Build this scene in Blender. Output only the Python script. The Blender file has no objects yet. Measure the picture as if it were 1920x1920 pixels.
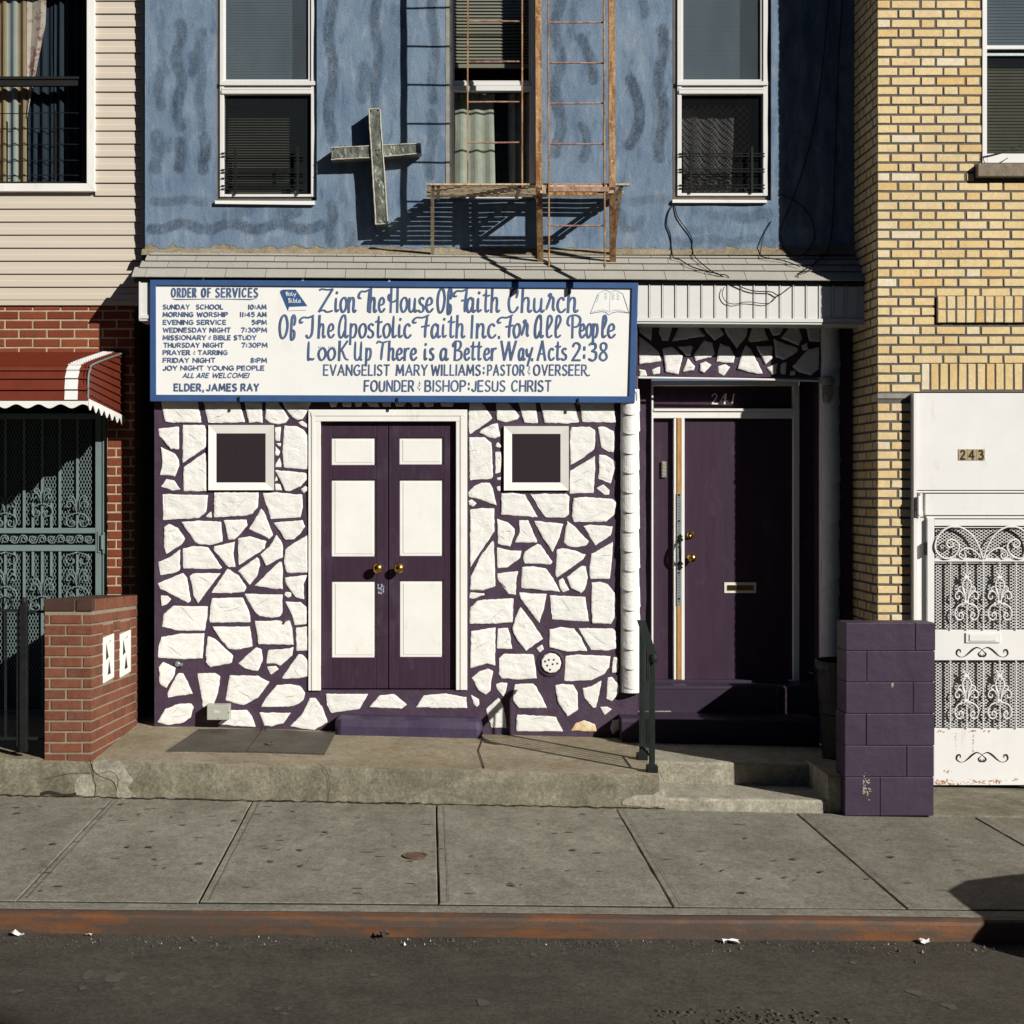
import bpy, math, random
from mathutils import Vector
from mathutils import noise as mnoise
R = math.radians
sc = bpy.context.scene
col = sc.collection
# ---------------------------------------------------------------- camera, light
F = 2743.0; VX, VY = 803.0, 915.0; ZC = 2.082; D0 = 11.2
cam_d = bpy.data.cameras.new('camera'); cam = bpy.data.objects.new('camera', cam_d); col.objects.link(cam)
cam.location = (0, -D0, ZC); cam.rotation_euler = (R(90), 0, 0)
cam_d.sensor_width = 36; cam_d.lens = F/1920*36
cam_d.shift_x = (960-VX)/1920; cam_d.shift_y = -(960-VY)/1920
cam_d.clip_start = .05; cam_d.clip_end = 500
sc.camera = cam
SUN = Vector((1.045, -1.0, .75)); SUN.normalize()
elev = math.asin(SUN.z)
w = bpy.data.worlds.new("World"); sc.world = w; w.use_nodes = True
nt = w.node_tree; nt.nodes.clear()
sky = nt.nodes.new('ShaderNodeTexSky'); sky.sky_type = 'NISHITA'; sky.sun_disc = False
sky.air_density = .3; sky.dust_density = .15; sky.ozone_density = 1.5; sky.sun_elevation = elev; sky.sun_rotation = math.atan2(SUN.x, SUN.y)
bg = nt.nodes.new('ShaderNodeBackground'); bg.inputs[1].default_value = .05
wo = nt.nodes.new('ShaderNodeOutputWorld')
nt.links.new(sky.outputs[0], bg.inputs[0]); nt.links.new(bg.outputs[0], wo.inputs[0])
sd = bpy.data.lights.new('sun', 'SUN'); sd.energy = 5.0; sd.angle = R(.5); sd.color = (1, .968, .91)
sun = bpy.data.objects.new('sun', sd); col.objects.link(sun)
sun.location = SUN*30; sun.rotation_euler = SUN.to_track_quat('Z', 'Y').to_euler()
sc.view_settings.view_transform = 'Standard'; sc.view_settings.look = 'None'
sc.view_settings.exposure = 0.12; sc.view_settings.gamma = 1
sc.render.engine = 'CYCLES'
sc.cycles.max_bounces = 5; sc.cycles.diffuse_bounces = 1; sc.cycles.transparent_max_bounces = 12
# ---------------------------------------------------------------- helpers
def PX(px, D): return (px-VX)*D/F
def PZ(py, D): return ZC+(VY-py)*D/F
def Y(D): return D-D0
def P(px, py, D): return (PX(px, D), Y(D), PZ(py, D))
rng = random.Random(7)

def catmull(pts, n=6, closed=False):
    out = []; m = len(pts)
    if m < 3 and not closed: return list(pts)
    segs = m if closed else m-1
    for i in range(segs):
        g = (lambda k: pts[k % m]) if closed else (lambda k: pts[max(0, min(m-1, k))])
        p0, p1, p2, p3 = g(i-1), g(i), g(i+1), g(i+2)
        for k in range(n):
            t = k/n
            out.append(tuple(.5*((2*b)+(-a+c)*t+(2*a-5*b+4*c-d)*t*t+(-a+3*b-3*c+d)*t**3) for a, b, c, d in zip(p0, p1, p2, p3)))
    if not closed: out.append(tuple(pts[-1]))
    return out

class MB:
    def __init__(s): s.v = []; s.f = []; s.m = []; s.r = []; s.mi = 0; s.rv = 0.5; s.smooth = False
    def face(s, idx): s.f.append(tuple(idx)); s.m.append(s.mi); s.r.append(s.rv)
    def add(s, vs, fs):
        o = len(s.v); s.v += [tuple(p) for p in vs]
        for f in fs: s.face([o+i for i in f])
    def quad(s, a, b, c, d): s.add([a, b, c, d], [(0, 1, 2, 3)])
    def hexa(s, v):  # 8 corners: 0-3 front (ccw from front), 4-7 back
        s.add(v, [(0, 1, 2, 3), (5, 4, 7, 6), (4, 5, 1, 0), (3, 2, 6, 7), (1, 5, 6, 2), (4, 0, 3, 7)])
    def box(s, x0, x1, y0, y1, z0, z1):
        s.hexa([(x0, y0, z0), (x1, y0, z0), (x1, y0, z1), (x0, y0, z1), (x0, y1, z0), (x1, y1, z0), (x1, y1, z1), (x0, y1, z1)])
    def pbox(s, p0, p1, q0, q1, Df, Db):   # box given by its front-face position
        s.box(PX(p0, Df), PX(p1, Df), Y(Df), Y(Db), PZ(q1, Df), PZ(q0, Df))
    def prism(s, poly, y0, y1):  # poly of (x,z), y0 front
        a = sum(poly[i][0]*poly[(i+1) % len(poly)][1]-poly[(i+1) % len(poly)][0]*poly[i][1] for i in range(len(poly)))
        if a < 0: poly = poly[::-1]
        n = len(poly)
        vs = [(x, y0, z) for x, z in poly]+[(x, y1, z) for x, z in poly]
        fs = [tuple(range(n)), tuple(range(2*n-1, n-1, -1))]+[(i, i+n, (i+1) % n+n, (i+1) % n) for i in range(n)]
        s.add(vs, fs)
    def pprism(s, poly, Df, Db): s.prism([(PX(x, Df), PZ(y, Df)) for x, y in poly], Y(Df), Y(Db))
    def tube(s, pts, r, n=6, closed=False, caps=True):
        pts = [Vector(p) for p in pts]; m = len(pts); rings = []
        up = None
        for i, p in enumerate(pts):
            a = pts[(i-1) % m] if (closed or i > 0) else p
            b = pts[(i+1) % m] if (closed or i < m-1) else p
            t = (b-a)
            if t.length < 1e-9: t = Vector((0, 0, 1))
            t.normalize()
            if up is None:
                up = Vector((0, 1, 0)) if abs(t.y) < .9 else Vector((1, 0, 0))
            u = t.cross(up); 
            if u.length < 1e-6: u = t.cross(Vector((1, 0, 0)))
            u.normalize(); v = u.cross(t); v.normalize(); up = v
            rr = r[i] if isinstance(r, (list, tuple)) else r
            o = len(s.v)
            for k in range(n):
                an = 2*math.pi*k/n
                s.v.append(tuple(p+u*(math.cos(an)*rr)+v*(math.sin(an)*rr)))
            rings.append(o)
        for i in range(m if closed else m-1):
            a, b = rings[i], rings[(i+1) % m]
            for k in range(n): s.face((a+k, a+(k+1) % n, b+(k+1) % n, b+k))
        if caps and not closed:
            s.face([rings[0]+k for k in range(n)][::-1]); s.face([rings[-1]+k for k in range(n)])
    def bar(s, a, b, wx, wy):  # flat bar between two points, width wx (x) and wy (y)
        a = Vector(a); b = Vector(b); dx = Vector((wx/2, 0, 0)); dy = Vector((0, wy/2, 0))
        s.hexa([a-dx-dy, a+dx-dy, b+dx-dy, b-dx-dy, a-dx+dy, a+dx+dy, b+dx+dy, b-dx+dy])
    def lathe(s, prof, c, axis='y', n=20):  # prof of (r, h)
        rings = []
        for r, h in prof:
            o = len(s.v)
            for k in range(n):
                a = 2*math.pi*k/n
                if axis == 'y': s.v.append((c[0]+r*math.cos(a), c[1]+h, c[2]+r*math.sin(a)))
                else: s.v.append((c[0]+r*math.cos(a), c[1]+r*math.sin(a), c[2]+h))
            rings.append(o)
        for a, b in zip(rings, rings[1:]):
            for k in range(n): s.face((a+k, a+(k+1) % n, b+(k+1) % n, b+k))
        s.face([rings[0]+k for k in range(n)]); s.face([rings[-1]+k for k in range(n)])
    def build(s, name, mats, parent=None, bevel=0, smooth=False, recalc=True):
        me = bpy.data.meshes.new(name)
        off = Vector((0, 0, 0)); p = parent
        while p is not None: off += p.location; p = p.parent
        me.from_pydata([tuple(Vector(v)-off) for v in s.v], [], s.f)
        if not isinstance(mats, (list, tuple)): mats = [mats]
        for m in mats: me.materials.append(m)
        me.polygons.foreach_set('material_index', s.m)
        at = me.attributes.new('rnd', 'FLOAT', 'FACE'); at.data.foreach_set('value', s.r)
        if recalc:
            import bmesh
            bm = bmesh.new(); bm.from_mesh(me); bmesh.ops.recalc_face_normals(bm, faces=bm.faces); bm.to_mesh(me); bm.free()
        if smooth: me.polygons.foreach_set('use_smooth', [True]*len(me.polygons))
        o = bpy.data.objects.new(name, me); col.objects.link(o)
        if parent is not None: o.parent = parent
        if bevel:
            b = o.modifiers.new('edge', 'BEVEL'); b.width = bevel; b.segments = 2; b.limit_method = 'ANGLE'; b.angle_limit = R(40)
        return o

def tag(o, label, cat, group=None, kind=None):
    if label: o['label'] = label
    if cat: o['category'] = cat
    if group: o['group'] = group
    if kind: o['kind'] = kind
    return o
def thing(name, label, cat, loc, group=None):
    o = bpy.data.objects.new(name, None); col.objects.link(o); o.location = loc; o.empty_display_size = .2
    return tag(o, label, cat, group)

# ---------------------------------------------------------------- materials
class N:
    def __init__(s, name):
        s.m = bpy.data.materials.new(name); s.m.use_nodes = True; s.t = s.m.node_tree; s.t.nodes.clear()
        s.out = s.n('ShaderNodeOutputMaterial'); s.tc = s.n('ShaderNodeTexCoord')
    def n(s, k, **kw):
        x = s.t.nodes.new(k)
        for a, b in kw.items(): setattr(x, a, b)
        return x
    def l(s, a, b): s.t.links.new(a, b)
    def val(s, inp, v):
        if hasattr(v, 'is_output') or isinstance(v, bpy.types.NodeSocket): s.l(v, inp)
        else: inp.default_value = v
    def vec(s, scale=(1, 1, 1)):
        mp = s.n('ShaderNodeMapping'); mp.inputs['Scale'].default_value = scale
        s.l(s.tc.outputs['Object'], mp.inputs[0]); return mp.outputs[0]
    def noise(s, scale, detail=4, rough=.6, st=(1, 1, 1), dist=0):
        x = s.n('ShaderNodeTexNoise'); x.inputs['Scale'].default_value = scale; x.inputs['Detail'].default_value = detail
        x.inputs['Roughness'].default_value = rough; x.inputs['Distortion'].default_value = dist
        s.l(s.vec(st), x.inputs['Vector']); return x.outputs[0]
    def ramp(s, x, a, b, lo=0., hi=1.):
        r = s.n('ShaderNodeMapRange'); r.inputs[1].default_value = a; r.inputs[2].default_value = b
        r.inputs[3].default_value = lo; r.inputs[4].default_value = hi; s.val(r.inputs[0], x); return r.outputs[0]
    def mix(s, f, a, b, bt='MIX'):
        x = s.n('ShaderNodeMix', data_type='RGBA', blend_type=bt); s.val(x.inputs[0], f)
        for i, c in ((6, a), (7, b)):
            if isinstance(c, (tuple, list)): x.inputs[i].default_value = (*c[:3], 1)
            else: s.l(c, x.inputs[i])
        return x.outputs[2]
    def math(s, op, a, b=0.):
        x = s.n('ShaderNodeMath', operation=op); s.val(x.inputs[0], a); s.val(x.inputs[1], b); return x.outputs[0]
    def attr(s, name):
        x = s.n('ShaderNodeAttribute', attribute_name=name); return x.outputs['Fac']
    def sep(s):
        x = s.n('ShaderNodeSeparateXYZ'); s.l(s.tc.outputs['Object'], x.inputs[0]); return x.outputs
    def bump(s, h, strength=.3, dist=.01, prev=None):
        b = s.n('ShaderNodeBump'); b.inputs['Strength'].default_value = strength; b.inputs['Distance'].default_value = dist
        s.l(h, b.inputs['Height'])
        if prev is not None: s.l(prev, b.inputs['Normal'])
        return b.outputs[0]
    def done(s, color, rough=.8, normal=None, metal=0., spec=.3):
        p = s.n('ShaderNodeBsdfPrincipled')
        if isinstance(color, (tuple, list)): p.inputs['Base Color'].default_value = (*color[:3], 1)
        else: s.l(color, p.inputs['Base Color'])
        s.val(p.inputs['Roughness'], rough); s.val(p.inputs['Metallic'], metal)
        p.inputs['Specular IOR Level'].default_value = spec
        if normal is not None: s.l(normal, p.inputs['Normal'])
        s.l(p.outputs[0], s.out.inputs[0]); return s.m

def simple(name, c, rough=.7, var=.12, scale=6, bump=.15, bscale=80, metal=0, spec=.3, dirt=None, st=(1, 1, 1), bd=.004):
    n = N(name)
    f = n.noise(scale, 5, .65, st)
    dark = tuple(x*(1-var) for x in c); lite = tuple(min(1, x*(1+var)) for x in c)
    cc = n.mix(n.ramp(f, .3, .7), dark, lite)
    if dirt:
        cc = n.mix(n.ramp(n.noise(dirt[2], 6, .7, dirt[4] if len(dirt) > 4 else (1, 1, 1)), dirt[3], dirt[3]+.12, 0, dirt[1]), cc, dirt[0])
    nb = n.bump(n.noise(bscale, 4, .6), bump, bd) if bump else None
    return n.done(cc, rough, nb, metal, spec)

M = {}
M['white'] = simple('white_paint', (.84, .82, .765), .55, .05, 3, .12, 30, dirt=((.50, .43, .32), .35, 6, .61, (1.4, 1, .6)))
M['white_metal'] = simple('white_enamel', (.80, .785, .755), .4, .05, 2.5, .12, 9, dirt=((.52, .44, .33), .45, 4, .60, (2., 1, .45)))
M['alu'] = simple('white_aluminium', (.72, .71, .68), .4, .03, 6, .03, 50)
M['purple'] = simple('purple_paint', (.040, .027, .046), .5, .12, 5, .2, 40, spec=.25)
M['purple_door'] = simple('purple_door_paint', (.046, .025, .043), .45, .16, 9, .2, 40, spec=.25, st=(3, 1, .25), dirt=((.085, .06, .08), .45, 3.5, .56, (1.6, 1, .7)))
M['blue_frame'] = simple('blue_frame_paint', (.042, .098, .24), .45, .12, 6, .06, 40)
M['letter'] = simple('blue_lettering', (.075, .122, .240), .6, .30, 5, 0, dirt=((.16, .21, .33), .5, 14, .58))
M['board'] = simple('sign_white', (.85, .845, .81), .5, .03, 2, .06, 12, dirt=((.62, .58, .48), .30, 2.2, .60, (1.5, 1, .5)))
M['brass'] = simple('brass', (.55, .33, .08), .25, .2, 30, .05, 80, metal=1)
M['black_iron'] = simple('black_iron', (.014, .015, .015), .5, .3, 20, .15, 60, spec=.15, dirt=((.09, .035, .012), .5, 14, .68))
M['green_iron'] = simple('green_black_iron', (.015, .021, .018), .5, .25, 14, .15, 60, spec=.15, dirt=((.12, .05, .02), .6, 12, .66))
M['grey_gate'] = simple('blue_grey_enamel', (.17, .225, .22), .5, .08, 8, .05, 50)
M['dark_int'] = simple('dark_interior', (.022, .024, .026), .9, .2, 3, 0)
M['wood'] = simple('raw_wood', (.50, .24, .06), .7, .25, 9, .1, 30, st=(6, 6, .8), dirt=((.2, .07, .015), .7, 5, .7))
M['galv'] = simple('galvanised_metal', (.36, .42, .42), .4, .15, 20, .1, 60, metal=.6)
M['grey_strip'] = simple('weathered_grey', (.28, .27, .23), .7, .2, 12, .1, 60)
M['brown_trim'] = simple('brown_trim', (.13, .115, .09), .7, .2, 12, .1, 60)
M['stone_sill'] = simple('stone_sill', (.22, .18, .13), .85, .25, 25, .5, 90)
M['awning_red'] = simple('awning_red', (.16, .032, .016), .4, .1, 8, .03, 40)
M['star_box'] = simple('grey_box', (.42, .42, .36), .5, .04, 6, .03, 40)
M['dark_plate'] = simple('dark_plate', (.012, .012, .012), .6, .2, 20, .1, 50)
M['cable'] = simple('black_cable', (.012, .013, .014), .5, .1, 20, 0)
M['paper'] = simple('white_paper', (.75, .74, .70), .8, .08, 20, .2, 60)
M['tan_post'] = None
def rust_metal(name, a, b, c, mid=.5):
    n = N(name)
    f = n.noise(7, 8, .72, (3, 3, .7)); g = n.noise(40, 5, .7)
    cc = n.mix(n.ramp(f, mid-.08, mid+.08), a, b); cc = n.mix(n.ramp(g, .55, .66, 0, .8), cc, c)
    return n.done(cc, .75, n.bump(n.noise(70, 5), .4, .004))
M['rust'] = rust_metal('rusty_flaking_paint', (.46, .28, .13), (.22, .085, .022), (.58, .46, .30))
M['rust_rung'] = rust_metal('rusty_pink_paint', (.30, .12, .08), (.42, .30, .22), (.15, .06, .04))
M['rust_slat'] = rust_metal('rusty_cream_paint', (.58, .47, .32), (.30, .17, .09), (.08, .045, .03), .56)
M['rust_plate'] = rust_metal('rust_brown', (.14, .075, .04), (.09, .06, .045), (.2, .12, .07))
def glass(name, tint, refl=.09, dust=0):
    n = N(name)
    t = n.n('ShaderNodeBsdfTransparent'); t.inputs[0].default_value = (*tint, 1)
    g = n.n('ShaderNodeBsdfGlossy'); g.inputs['Roughness'].default_value = .04
    g.inputs['Color'].default_value = (.9, .95, 1, 1)
    m = n.n('ShaderNodeMixShader'); fr = n.n('ShaderNodeLayerWeight'); fr.inputs[0].default_value = .5
    n.l(n.math('ADD', n.math('MULTIPLY', n.math('POWER', fr.outputs['Facing'], 5.), .6), refl), m.inputs[0])
    n.l(t.outputs[0], m.inputs[1]); n.l(g.outputs[0], m.inputs[2]); 
    if dust:   # dusty film on the pane
        d = n.n('ShaderNodeBsdfDiffuse'); n.l(n.mix(n.ramp(n.noise(3, 5, .7, (2, 1, .7)), .3, .7), (.27, .34, .38), (.36, .43, .46)), d.inputs[0]); m2 = n.n('ShaderNodeMixShader'); m2.inputs[0].default_value = dust
        n.l(m.outputs[0], m2.inputs[1]); n.l(d.outputs[0], m2.inputs[2]); m = m2
    n.l(m.outputs[0], n.out.inputs[0]); return n.m
M['glass'] = glass('window_glass', (.85, .88, .87), .05)
M['glass_screen'] = glass('screened_glass', (.36, .40, .43), .05, .16)
M['glass_mesh'] = glass('meshed_glass', (.42, .42, .42), .04, .02)
M['glass_dark'] = glass('dark_screened_glass', (.42, .42, .39), .03, .035)
M['jar'] = glass('lamp_glass', (.6, .62, .6), .06)

# stone, stucco, bricks, concrete ------------------------------------------------
n = N('white_stone')
c = n.mix(n.ramp(n.noise(9, 5, .6), .3, .7), (.81, .795, .745), (.87, .86, .82))
c = n.mix(n.ramp(n.attr('rnd'), 0, 1, 0, .25), c, (.79, .765, .70))
ck = n.math('ABSOLUTE', n.math('SUBTRACT', n.noise(3.4, 4, .6, (1.3, 1, 2.2), 1.5), .5))
c = n.mix(n.math('MULTIPLY', n.ramp(ck, .010, .0, 0, 1), n.ramp(n.noise(5, 2), .45, .6, 0, .55)), c, (.42, .36, .28))
c = n.mix(n.math('MULTIPLY', n.ramp(n.noise(34, 6, .7, (1, 1, 2.6), 1.2), .60, .72), .22), c, (.50, .45, .37))
nb = n.bump(n.noise(10, 6, .66, (1.2, 1, 2.4), 1.4), .33, .02); nb = n.bump(n.noise(90, 3, .6), .18, .003, nb)
M['stone'] = n.done(c, .85, nb, 0, .2)
n = N('stained_stone'); c = n.mix(n.ramp(n.noise(9, 5), .4, .62), (.76, .68, .50), (.62, .36, .10))
M['stone_yellow'] = n.done(c, .85, n.bump(n.noise(14, 5), .5, .01), 0, .2)
n = N('purple_mortar')
c = n.mix(n.ramp(n.noise(12, 6, .7), .32, .7), (.050, .029, .050), (.084, .051, .084))
c = n.mix(n.ramp(n.noise(3, 4), .45, .8, 0, .5), c, (.038, .023, .038))
M['mortar_purple'] = n.done(c, .65, n.bump(n.noise(60, 5, .65), .55, .008), 0, .3)

n = N('blue_stucco')
big = n.noise(2.6, 6, .66, (1.5, 1, .6)); fine = n.noise(34, 6, .75); blot = n.noise(7, 6, .68, (1.8, 1, .55), .5)
c = n.mix(n.ramp(big, .30, .70), (.112, .172, .256), (.200, .268, .350))
c = n.mix(n.ramp(blot, .52, .70, 0, .75), c, (.285, .335, .395))
c = n.mix(n.ramp(blot, .46, .32, 0, .75), c, (.072, .118, .195))
st = n.math('MULTIPLY', n.attr('stroke'), n.ramp(n.noise(80, 6, .8), .36, .60, .38, 1.0))
st = n.math('MULTIPLY', st, n.ramp(n.noise(11, 5, .7, (1.3, 1, .6)), .36, .56, .42, 1.0))
c = n.mix(n.math('MINIMUM', n.math('MULTIPLY', st, .9), .9), c, (.026, .040, .062))
c = n.mix(n.ramp(fine, .58, .75, 0, .35), c, (.27, .33, .40)); c = n.mix(n.ramp(n.noise(60, 6, .8), .42, .28, 0, .5), c, (.05, .08, .13))
c = n.mix(n.math('MULTIPLY', n.ramp(n.noise(7, 6, .75, (4, 1, .25)), .56, .72), .32), c, (.065, .095, .14))
sx = n.sep()
edge = n.math('ADD', sx[2], n.math('MULTIPLY', n.ramp(n.noise(4.5, 5, .62, (1, 1, .3)), .3, .7, -1, 1), .045))
M_stucco_edge = n.ramp(edge, 3.918, 3.924)
c = n.mix(M_stucco_edge, n.mix(n.ramp(n.noise(18, 5), .35, .65), (.20, .165, .11), (.34, .29, .20)), c)
nb = n.bump(n.noise(7, 4), .3, .02); nb = n.bump(n.noise(75, 5, .7), .55, .009, nb); nb = n.bump(M_stucco_edge, .6, .006, nb)
M['stucco'] = n.done(c, .75, nb, 0, .25)

def brickmat(name, cols, mort, stain=None):
    n = N(name); r = n.n('ShaderNodeValToRGB'); e = r.color_ramp.elements
    e[0].position = 0; e[0].color = (*cols[0], 1); e[1].position = 1; e[1].color = (*cols[-1], 1)
    for i, cc in enumerate(cols[1:-1]): x = e.new((i+1)/(len(cols)-1)); x.color = (*cc, 1)
    n.l(n.attr('rnd'), r.inputs[0])
    c = n.mix(n.ramp(n.noise(22, 6, .7), .3, .75, 0, .45), r.outputs[0], cols[len(cols)//2], 'MULTIPLY') if False else r.outputs[0]
    c = n.mix(n.ramp(n.noise(16, 6, .7), .35, .75), c, n.mix(.28, c, stain or (.08, .05, .02)))
    c = n.mix(1., c, n.ramp(n.noise(1.3, 6, .7, (1, 1, .7)), .34, .62, .90, 1.08), 'MULTIPLY'); c = n.mix(1., c, n.ramp(n.noise(45, 4, .85), .3, .7, .84, 1.14), 'MULTIPLY')
    a = n.done(c, .85, n.bump(n.noise(70, 5, .75), .5, .004), 0, .2)
    b = simple(name+'_mortar', mort, .9, .2, 20, .5, 90)
    return [a, b]
M['brick_red'] = brickmat('red_brick', [(.16, .035, .017), (.21, .046, .022), (.25, .062, .028), (.19, .05, .03)], (.46, .38, .25))
M['brick_pier'] = brickmat('orange_red_brick', [(.120, .036, .020), (.155, .046, .024), (.19, .060, .030), (.14, .048, .03)], (.27, .22, .155), (.30, .2, .13))
M['brick_yellow'] = brickmat('yellow_brick', [(.70, .47, .20), (.73, .55, .28), (.76, .61, .35), (.74, .57, .30), (.78, .70, .52)], (.125, .115, .10), (.62, .34, .10))
def concrete(name, a, b, stain, amt=.6, sc_=1.6, st=(1, 1, 1), spk=.5):
    n = N(name)
    c = n.mix(n.ramp(n.noise(sc_, 8, .74, st), .38, .62), a, b)
    c = n.mix(n.ramp(n.noise(sc_*3.1, 6, .7, st), .5, .72, 0, amt), c, stain)
    c = n.mix(n.ramp(n.noise(sc_*6, 7, .78, st), .54, .66, 0, .45), c, tuple(x*.55 for x in a))
    c = n.mix(n.ramp(n.noise(sc_*9, 6, .75, st), .40, .30, 0, .35), c, tuple(min(1, x*1.35) for x in b))
    c = n.mix(1., c, n.ramp(n.noise(46, 4, .9), .30, .70, 1-spk*.85, 1+spk*.85), 'MULTIPLY')
    c = n.mix(1., c, n.ramp(n.noise(13, 6, .8), .32, .68, .80, 1.18), 'MULTIPLY')
    c = n.mix(1., c, n.ramp(n.attr('rnd'), 0, 1, .90, 1.10), 'MULTIPLY')
    nb = n.bump(n.noise(70, 6, .8), .7, .006); nb = n.bump(n.noise(5, 4), .3, .02, nb)
    return n.done(c, .9, nb, 0, .2)
M['sidewalk'] = concrete('sidewalk_concrete', (.190, .174, .136), (.268, .250, .200), (.140, .128, .102), .55, 1.3, (1.6, .8, 1))
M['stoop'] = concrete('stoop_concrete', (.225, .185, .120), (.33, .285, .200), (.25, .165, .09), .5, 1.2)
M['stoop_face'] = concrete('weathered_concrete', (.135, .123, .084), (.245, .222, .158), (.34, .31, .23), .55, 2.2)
M['pale_conc'] = concrete('pale_concrete', (.29, .265, .20), (.40, .37, .29), (.20, .185, .145), .6, 2.6)
M['asphalt'] = concrete('asphalt', (.056, .049, .038), (.086, .076, .060), (.040, .036, .030), .55, .9, (.6, 1, 1), .55)
M['kerb_top'] = concrete('kerb_concrete', (.20, .188, .15), (.28, .262, .21), (.12, .11, .085), .5, 3)
M['joint'] = simple('dark_joint', (.03, .027, .022), .95, .3, 30, .4, 80)
M['gum'] = simple('dark_spot', (.092, .082, .07), .9, .2, 20, .2, 60)
n = N('rusty_kerb_steel')
f = n.noise(2.8, 8, .74, (.55, 2, 2.6), .3); g = n.noise(22, 6, .75, (1, 1, .5))
c = n.mix(n.ramp(f, .37, .53), (.19, .070, .020), (.075, .054, .042))
c = n.mix(n.ramp(g, .52, .68, 0, .7), c, (.13, .048, .014)); c = n.mix(n.ramp(n.noise(6, 5, .6, (.7, 1, 2)), .6, .75, 0, .4), c, (.30, .125, .04))
M['kerb_steel'] = n.done(c, .6, n.bump(n.noise(60, 5), .35, .004), .15, .4)
n = N('asphalt_shingle')
c = n.mix(n.ramp(n.noise(5, 5, .7), .3, .7), (.33, .315, .27), (.43, .41, .355)); c = n.mix(n.ramp(n.attr('rnd'), 0, 1, 0, .4), c, (.29, .28, .25))
c = n.mix(n.ramp(n.noise(220, 3, .8), .35, .65, 0, .55), c, (.58, .55, .48)); c = n.mix(n.ramp(n.noise(260, 3, .8), .5, .7, 0, .6), c, (.14, .135, .12))
M['shingle'] = n.done(c, .95, n.bump(n.noise(250, 3, .8), .6, .003), 0, .15)
M['siding'] = simple('beige_vinyl', (.60, .53, .43), .55, .03, 3, .04, 30, st=(.3, 1, 12), dirt=((.5, .42, .31), .35, 4, .6, (.3, 1, 14)))
n = N('dented_metal')
c = n.mix(n.ramp(n.noise(9, 4, .6, (1, 1, .8)), .34, .68), (.10, .12, .105), (.31, .31, .25)); c = n.mix(n.ramp(n.noise(26, 5, .7), .58, .72, 0, .6), c, (.38, .33, .22))
M['cross'] = n.done(c, n.ramp(n.noise(13, 3), .3, .7, .33, .55), n.bump(n.noise(11, 3, .5, (1, 1, .7)), .8, .035), .5, .4)
M['cross_edge'] = simple('painted_cross_edge', (.50, .47, .39), .6, .25, 30, .2, 60, dirt=((.16, .09, .04), .8, 25, .55))
n = N('cellar_plate')
v = n.n('ShaderNodeTexVoronoi'); v.inputs['Scale'].default_value = 45; n.l(n.vec((1, 1, 1)), v.inputs['Vector'])
c = n.mix(n.ramp(n.noise(4, 6), .35, .7), (.060, .052, .040), (.100, .088, .066))
M['cellar'] = n.done(c, .65, n.bump(v.outputs['Distance'], .8, .004), .3, .4)
n = N('blind_grey'); M['blind_slate'] = n.done(n.mix(n.ramp(n.noise(2, 3), .3, .7), (.28, .33, .36), (.40, .45, .46)), .7)
M['blind_olive'] = simple('blind_olive', (.30, .29, .23), .7, .15, 4, 0)
M['blind_tan'] = simple('blind_tan', (.27, .25, .19), .7, .08, 4, 0)
M['curtain'] = simple('white_curtain', (.40, .42, .34), .9, .15, 10, .2, 60)
M['curtain_grey'] = simple('grey_curtain', (.42, .43, .42), .9, .2, 6, .3, 20)
M['curtain_tan'] = simple('tan_curtain', (.34, .24, .135), .9, .1, 8, .2, 60)
M['curtain_pale'] = simple('pale_curtain', (.33, .37, .36), .9, .06, 8, .2, 60)
M['curtain_rose'] = simple('flowered_curtain', (.52, .44, .37), .9, .1, 10, .2, 60, dirt=((.22, .03, .05), .9, 17, .52))
M['curtain_dark'] = simple('dark_curtain', (.022, .035, .05), .9, .1, 8, .2, 60)
M['lattice_red'] = simple('red_brown_lattice', (.10, .035, .03), .7, .2, 10, 0)
M['screen'] = simple('purple_screen', (.024, .015, .021), .9, .3, 90, .2, 300, st=(1, 1, 1))
M['num_tile'] = simple('brass_tile', (.50, .40, .22), .35, .2, 40, 0, metal=.3)
M['num_white'] = simple('white_numeral', (.72, .72, .66), .6, .1, 20, 0)
# ---------------------------------------------------------------- unseen row of houses added behind the camera to block part of the sky
M['opp'] = simple('dark_brick_opposite', (.10, .055, .04), .9, .2, 2, .2, 20)
def opposite(x0, x1, h, label):
    yq = -25.5; t = thing('sky_block_house', label, 'house', ((x0+x1)/2, yq, 0), 'unseen houses added across the street to block sky')
    mb = MB(); n = 3; wv = (x1-x0)/n; cols = []; e = .55
    zs_ = []; z = 1.0
    while z+1.9 < h-.8: zs_.append((z, z+1.8)); z += 3.1
    for i in range(n):
        a, b = x0+wv*i, x0+wv*(i+1); c0, c1 = a+e, b-e
        mb.box(a, c0, yq-.3, yq, 0, h); mb.box(c1, b, yq-.3, yq, 0, h); q = 0
        for za, zb_ in zs_: mb.box(c0, c1, yq-.3, yq, q, za); q = zb_
        mb.box(c0, c1, yq-.3, yq, q, h)
    mb.box(x0-.05, x1+.05, yq-.2, yq+.3, h, h+.4)
    mb.build('wall', M['opp'], t)
    for i in range(n):
        for za, zb_ in zs_:
            m2 = MB(); m2.box(x0+wv*i+e, x0+wv*(i+1)-e, yq-.2, yq-.15, za, zb_); m2.build('window', M['dark_int'], t)
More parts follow.
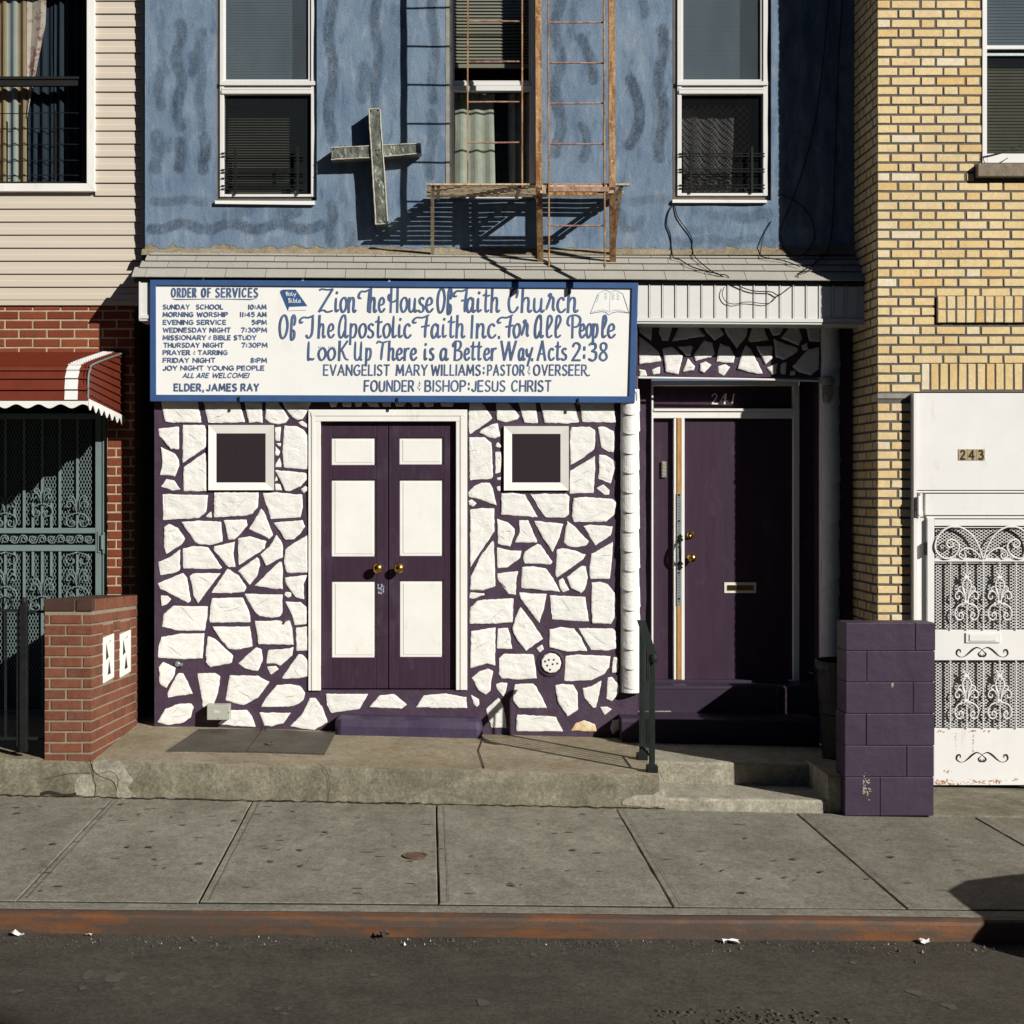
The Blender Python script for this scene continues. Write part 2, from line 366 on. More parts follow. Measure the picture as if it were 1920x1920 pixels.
for k, (hh, lb) in enumerate([(13., 'unseen dark brick row house added across the street to block sky, far left of the row'), (14.2, 'unseen dark brick row house added across the street to block sky, left of the middle one'), (13.4, 'unseen dark brick row house added to block sky, directly opposite the church'), (14.6, 'unseen dark brick row house added across the street to block sky, right of the middle one'), (13.2, 'unseen dark brick row house added across the street to block sky, far right of the row')]):
    opposite(-32+k*12.8, -32+k*12.8+12.75, hh, lb)
# ================================================================ GROUND
DR, DK = 9.6, 7.34            # back edge and kerb joint of the sidewalk (distance from the camera plane)
def zr(x): return .0037-.0203*x
def zf(x): return -.011-.0088*x
def zs(x, y):                 # sidewalk height
    t = (y-Y(DR))/(Y(DK)-Y(DR)); return zr(x)*(1-t)+zf(x)*t
def zroad(x): return zf(x)-.108
def zp(x): return .2365-.025*x   # raised platform top
def grid_sheet(mb, xs, ys, zfun, jit=0):
    o = len(mb.v); nx = len(xs)
    for yy in ys:
        for x in xs: mb.v.append((x, yy, zfun(x, yy)+(mnoise.noise(Vector((x*3, yy*3, 1.7)))*jit if jit else 0)))
    for j in range(len(ys)-1):
        for i in range(nx-1): mb.face((o+j*nx+i, o+j*nx+i+1, o+(j+1)*nx+i+1, o+(j+1)*nx+i))
def lin(a, b, n): return [a+(b-a)*i/n for i in range(n+1)]
# road: one sheet to the far side of the street and on
mb = MB()
def road_z(x, y):
    z = zroad(max(-6, min(6, x))); dy = Y(7.13)-y
    z += -.012*min(1, dy/.3)+.02*min(1, dy/4)
    return z
xs = [-60, -20, -8]+lin(-5, 5, 120)+[8, 20, 60]
ys = [Y(7.3)]+[Y(7.3)-.05*i for i in range(1, 60)]+[-7.5, -9, -11.2, -14, -20, -40]
road_full = lambda x, y: road_z(x, y)+mnoise.noise(Vector((x*2.2, y*2.2, 0)))*.006+mnoise.noise(Vector((x*7, y*7, 0)))*.002
grid_sheet(mb, xs, ys, road_full)
mb.mi = 1
def blob(mb, x, y, z, rx, ry, seed, n=14):
    r = random.Random(seed); ph = r.random()*6
    pts = []
    for k in range(n):
        a = 2*math.pi*k/n; q = 1+.22*math.sin(2*a+ph)+.14*math.sin(3*a+2*ph)+r.uniform(-.1, .1)
        pts.append((x+rx*q*math.cos(a), y+ry*q*math.sin(a), z))
    mb.add(pts, [tuple(range(n))])
def ground_pt(px, py, z0=-.13):   # road point under a pixel
    D = (ZC-z0)*F/(py-VY); return PX(px, D), Y(D)
for px, py, rx in [(168, 1833, .03), (217, 1839, .047), (161, 1841, .018), (266, 1840, .018), (155, 1860, .02), (217, 1861, .016), (284, 1869, .016), (32, 1868, .022), (405, 1855, .02), (520, 1897, .014), (533, 1907, .013), (543, 1896, .012), (1715, 1855, .03), (1780, 1880, .03), (905, 1880, .03), (1000, 1790, .02), (1600, 1800, .02), (700, 1830, .016), (1090, 1846, .02)]:
    x, y = ground_pt(px, py); blob(mb, x, y, road_full(x, y)+.0025, rx, rx*1.3, px)
road = mb.build('road', [M['asphalt'], M['gum']]); tag(road, 'worn dark asphalt street along the rusty kerb', 'road', kind='structure')
# exposed cobbles showing through the worn asphalt near the frame's bottom edge
mb = MB(); r = random.Random(4)
for i in range(240):
    px = r.uniform(1215, 1600); py = 1885+r.random()**.8*50+abs(px-1400)/190*8
    x, y = ground_pt(px, py); s = r.uniform(.006, .017)
    z = road_z(x, y)
    mb.rv = r.random(); c0 = r.uniform(0, 3)
    pts = [(x+s*math.cos(c0+a*1.05)*r.uniform(.8, 1.2), y+s*1.2*math.sin(c0+a*1.05)*r.uniform(.8, 1.2)) for a in range(6)]
    mb.add([(a, b, z-.01) for a, b in pts]+[(x+(a-x)*.6, y+(b-y)*.6, z+s*.55) for a, b in pts], [tuple(range(6, 12))]+[(k, (k+1) % 6, 6+(k+1) % 6, 6+k) for k in range(6)])
o = mb.build('exposed_cobbles', M['asphalt']); tag(o, 'crumbled patch of worn asphalt with small stones showing', 'worn patch', kind='stuff')

# sidewalk: slabs with open joints on a dark bed
xs_j = [-6.9, -5.7, -4.5, -3.3, -2.075, -1.155, .052, 1.232, 2.41, 3.57, 4.75, 5.95, 7.1]
mb = MB(); r = random.Random(11); g = .006
for a, b in zip(xs_j, xs_j[1:]):
    dz = r.uniform(-.004, .004); n0 = 8
    xs = [a+g, a+g+.004]+lin(a+g+.05, b-g-.05, n0)+[b-g-.004, b-g]
    mb.rv = r.random(); ys = [Y(DK)+.026, Y(DK)+.030]+lin(Y(DK)+.06, Y(DR)-.05, 10)+[Y(DR)-.012, Y(DR)-.004]
    o = len(mb.v)
    for j, yy in enumerate(ys):
        for i, x in enumerate(xs):
            e = -.003 if (i in (0, len(xs)-1) or j in (0, len(ys)-1)) else 0
            mb.v.append((x+(r.uniform(-.0025, .0025) if i in (0, len(xs)-1) else 0), yy, zs(x, yy)+dz+e))
    nx = len(xs)
    for j in range(len(ys)-1):
        for i in range(nx-1): mb.face((o+j*nx+i, o+j*nx+i+1, o+(j+1)*nx+i+1, o+(j+1)*nx+i))
    # slab sides
    mb.mi = 1
    for i in range(nx-1):
        p, q = mb.v[o+i], mb.v[o+i+1]; mb.quad((p[0], p[1], p[2]-.03), (q[0], q[1], q[2]-.03), q, p)
    mb.mi = 0
    for side in (0, nx-1):
        for j in range(len(ys)-1):
            p, q = mb.v[o+j*nx+side], mb.v[o+(j+1)*nx+side]; mb.quad(p, q, (q[0], q[1], q[2]-.03), (p[0], p[1], p[2]-.03))
mb.mi = 1
grid_sheet(mb, [-7, 0, 7.2], [Y(DK)-.01, Y(DR)+.05], lambda x, y: zs(x, y)-.02)
def strip(mb, pts, w, lift, zfun):   # thin mark following the ground
    for (x0, y0), (x1, y1) in zip(pts, pts[1:]):
        d = Vector((x1-x0, y1-y0)); d.normalize(); nx_, ny_ = -d.y*w/2, d.x*w/2
        mb.quad((x0-nx_, y0-ny_, zfun(x0, y0)+lift), (x1-nx_, y1-ny_, zfun(x1, y1)+lift), (x1+nx_, y1+ny_, zfun(x1, y1)+lift), (x0+nx_, y0+ny_, zfun(x0, y0)+lift))
mb.mi = 2
for k in range(38):
    x = r.uniform(-2.9, 3.4); y = r.uniform(Y(DR)-.1, Y(DK)+.1); s = r.choice([.006, .008, .010, .013])
    blob(mb, x, y, zs(x, y)+.0045, s, s*1.1, k+50)
for k in range(90):
    x = r.uniform(-2.9, 3.4); y = r.uniform(Y(DR)-.1, Y(DK)+.1); s = r.uniform(.010, .035); mb.mi = 4
    blob(mb, x, y, zs(x, y)+.004, s, r.uniform(.004, .009), k+350)
mb.mi = 2
for px, py in [(440, 1542), (563, 1593), (375, 1619), (280, 1591), (240, 1591), (228, 1517), (32, 1536), (100, 1588), (508, 1614), (564, 1621), (610, 1560), (1672, 1590), (1540, 1620), (1488, 1597), (1393, 1661), (960, 1652), (1075, 1586)]:
    D = 2.07*F/(py-VY); x, y = PX(px, D), Y(D); blob(mb, x, y, zs(x, y)+.005, .018, .020, px)
# tooled edge lines beside the joints
mb.mi = 4
for a in xs_j[3:-2]:
    for s in (1,):
        off = s*.055+r.uniform(-.006, .006)
        strip(mb, [(a+off+r.uniform(-.002, .002), y) for y in lin(Y(DK)+.04, Y(DR)-.03, 12)], .003, .0055, zs)
sw = mb.build('sidewalk', [M['sidewalk'], M['joint'], M['gum'], M['kerb_top'], simple('scuff', (.125, .113, .09), .9, .2, 20, .2, 60)], recalc=False); tag(sw, 'grey concrete sidewalk of wide square slabs with gum spots', 'sidewalk', kind='structure')
# kerb: concrete top strip and rounded rusty steel face
mb = MB(); N_ = 60; xs = lin(-7, 7.2, N_)
prof = [(Y(DK)-.002, -.003), (Y(7.235), -.002), (Y(7.225), -.003)]
steel = [(Y(7.223), -.004), (Y(7.203), -.007), (Y(7.186), -.016), (Y(7.176), -.03), (Y(7.172), -.06), (Y(7.166), -.15)]
def sweep(mb, prof, jit):
    o = len(mb.v)
    for i, x in enumerate(xs):
        for yy, h in prof: mb.v.append((x, yy+mnoise.noise(Vector((x*1.7, h*9, 3)))*jit, zf(x)+h+mnoise.noise(Vector((x*1.3, 5, yy)))*jit*.6))
    m = len(prof)
    for i in range(len(xs)-1):
        for k in range(m-1): mb.face((o+i*m+k, o+i*m+k+1, o+(i+1)*m+k+1, o+(i+1)*m+k))
sweep(mb, prof, .004); mb.mi = 1; sweep(mb, steel, .006)
kb = mb.build('kerb', [M['kerb_top'], M['kerb_steel']], smooth=False, recalc=False); tag(kb, 'kerb with rounded rusty steel face and concrete top', 'kerb', kind='structure')

# grit along the gutter (uncountable)
mb = MB(); r = random.Random(21)
for i in range(1300):
    x = r.uniform(-3.2, 3.6); y = Y(7.15)-abs(r.gauss(0, .10))-.01; s = r.uniform(.0012, .004)*(1+2*(r.random() < .05))
    z = road_z(x, y)+.006; mb.mi = 0 if r.random() < .85 else (1 if r.random() < .85 else 2)
    a = r.random()*6; p = [(x+s*math.cos(a+k*2.1), y+s*math.sin(a+k*2.1), z-.004) for k in range(3)]
    mb.add(p+[(x, y, z+s*1.1)], [(0, 1, 3), (1, 2, 3), (2, 0, 3)])
gr = mb.build('gutter_gravel', [M['gum'], M['kerb_top'], M['paper']]); tag(gr, 'scattered grit and tiny scraps along the gutter', 'gravel', kind='stuff')
def scrap(name, px, py, s, label, mat='paper', seed=0, h=.35):
    r = random.Random(seed); x, y = ground_pt(px, py); y = min(y, Y(7.15)-s*.6); z = road_z(x, y)+.004
    mb = MB(); n = 7; o = []
    for j in range(3):
        for i in range(4):
            o.append((x+(i-1.5)*s*.5+r.uniform(-.12, .12)*s, y+(j-1)*s*.5+r.uniform(-.12, .12)*s, z+r.random()*s*h))
    mb.add(o, [(j*4+i, j*4+i+1, (j+1)*4+i+1, (j+1)*4+i) for j in range(2) for i in range(3)])
    t = mb.build(name, M[mat]); tag(t, label, 'litter', 'litter scraps in the gutter'); return t
scrap('paper_scrap', 47, 1750, .042, 'crumpled white paper scrap at the left end of the gutter', seed=1, h=.8)
scrap('plastic_wrapper', 1370, 1768, .055, 'pale crinkled plastic wrapper lying in the gutter', seed=2, h=.5)
scrap('paper_scrap', 1728, 1760, .032, 'pale torn paper scrap lying against the kerb near the rounded dark shadow', seed=3, h=.7)
scrap('paper_scrap', 168, 1762, .022, 'small white paper fleck in the gutter', seed=5, h=.6)
scrap('dead_leaf', 720, 1752, .035, 'small crumpled grey leaf against the rusty kerb in mid gutter', 'gum', 6, 1.2)
# small round valve cover set in the slab
x, y = PX(778, 8.28), Y(8.28); z = zs(x, y)
t = thing('valve_cover', 'small round rusty iron valve cover set in the sidewalk', 'valve cover', (x, y, z))
mb = MB(); mb.lathe([(.001, .006), (.058, .006), (.06, .009), (.07, .009), (.072, .004)], (x, y, z), 'z', 28)
for k in range(5): mb.box(x-.04, x+.04, y-.036+k*.018-.003, y-.036+k*.018+.003, z+.006, z+.0085)
mb.build('lid', M['rust_plate'], t)

# ---------------------------------------------------------------- raised concrete stoop
XL, XR = -7.0, PX(1236, DR); XB = 3.27
mb = MB(); mb.mi = 0
ST = thing('concrete_stoop', 'raised weathered concrete stoop with cracked front in front of the church', 'stoop', (0, Y(DR), .1))
def stoop_front(x): return Y(DR)+mnoise.noise(Vector((x*1.5, 0, 2)))*.012
xs = lin(XL, -3.2, 6)[:-1]+lin(-3.2, XR, 70)
# top, rounded nose, front face
rows = []
for x in xs:
    f = stoop_front(x); z = zp(x)+mnoise.noise(Vector((x*2.1, 7, 0)))*.006
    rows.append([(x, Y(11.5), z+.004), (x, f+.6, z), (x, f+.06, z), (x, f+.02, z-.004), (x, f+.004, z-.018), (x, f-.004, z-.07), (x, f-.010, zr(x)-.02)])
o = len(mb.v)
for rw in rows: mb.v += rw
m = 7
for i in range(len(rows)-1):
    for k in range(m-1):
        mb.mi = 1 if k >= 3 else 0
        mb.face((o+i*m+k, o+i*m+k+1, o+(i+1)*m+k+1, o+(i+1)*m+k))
e = rows[-1]; mb.mi = 1
mb.add(e+[(XR, Y(11.5), zr(XR)-.02)], [(7, 6, 5, 4, 3, 2, 1, 0)])
# dark cracks and foot joint
mb.mi = 2
def face_line(pts, w):
    for (ax, ay), (bx, by) in zip(pts, pts[1:]):
        a = Vector(P(ax, ay, DR-.016)); b = Vector(P(bx, by, DR-.016)); d = (b-a).normalized(); s = Vector((-d.z, 0, d.x))*w/2
        mb.quad(tuple(a-s), tuple(b-s), tuple(b+s), tuple(a+s))
face_line([(168, 1424), (172, 1440), (176, 1452), (174, 1462), (180, 1472), (177, 1495)], .004)
face_line([(180, 1452), (205, 1446), (216, 1450), (222, 1461), (219, 1480)], .002)
face_line([(85, 1460), (130, 1450), (173, 1449)], .002)
face_line([(595, 1430), (610, 1440), (616, 1455), (618, 1480), (615, 1503)], .003)
face_line([(1235, 1445), (1243, 1460), (1246, 1468)], .003)
face_line([(905, 1436), (907, 1442)], .006)
r = random.Random(3)
pts = [(px, PZ(0, DR) and (VY+(ZC-zr(PX(px, DR)))*F/DR)+r.uniform(-2.2, .6)-1) for px in range(-40, 1250, 9)]
for a, b in zip(pts, pts[1:]): face_line([a, b], r.uniform(.003, .010))
face_line([(76, 1489), (92, 1485), (105, 1488), (118, 1492), (135, 1491), (143, 1488)], .022)
strip(mb, [(PX(905, 10.75), Y(10.78)), (PX(897, 10.3), Y(10.3)), (PX(903, 9.95), Y(9.95)), (PX(908, 9.66), Y(9.66))], .008, .004, lambda x, y: zp(x)+.003)
mb.mi = 3   # pale patched streaks
for pl in ([(176, 1428), (215, 1425), (243, 1432), (236, 1446), (250, 1462), (240, 1478), (256, 1494), (222, 1496), (214, 1466), (180, 1450)],
           [(143, 1462), (160, 1452), (172, 1458), (177, 1493), (143, 1492)],
           [(1165, 1507), (1190, 1492), (1225, 1490), (1244, 1478), (1247, 1508), (1210, 1512)]):
    pl = [(a+r.uniform(-1.2, 1.2), b+r.uniform(-1, 1)) for a, b in catmull(pl, 4, True)]; mb.add([P(a, b, DR-.0135) for a, b in pl], [tuple(range(len(pl)))])
mb.build('platform', [M['stoop'], M['stoop_face'], M['joint'], M['pale_conc']], ST, recalc=False)
# entry steps to the right of the railing
mb = MB(); xa, xb = XR-.01, XB+1.9
def slab(mb, x0, x1, yf, yb, zt, zb, nose=.012):
    ts = lin(0, 1, 14); L0 = x1-x0; yf0, zt0 = yf, zt
    if nose > .03: ts = [0, .008/L0, .022/L0, .045/L0]+lin(.08/L0, 1-.08/L0, 14)+[1-.045/L0, 1-.022/L0, 1-.008/L0, 1]
    n = len(ts)-1; rows = []
    for i in range(n+1):
        x = x0+L0*ts[i]; e_ = max(0, 1-min(ts[i], 1-ts[i])*L0/.05)**2 if nose > .03 else 0; yf = yf0+.035*e_; zt = lambda q, e_=e_: zt0(q)-.03*e_
        j = mnoise.noise(Vector((x*3, yf*5, 0)))*.008; z = zt(x)+mnoise.noise(Vector((x*2.5, 3, yf)))*.004
        rows.append([(x, yb, z), (x, yf+nose*2+j, z), (x, yf+nose*.5+j, z-nose*.3), (x, yf+j, z-nose*1.4), (x, yf-.003+j, zb(x))])
    o = len(mb.v)
    for rw in rows: mb.v += rw
    for i in range(n):
        for k in range(4): mb.face((o+i*5+k, o+i*5+k+1, o+(i+1)*5+k+1, o+(i+1)*5+k))
    for rw, fl in ((rows[0], 1), (rows[-1], 0)):
        q = rw+[(rw[0][0], yb, zb(rw[0][0]))]; mb.add(q, [tuple(range(6)) if fl else tuple(range(5, -1, -1))])
slab(mb, XR-.005, XB-.02, Y(10.10), Y(11.5), lambda x: zp(x)+.002, lambda x: zr(x)+.02)
mb.mi = 1
slab(mb, XR-.012, PX(1560, 9.62), Y(9.63), Y(10.14), lambda x: zr(x)+.075, lambda x: zr(x)-.03)
slab(mb, PX(1552, 9.62), PX(1612, 9.62), Y(9.615), Y(10.2), lambda x: .192-.02*(x-2.7), lambda x: zr(x)-.03)
mb.mi = 2   # greyish rubbed oval stain on the riser
pl = [(1348, 1452), (1355, 1437), (1378, 1430), (1405, 1433), (1415, 1445), (1408, 1460), (1385, 1467), (1355, 1464)]
pass
mb.build('steps', [M['pale_conc'], M['pale_conc'], M['stoop_face']], ST, recalc=False)
# concrete apron before the neighbour's gate
mb = MB(); grid_sheet(mb, lin(2.9, 7.2, 10), [Y(9.56), Y(9.9), Y(10.3), Y(11.4)], lambda x, y: zr(x)+.012-.028*max(0, (y-Y(9.6))), .004)
mb.quad((2.9, Y(9.56), zr(2.9)-.05), (7.2, Y(9.56), zr(7.2)-.05), (7.2, Y(9.56), zr(7.2)+.012), (2.9, Y(9.56), zr(2.9)+.012))
ap = mb.build('entrance_pavement', M['stoop_face'], recalc=False); tag(ap, 'concrete pavement in front of the white security gate', 'pavement', kind='structure')
# ================================================================ CHURCH
CH = thing('church_building', 'blue and purple church with white stone front between beige and yellow houses', 'church', (0, 0, 0))
DS, DE, DD, DF = 11.01, 11.245, 11.47, 10.955   # stone front, entry wall, entry door, fascia
ZTOP = 7.0
# ---- blue stucco wall, gridded, with window openings and painted wave strokes
WIN = [(405, 594), (838, 1008), (1261, 1446)]
WB = 376
x0, x1 = PX(272, D0), 3.285
opens = [(PX(a, D0), PX(b, D0), PZ(WB, D0), PZ(-70, D0)) for a, b in WIN]
def lines(a, b, step, extra):
    n = int((b-a)/step); L = [a+(b-a)*i/n for i in range(n+1)]
    for e in extra:
        k = min(range(len(L)), key=lambda i: abs(L[i]-e)); L[k] = e
    return sorted(set(L))
gx = lines(x0, x1, .0165, [v for o_ in opens for v in o_[:2]])
gz = lines(3.55, PZ(-30, D0), .0165, [PZ(WB, D0)])+[PZ(-70, D0), PZ(-180, D0), ZTOP]
strokes = []
def wav(px, a, b, w, amp=4, per=70, ph=0, s=1.):
    strokes.append(([(px+amp*math.sin((y-a)/per*6.28+ph), y) for y in range(int(a), int(b)+1, 6)], w, s))
def hwav(py, a, b, w, amp=5, per=90, ph=0, s=1.):
    strokes.append(([(x, py+amp*math.sin((x-a)/per*6.28+ph)) for x in range(int(a), int(b)+1, 6)], w, s))
wav(336, 45, 240, 22, 5, 95, .5, 1); wav(336, 266, 318, 22, 3, 90, 0, 1.1); wav(300, 120, 200, 20, 3, 80, 1, .7); wav(294, 255, 320, 26, 3, 90, 0, .8)
wav(376, 60, 240, 20, 3, 90, 2, .75); wav(383, 258, 318, 22, 2, 80, 0, 1.1); wav(362, 105, 135, 20, 2, 60, 0, .9); wav(315, 262, 285, 16, 3, 60, 0, .7)
wav(302, 20, 110, 10, 4, 70, 0, .5)
hwav(425, 284, 602, 21, 6, 92, .8, 1.0); hwav(377, 288, 385, 18, 2, 80, 0, .7); hwav(398, 528, 560, 20, 4, 60, 0, .9); hwav(400, 425, 470, 22, 5, 60, 1, .5)
wav(621, -40, 260, 22, 5, 150, .5, 1.0); wav(621, 385, 462, 20, 3, 70, 0, 1.); wav(706, -40, 200, 20, 4, 130, 1, .95); wav(682, 125, 185, 22, 4, 70, 0, .7)
wav(640, 280, 370, 18, 4, 80, 0, .35); wav(655, 425, 455, 22, 2, 70, 0, .7); wav(813, -40, 190, 20, 4, 140, 2, .9); wav(808, 215, 330, 22, 4, 120, 0, .75); wav(745, 20, 45, 24, 8, 60, 0, .5)
wav(1046, -30, 290, 22, 6, 120, .3, .95); wav(1072, -20, 70, 16, 4, 80, 0, .6)
strokes.append(([(1090, 72), (1100, 95), (1110, 120), (1113, 150)], 20, 1.1)); strokes.append(([(1090, 235), (1098, 250), (1100, 275), (1094, 298)], 18, 1.0))
strokes.append(([(1182, 150), (1192, 175), (1198, 205), (1198, 230), (1190, 255), (1180, 272)], 22, 1.25))
wav(1206, 5, 30, 16, 3, 60, 0, .9); wav(1240, 55, 300, 22, 5, 130, .2, 1.1); wav(1135, 230, 280, 18, 3, 70, 0, .6); wav(1228, 120, 270, 14, 4, 90, 1, .5)
strokes.append(([(1160, 395), (1168, 405), (1166, 418), (1176, 430), (1195, 425), (1203, 410)], 16, .6))
hwav(375, 1165, 1260, 18, 3, 90, 0, .5); hwav(405, 1380, 1445, 22, 4, 70, 0, .7); hwav(452, 1268, 1450, 18, 4, 80, 0, .6); hwav(402, 1330, 1372, 18, 3, 60, 0, .5); hwav(430, 1290, 1330, 16, 3, 60, 0, .4)
for px in (1480, 1520, 1560): wav(px, -40, 420, 24, 5, 120, px, .6)
import bisect
flat = []
for pts, w_, s_ in strokes:
    pts = catmull(pts, 7) if len(pts) < 9 else pts
    xs_ = [p[0] for p in pts]; ys_ = [p[1] for p in pts]
    flat.append((min(xs_)-w_, max(xs_)+w_, min(ys_)-w_, max(ys_)+w_, pts, w_/2, s_))
def stroke_at(px, py):
    v = 0
    for a, b, c, d, pts, w_, s_ in flat:
        if px < a or px > b or py < c or py > d: continue
        m = min((px-x)**2+(py-y)**2 for x, y in pts)**.5
        t = max(0, min(1, (w_+1-m)/3.)); v = max(v, t*s_)
    return v
mb = MB(); idx = {}; sv = []
def gv(i, k):
    if (i, k) not in idx:
        x, z = gx[i], gz[k]; px = VX+x*F/D0; py = VY-(z-ZC)*F/D0
        idx[i, k] = len(mb.v); mb.v.append((x, mnoise.noise(Vector((x*4, z*4, 0)))*.006-.002, z)); sv.append(stroke_at(px, py))
    return idx[i, k]
for i in range(len(gx)-1):
    for k in range(len(gz)-1):
        cx, cz = (gx[i]+gx[i+1])/2, (gz[k]+gz[k+1])/2
        if any(a < cx < b and c < cz < d for a, b, c, d in opens): continue
        mb.face((gv(i, k), gv(i+1, k), gv(i+1, k+1), gv(i, k+1)))
# thickness: reveals round the openings, ends and top
for a, b, c, d in opens:
    mb.quad((a, 0, c), (a, .14, c), (a, .14, d), (a, 0, d)); mb.quad((b, .14, c), (b, 0, c), (b, 0, d), (b, .14, d))
    mb.quad((a, .14, c), (a, 0, c), (b, 0, c), (b, .14, c)); mb.quad((a, 0, d), (a, .14, d), (b, .14, d), (b, 0, d))
mb.quad((x0, .5, 3.4), (x0, 0, 3.4), (x0, 0, ZTOP), (x0, .5, ZTOP)); mb.quad((x0, 0, ZTOP), (x1, 0, ZTOP), (x1, .5, ZTOP), (x0, .5, ZTOP))
sv += [0]*(len(mb.v)-len(sv))
wall = mb.build('stucco_wall', M['stucco'], CH, recalc=False)
at = wall.data.attributes.new('stroke', 'FLOAT', 'POINT'); at.data.foreach_set('value', sv)
# rough ledge of cement where the stucco meets the little roof
mb = MB(); n_ = 90; o = 0
for i in range(n_+1):
    x = x0-.02+(x1-x0)*i/n_; a = mnoise.noise(Vector((x*5, 1, 0)))
    b_ = mnoise.noise(Vector((x*13, 4, 0))); mb.v += [(x, -.004, 3.912+.016*a+.010*b_), (x, -.022-.006*a, 3.898+.010*b_), (x, -.05, 3.86)]
for i in range(n_):
    for k in range(2): mb.face((i*3+k, i*3+k+1, (i+1)*3+k+1, (i+1)*3+k))
mb.build('cement_ledge', M['stoop'], CH, recalc=False)

# ---- shingled pent roof
ya, za = Y(11.19), PZ(472, 11.19); yb, zb = Y(10.915), PZ(521, 10.915)
mb = MB(); r = random.Random(8)
XLr, XRr = PX(249, 10.93), 3.26
def rp(x, t, lift):   # point on the slope, t=0 top .. 1 eave
    y = ya+(yb-ya)*t; z = za+(zb-za)*t; nrm = Vector((0, -(za-zb), (ya-yb))).normalized()
    sag = -.0055*(x+.3)
    return (x, y-abs(nrm.y)*lift, z+abs(nrm.z)*lift+sag)
mb.mi = 1; mb.hexa([rp(XLr+.01, 1, -.02), rp(XRr, 1, -.02), rp(XRr, 0, -.02), rp(XLr+.15, 0, -.02), rp(XLr+.01, 1, -.06), rp(XRr, 1, -.06), rp(XRr, 0, -.06), rp(XLr+.15, 0, -.06)])
mb.mi = 0
rowsT = [(-.02, .19), (.15, .42), (.38, .67), (.62, 1.03)]
for q, (t0, t1) in enumerate(rowsT):
    x = XLr-.1+[.12, .25, .05, .20][q]-.3
    while x < XRr:
        xe = x+.2985+r.uniform(-.004, .004); a, b = max(x, XLr+.055*(1-t1)*2), min(xe-.004, XRr)
        if b-a > .02:
            mb.rv = r.random(); j0, j1 = r.uniform(-.004, .004), r.uniform(-.004, .004); l0, l1 = -.006, .008
            v = [rp(a, t1+j0, l1), rp(b, t1+j1, l1), rp(b, t0, l0), rp(a, t0, l0), rp(a, t1+j0, l1-.006), rp(b, t1+j1, l1-.006), rp(b, t0, l0-.006), rp(a, t0, l0-.006)]
            mb.hexa(v)
        x = xe
mb.build('pent_roof', [M['shingle'], M['dark_plate']], CH)
# ---- white ribbed aluminium fascia
mb = MB(); px = 263.; zt, zbm = PZ(527, DF), PZ(597, DF)
while px < 1619:
    a, b = PX(px, DF), PX(min(px+24.5, 1619.5), DF); wd = b-a
    # flat pan with a raised rib and a dark groove at its right
    prof = [(a, 0), (a+wd*.06, -.004), (a+wd*.82, -.004), (a+wd*.86, .004), (a+wd*.90, .004), (a+wd*.93, -.009), (b, -.009), (b, 0)]
    for (xa, ha), (xb, hb) in zip(prof, prof[1:]):
        mb.quad((xa, Y(DF)+ha, zbm-.0055*xa), (xb, Y(DF)+hb, zbm-.0055*xb), (xb, Y(DF)+hb, zt-.0055*xb), (xa, Y(DF)+ha, zt-.0055*xa))
    px += 24.5
XF0, XF1 = PX(261, DF), PX(1620, DF)
def fb(h0, h1, y0, y1):
    s = -.0055
    mb.hexa([(XF0, y0, h0+s*XF0), (XF1, y0, h0+s*XF1), (XF1, y0, h1+s*XF1), (XF0, y0, h1+s*XF0), (XF0, y1, h0+s*XF0), (XF1, y1, h0+s*XF1), (XF1, y1, h1+s*XF1), (XF0, y1, h1+s*XF0)])
fb(zbm-.014, zbm+.012, Y(DF)-.014, Y(DF)+.01); fb(zbm-.03, zbm-.016, Y(DF)-.006, Y(DF)+.26)
mb.box(XF0, XF0+.012, Y(DF)-.012, Y(DF)+.3, zbm-.01, zt+.02)
fb(zt-.004, zt+.02, Y(DF)+.006, Y(DF)+.03)
mb.build('fascia', M['alu'], CH)

# ---- stone front (mortar body) with raised stones
def rough_panel(mb, xa, xb, za_, zb_, y, step=.05, amp=.006, holes=()):
    nx, nz = max(1, int((xb-xa)/step)), max(1, int((zb_-za_)/step))
    gxs = lines(xa, xb, (xb-xa)/nx*1.0001, [v for h in holes for v in h[:2]]) if holes else lin(xa, xb, nx)
    gzs = lines(za_, zb_, (zb_-za_)/nz*1.0001, [v for h in holes for v in h[2:]]) if holes else lin(za_, zb_, nz)
    d = {}
    def v(i, k):
        if (i, k) not in d:
            d[i, k] = len(mb.v); mb.v.append((gxs[i], y+mnoise.noise(Vector((gxs[i]*7, gzs[k]*7, y)))*amp, gzs[k]))
        return d[i, k]
    for i in range(len(gxs)-1):
        for k in range(len(gzs)-1):
            cx, cz = (gxs[i]+gxs[i+1])/2, (gzs[k]+gzs[k+1])/2
            if any(a < cx < b and c < cz < e for a, b, c, e in holes): continue
            mb.face((v(i, k), v(i+1, k), v(i+1, k+1), v(i, k+1)))
mb = MB(); XS0, XS1 = PX(289.5, DS), PX(1196, DS)
door_hole = (PX(590, DS), PX(866, DS), PZ(1294, DS), PZ(778, DS))
rough_panel(mb, XS0, XS1, .1, 3.66, Y(DS), .05, .007, [door_hole])
a, b, c, d = door_hole
mb.quad((a, Y(DS), c), (a, Y(DS)+.12, c), (a, Y(DS)+.12, d), (a, Y(DS), d)); mb.quad((b, Y(DS)+.12, c), (b, Y(DS), c), (b, Y(DS), d), (b, Y(DS)+.12, d))
mb.quad((a, Y(DS), c), (b, Y(DS), c), (b, Y(DS)+.12, c), (a, Y(DS)+.12, c)); mb.quad((a, Y(DS)+.11, c), (b, Y(DS)+.11, c), (b, Y(DS)+.11, d), (a, Y(DS)+.11, d))
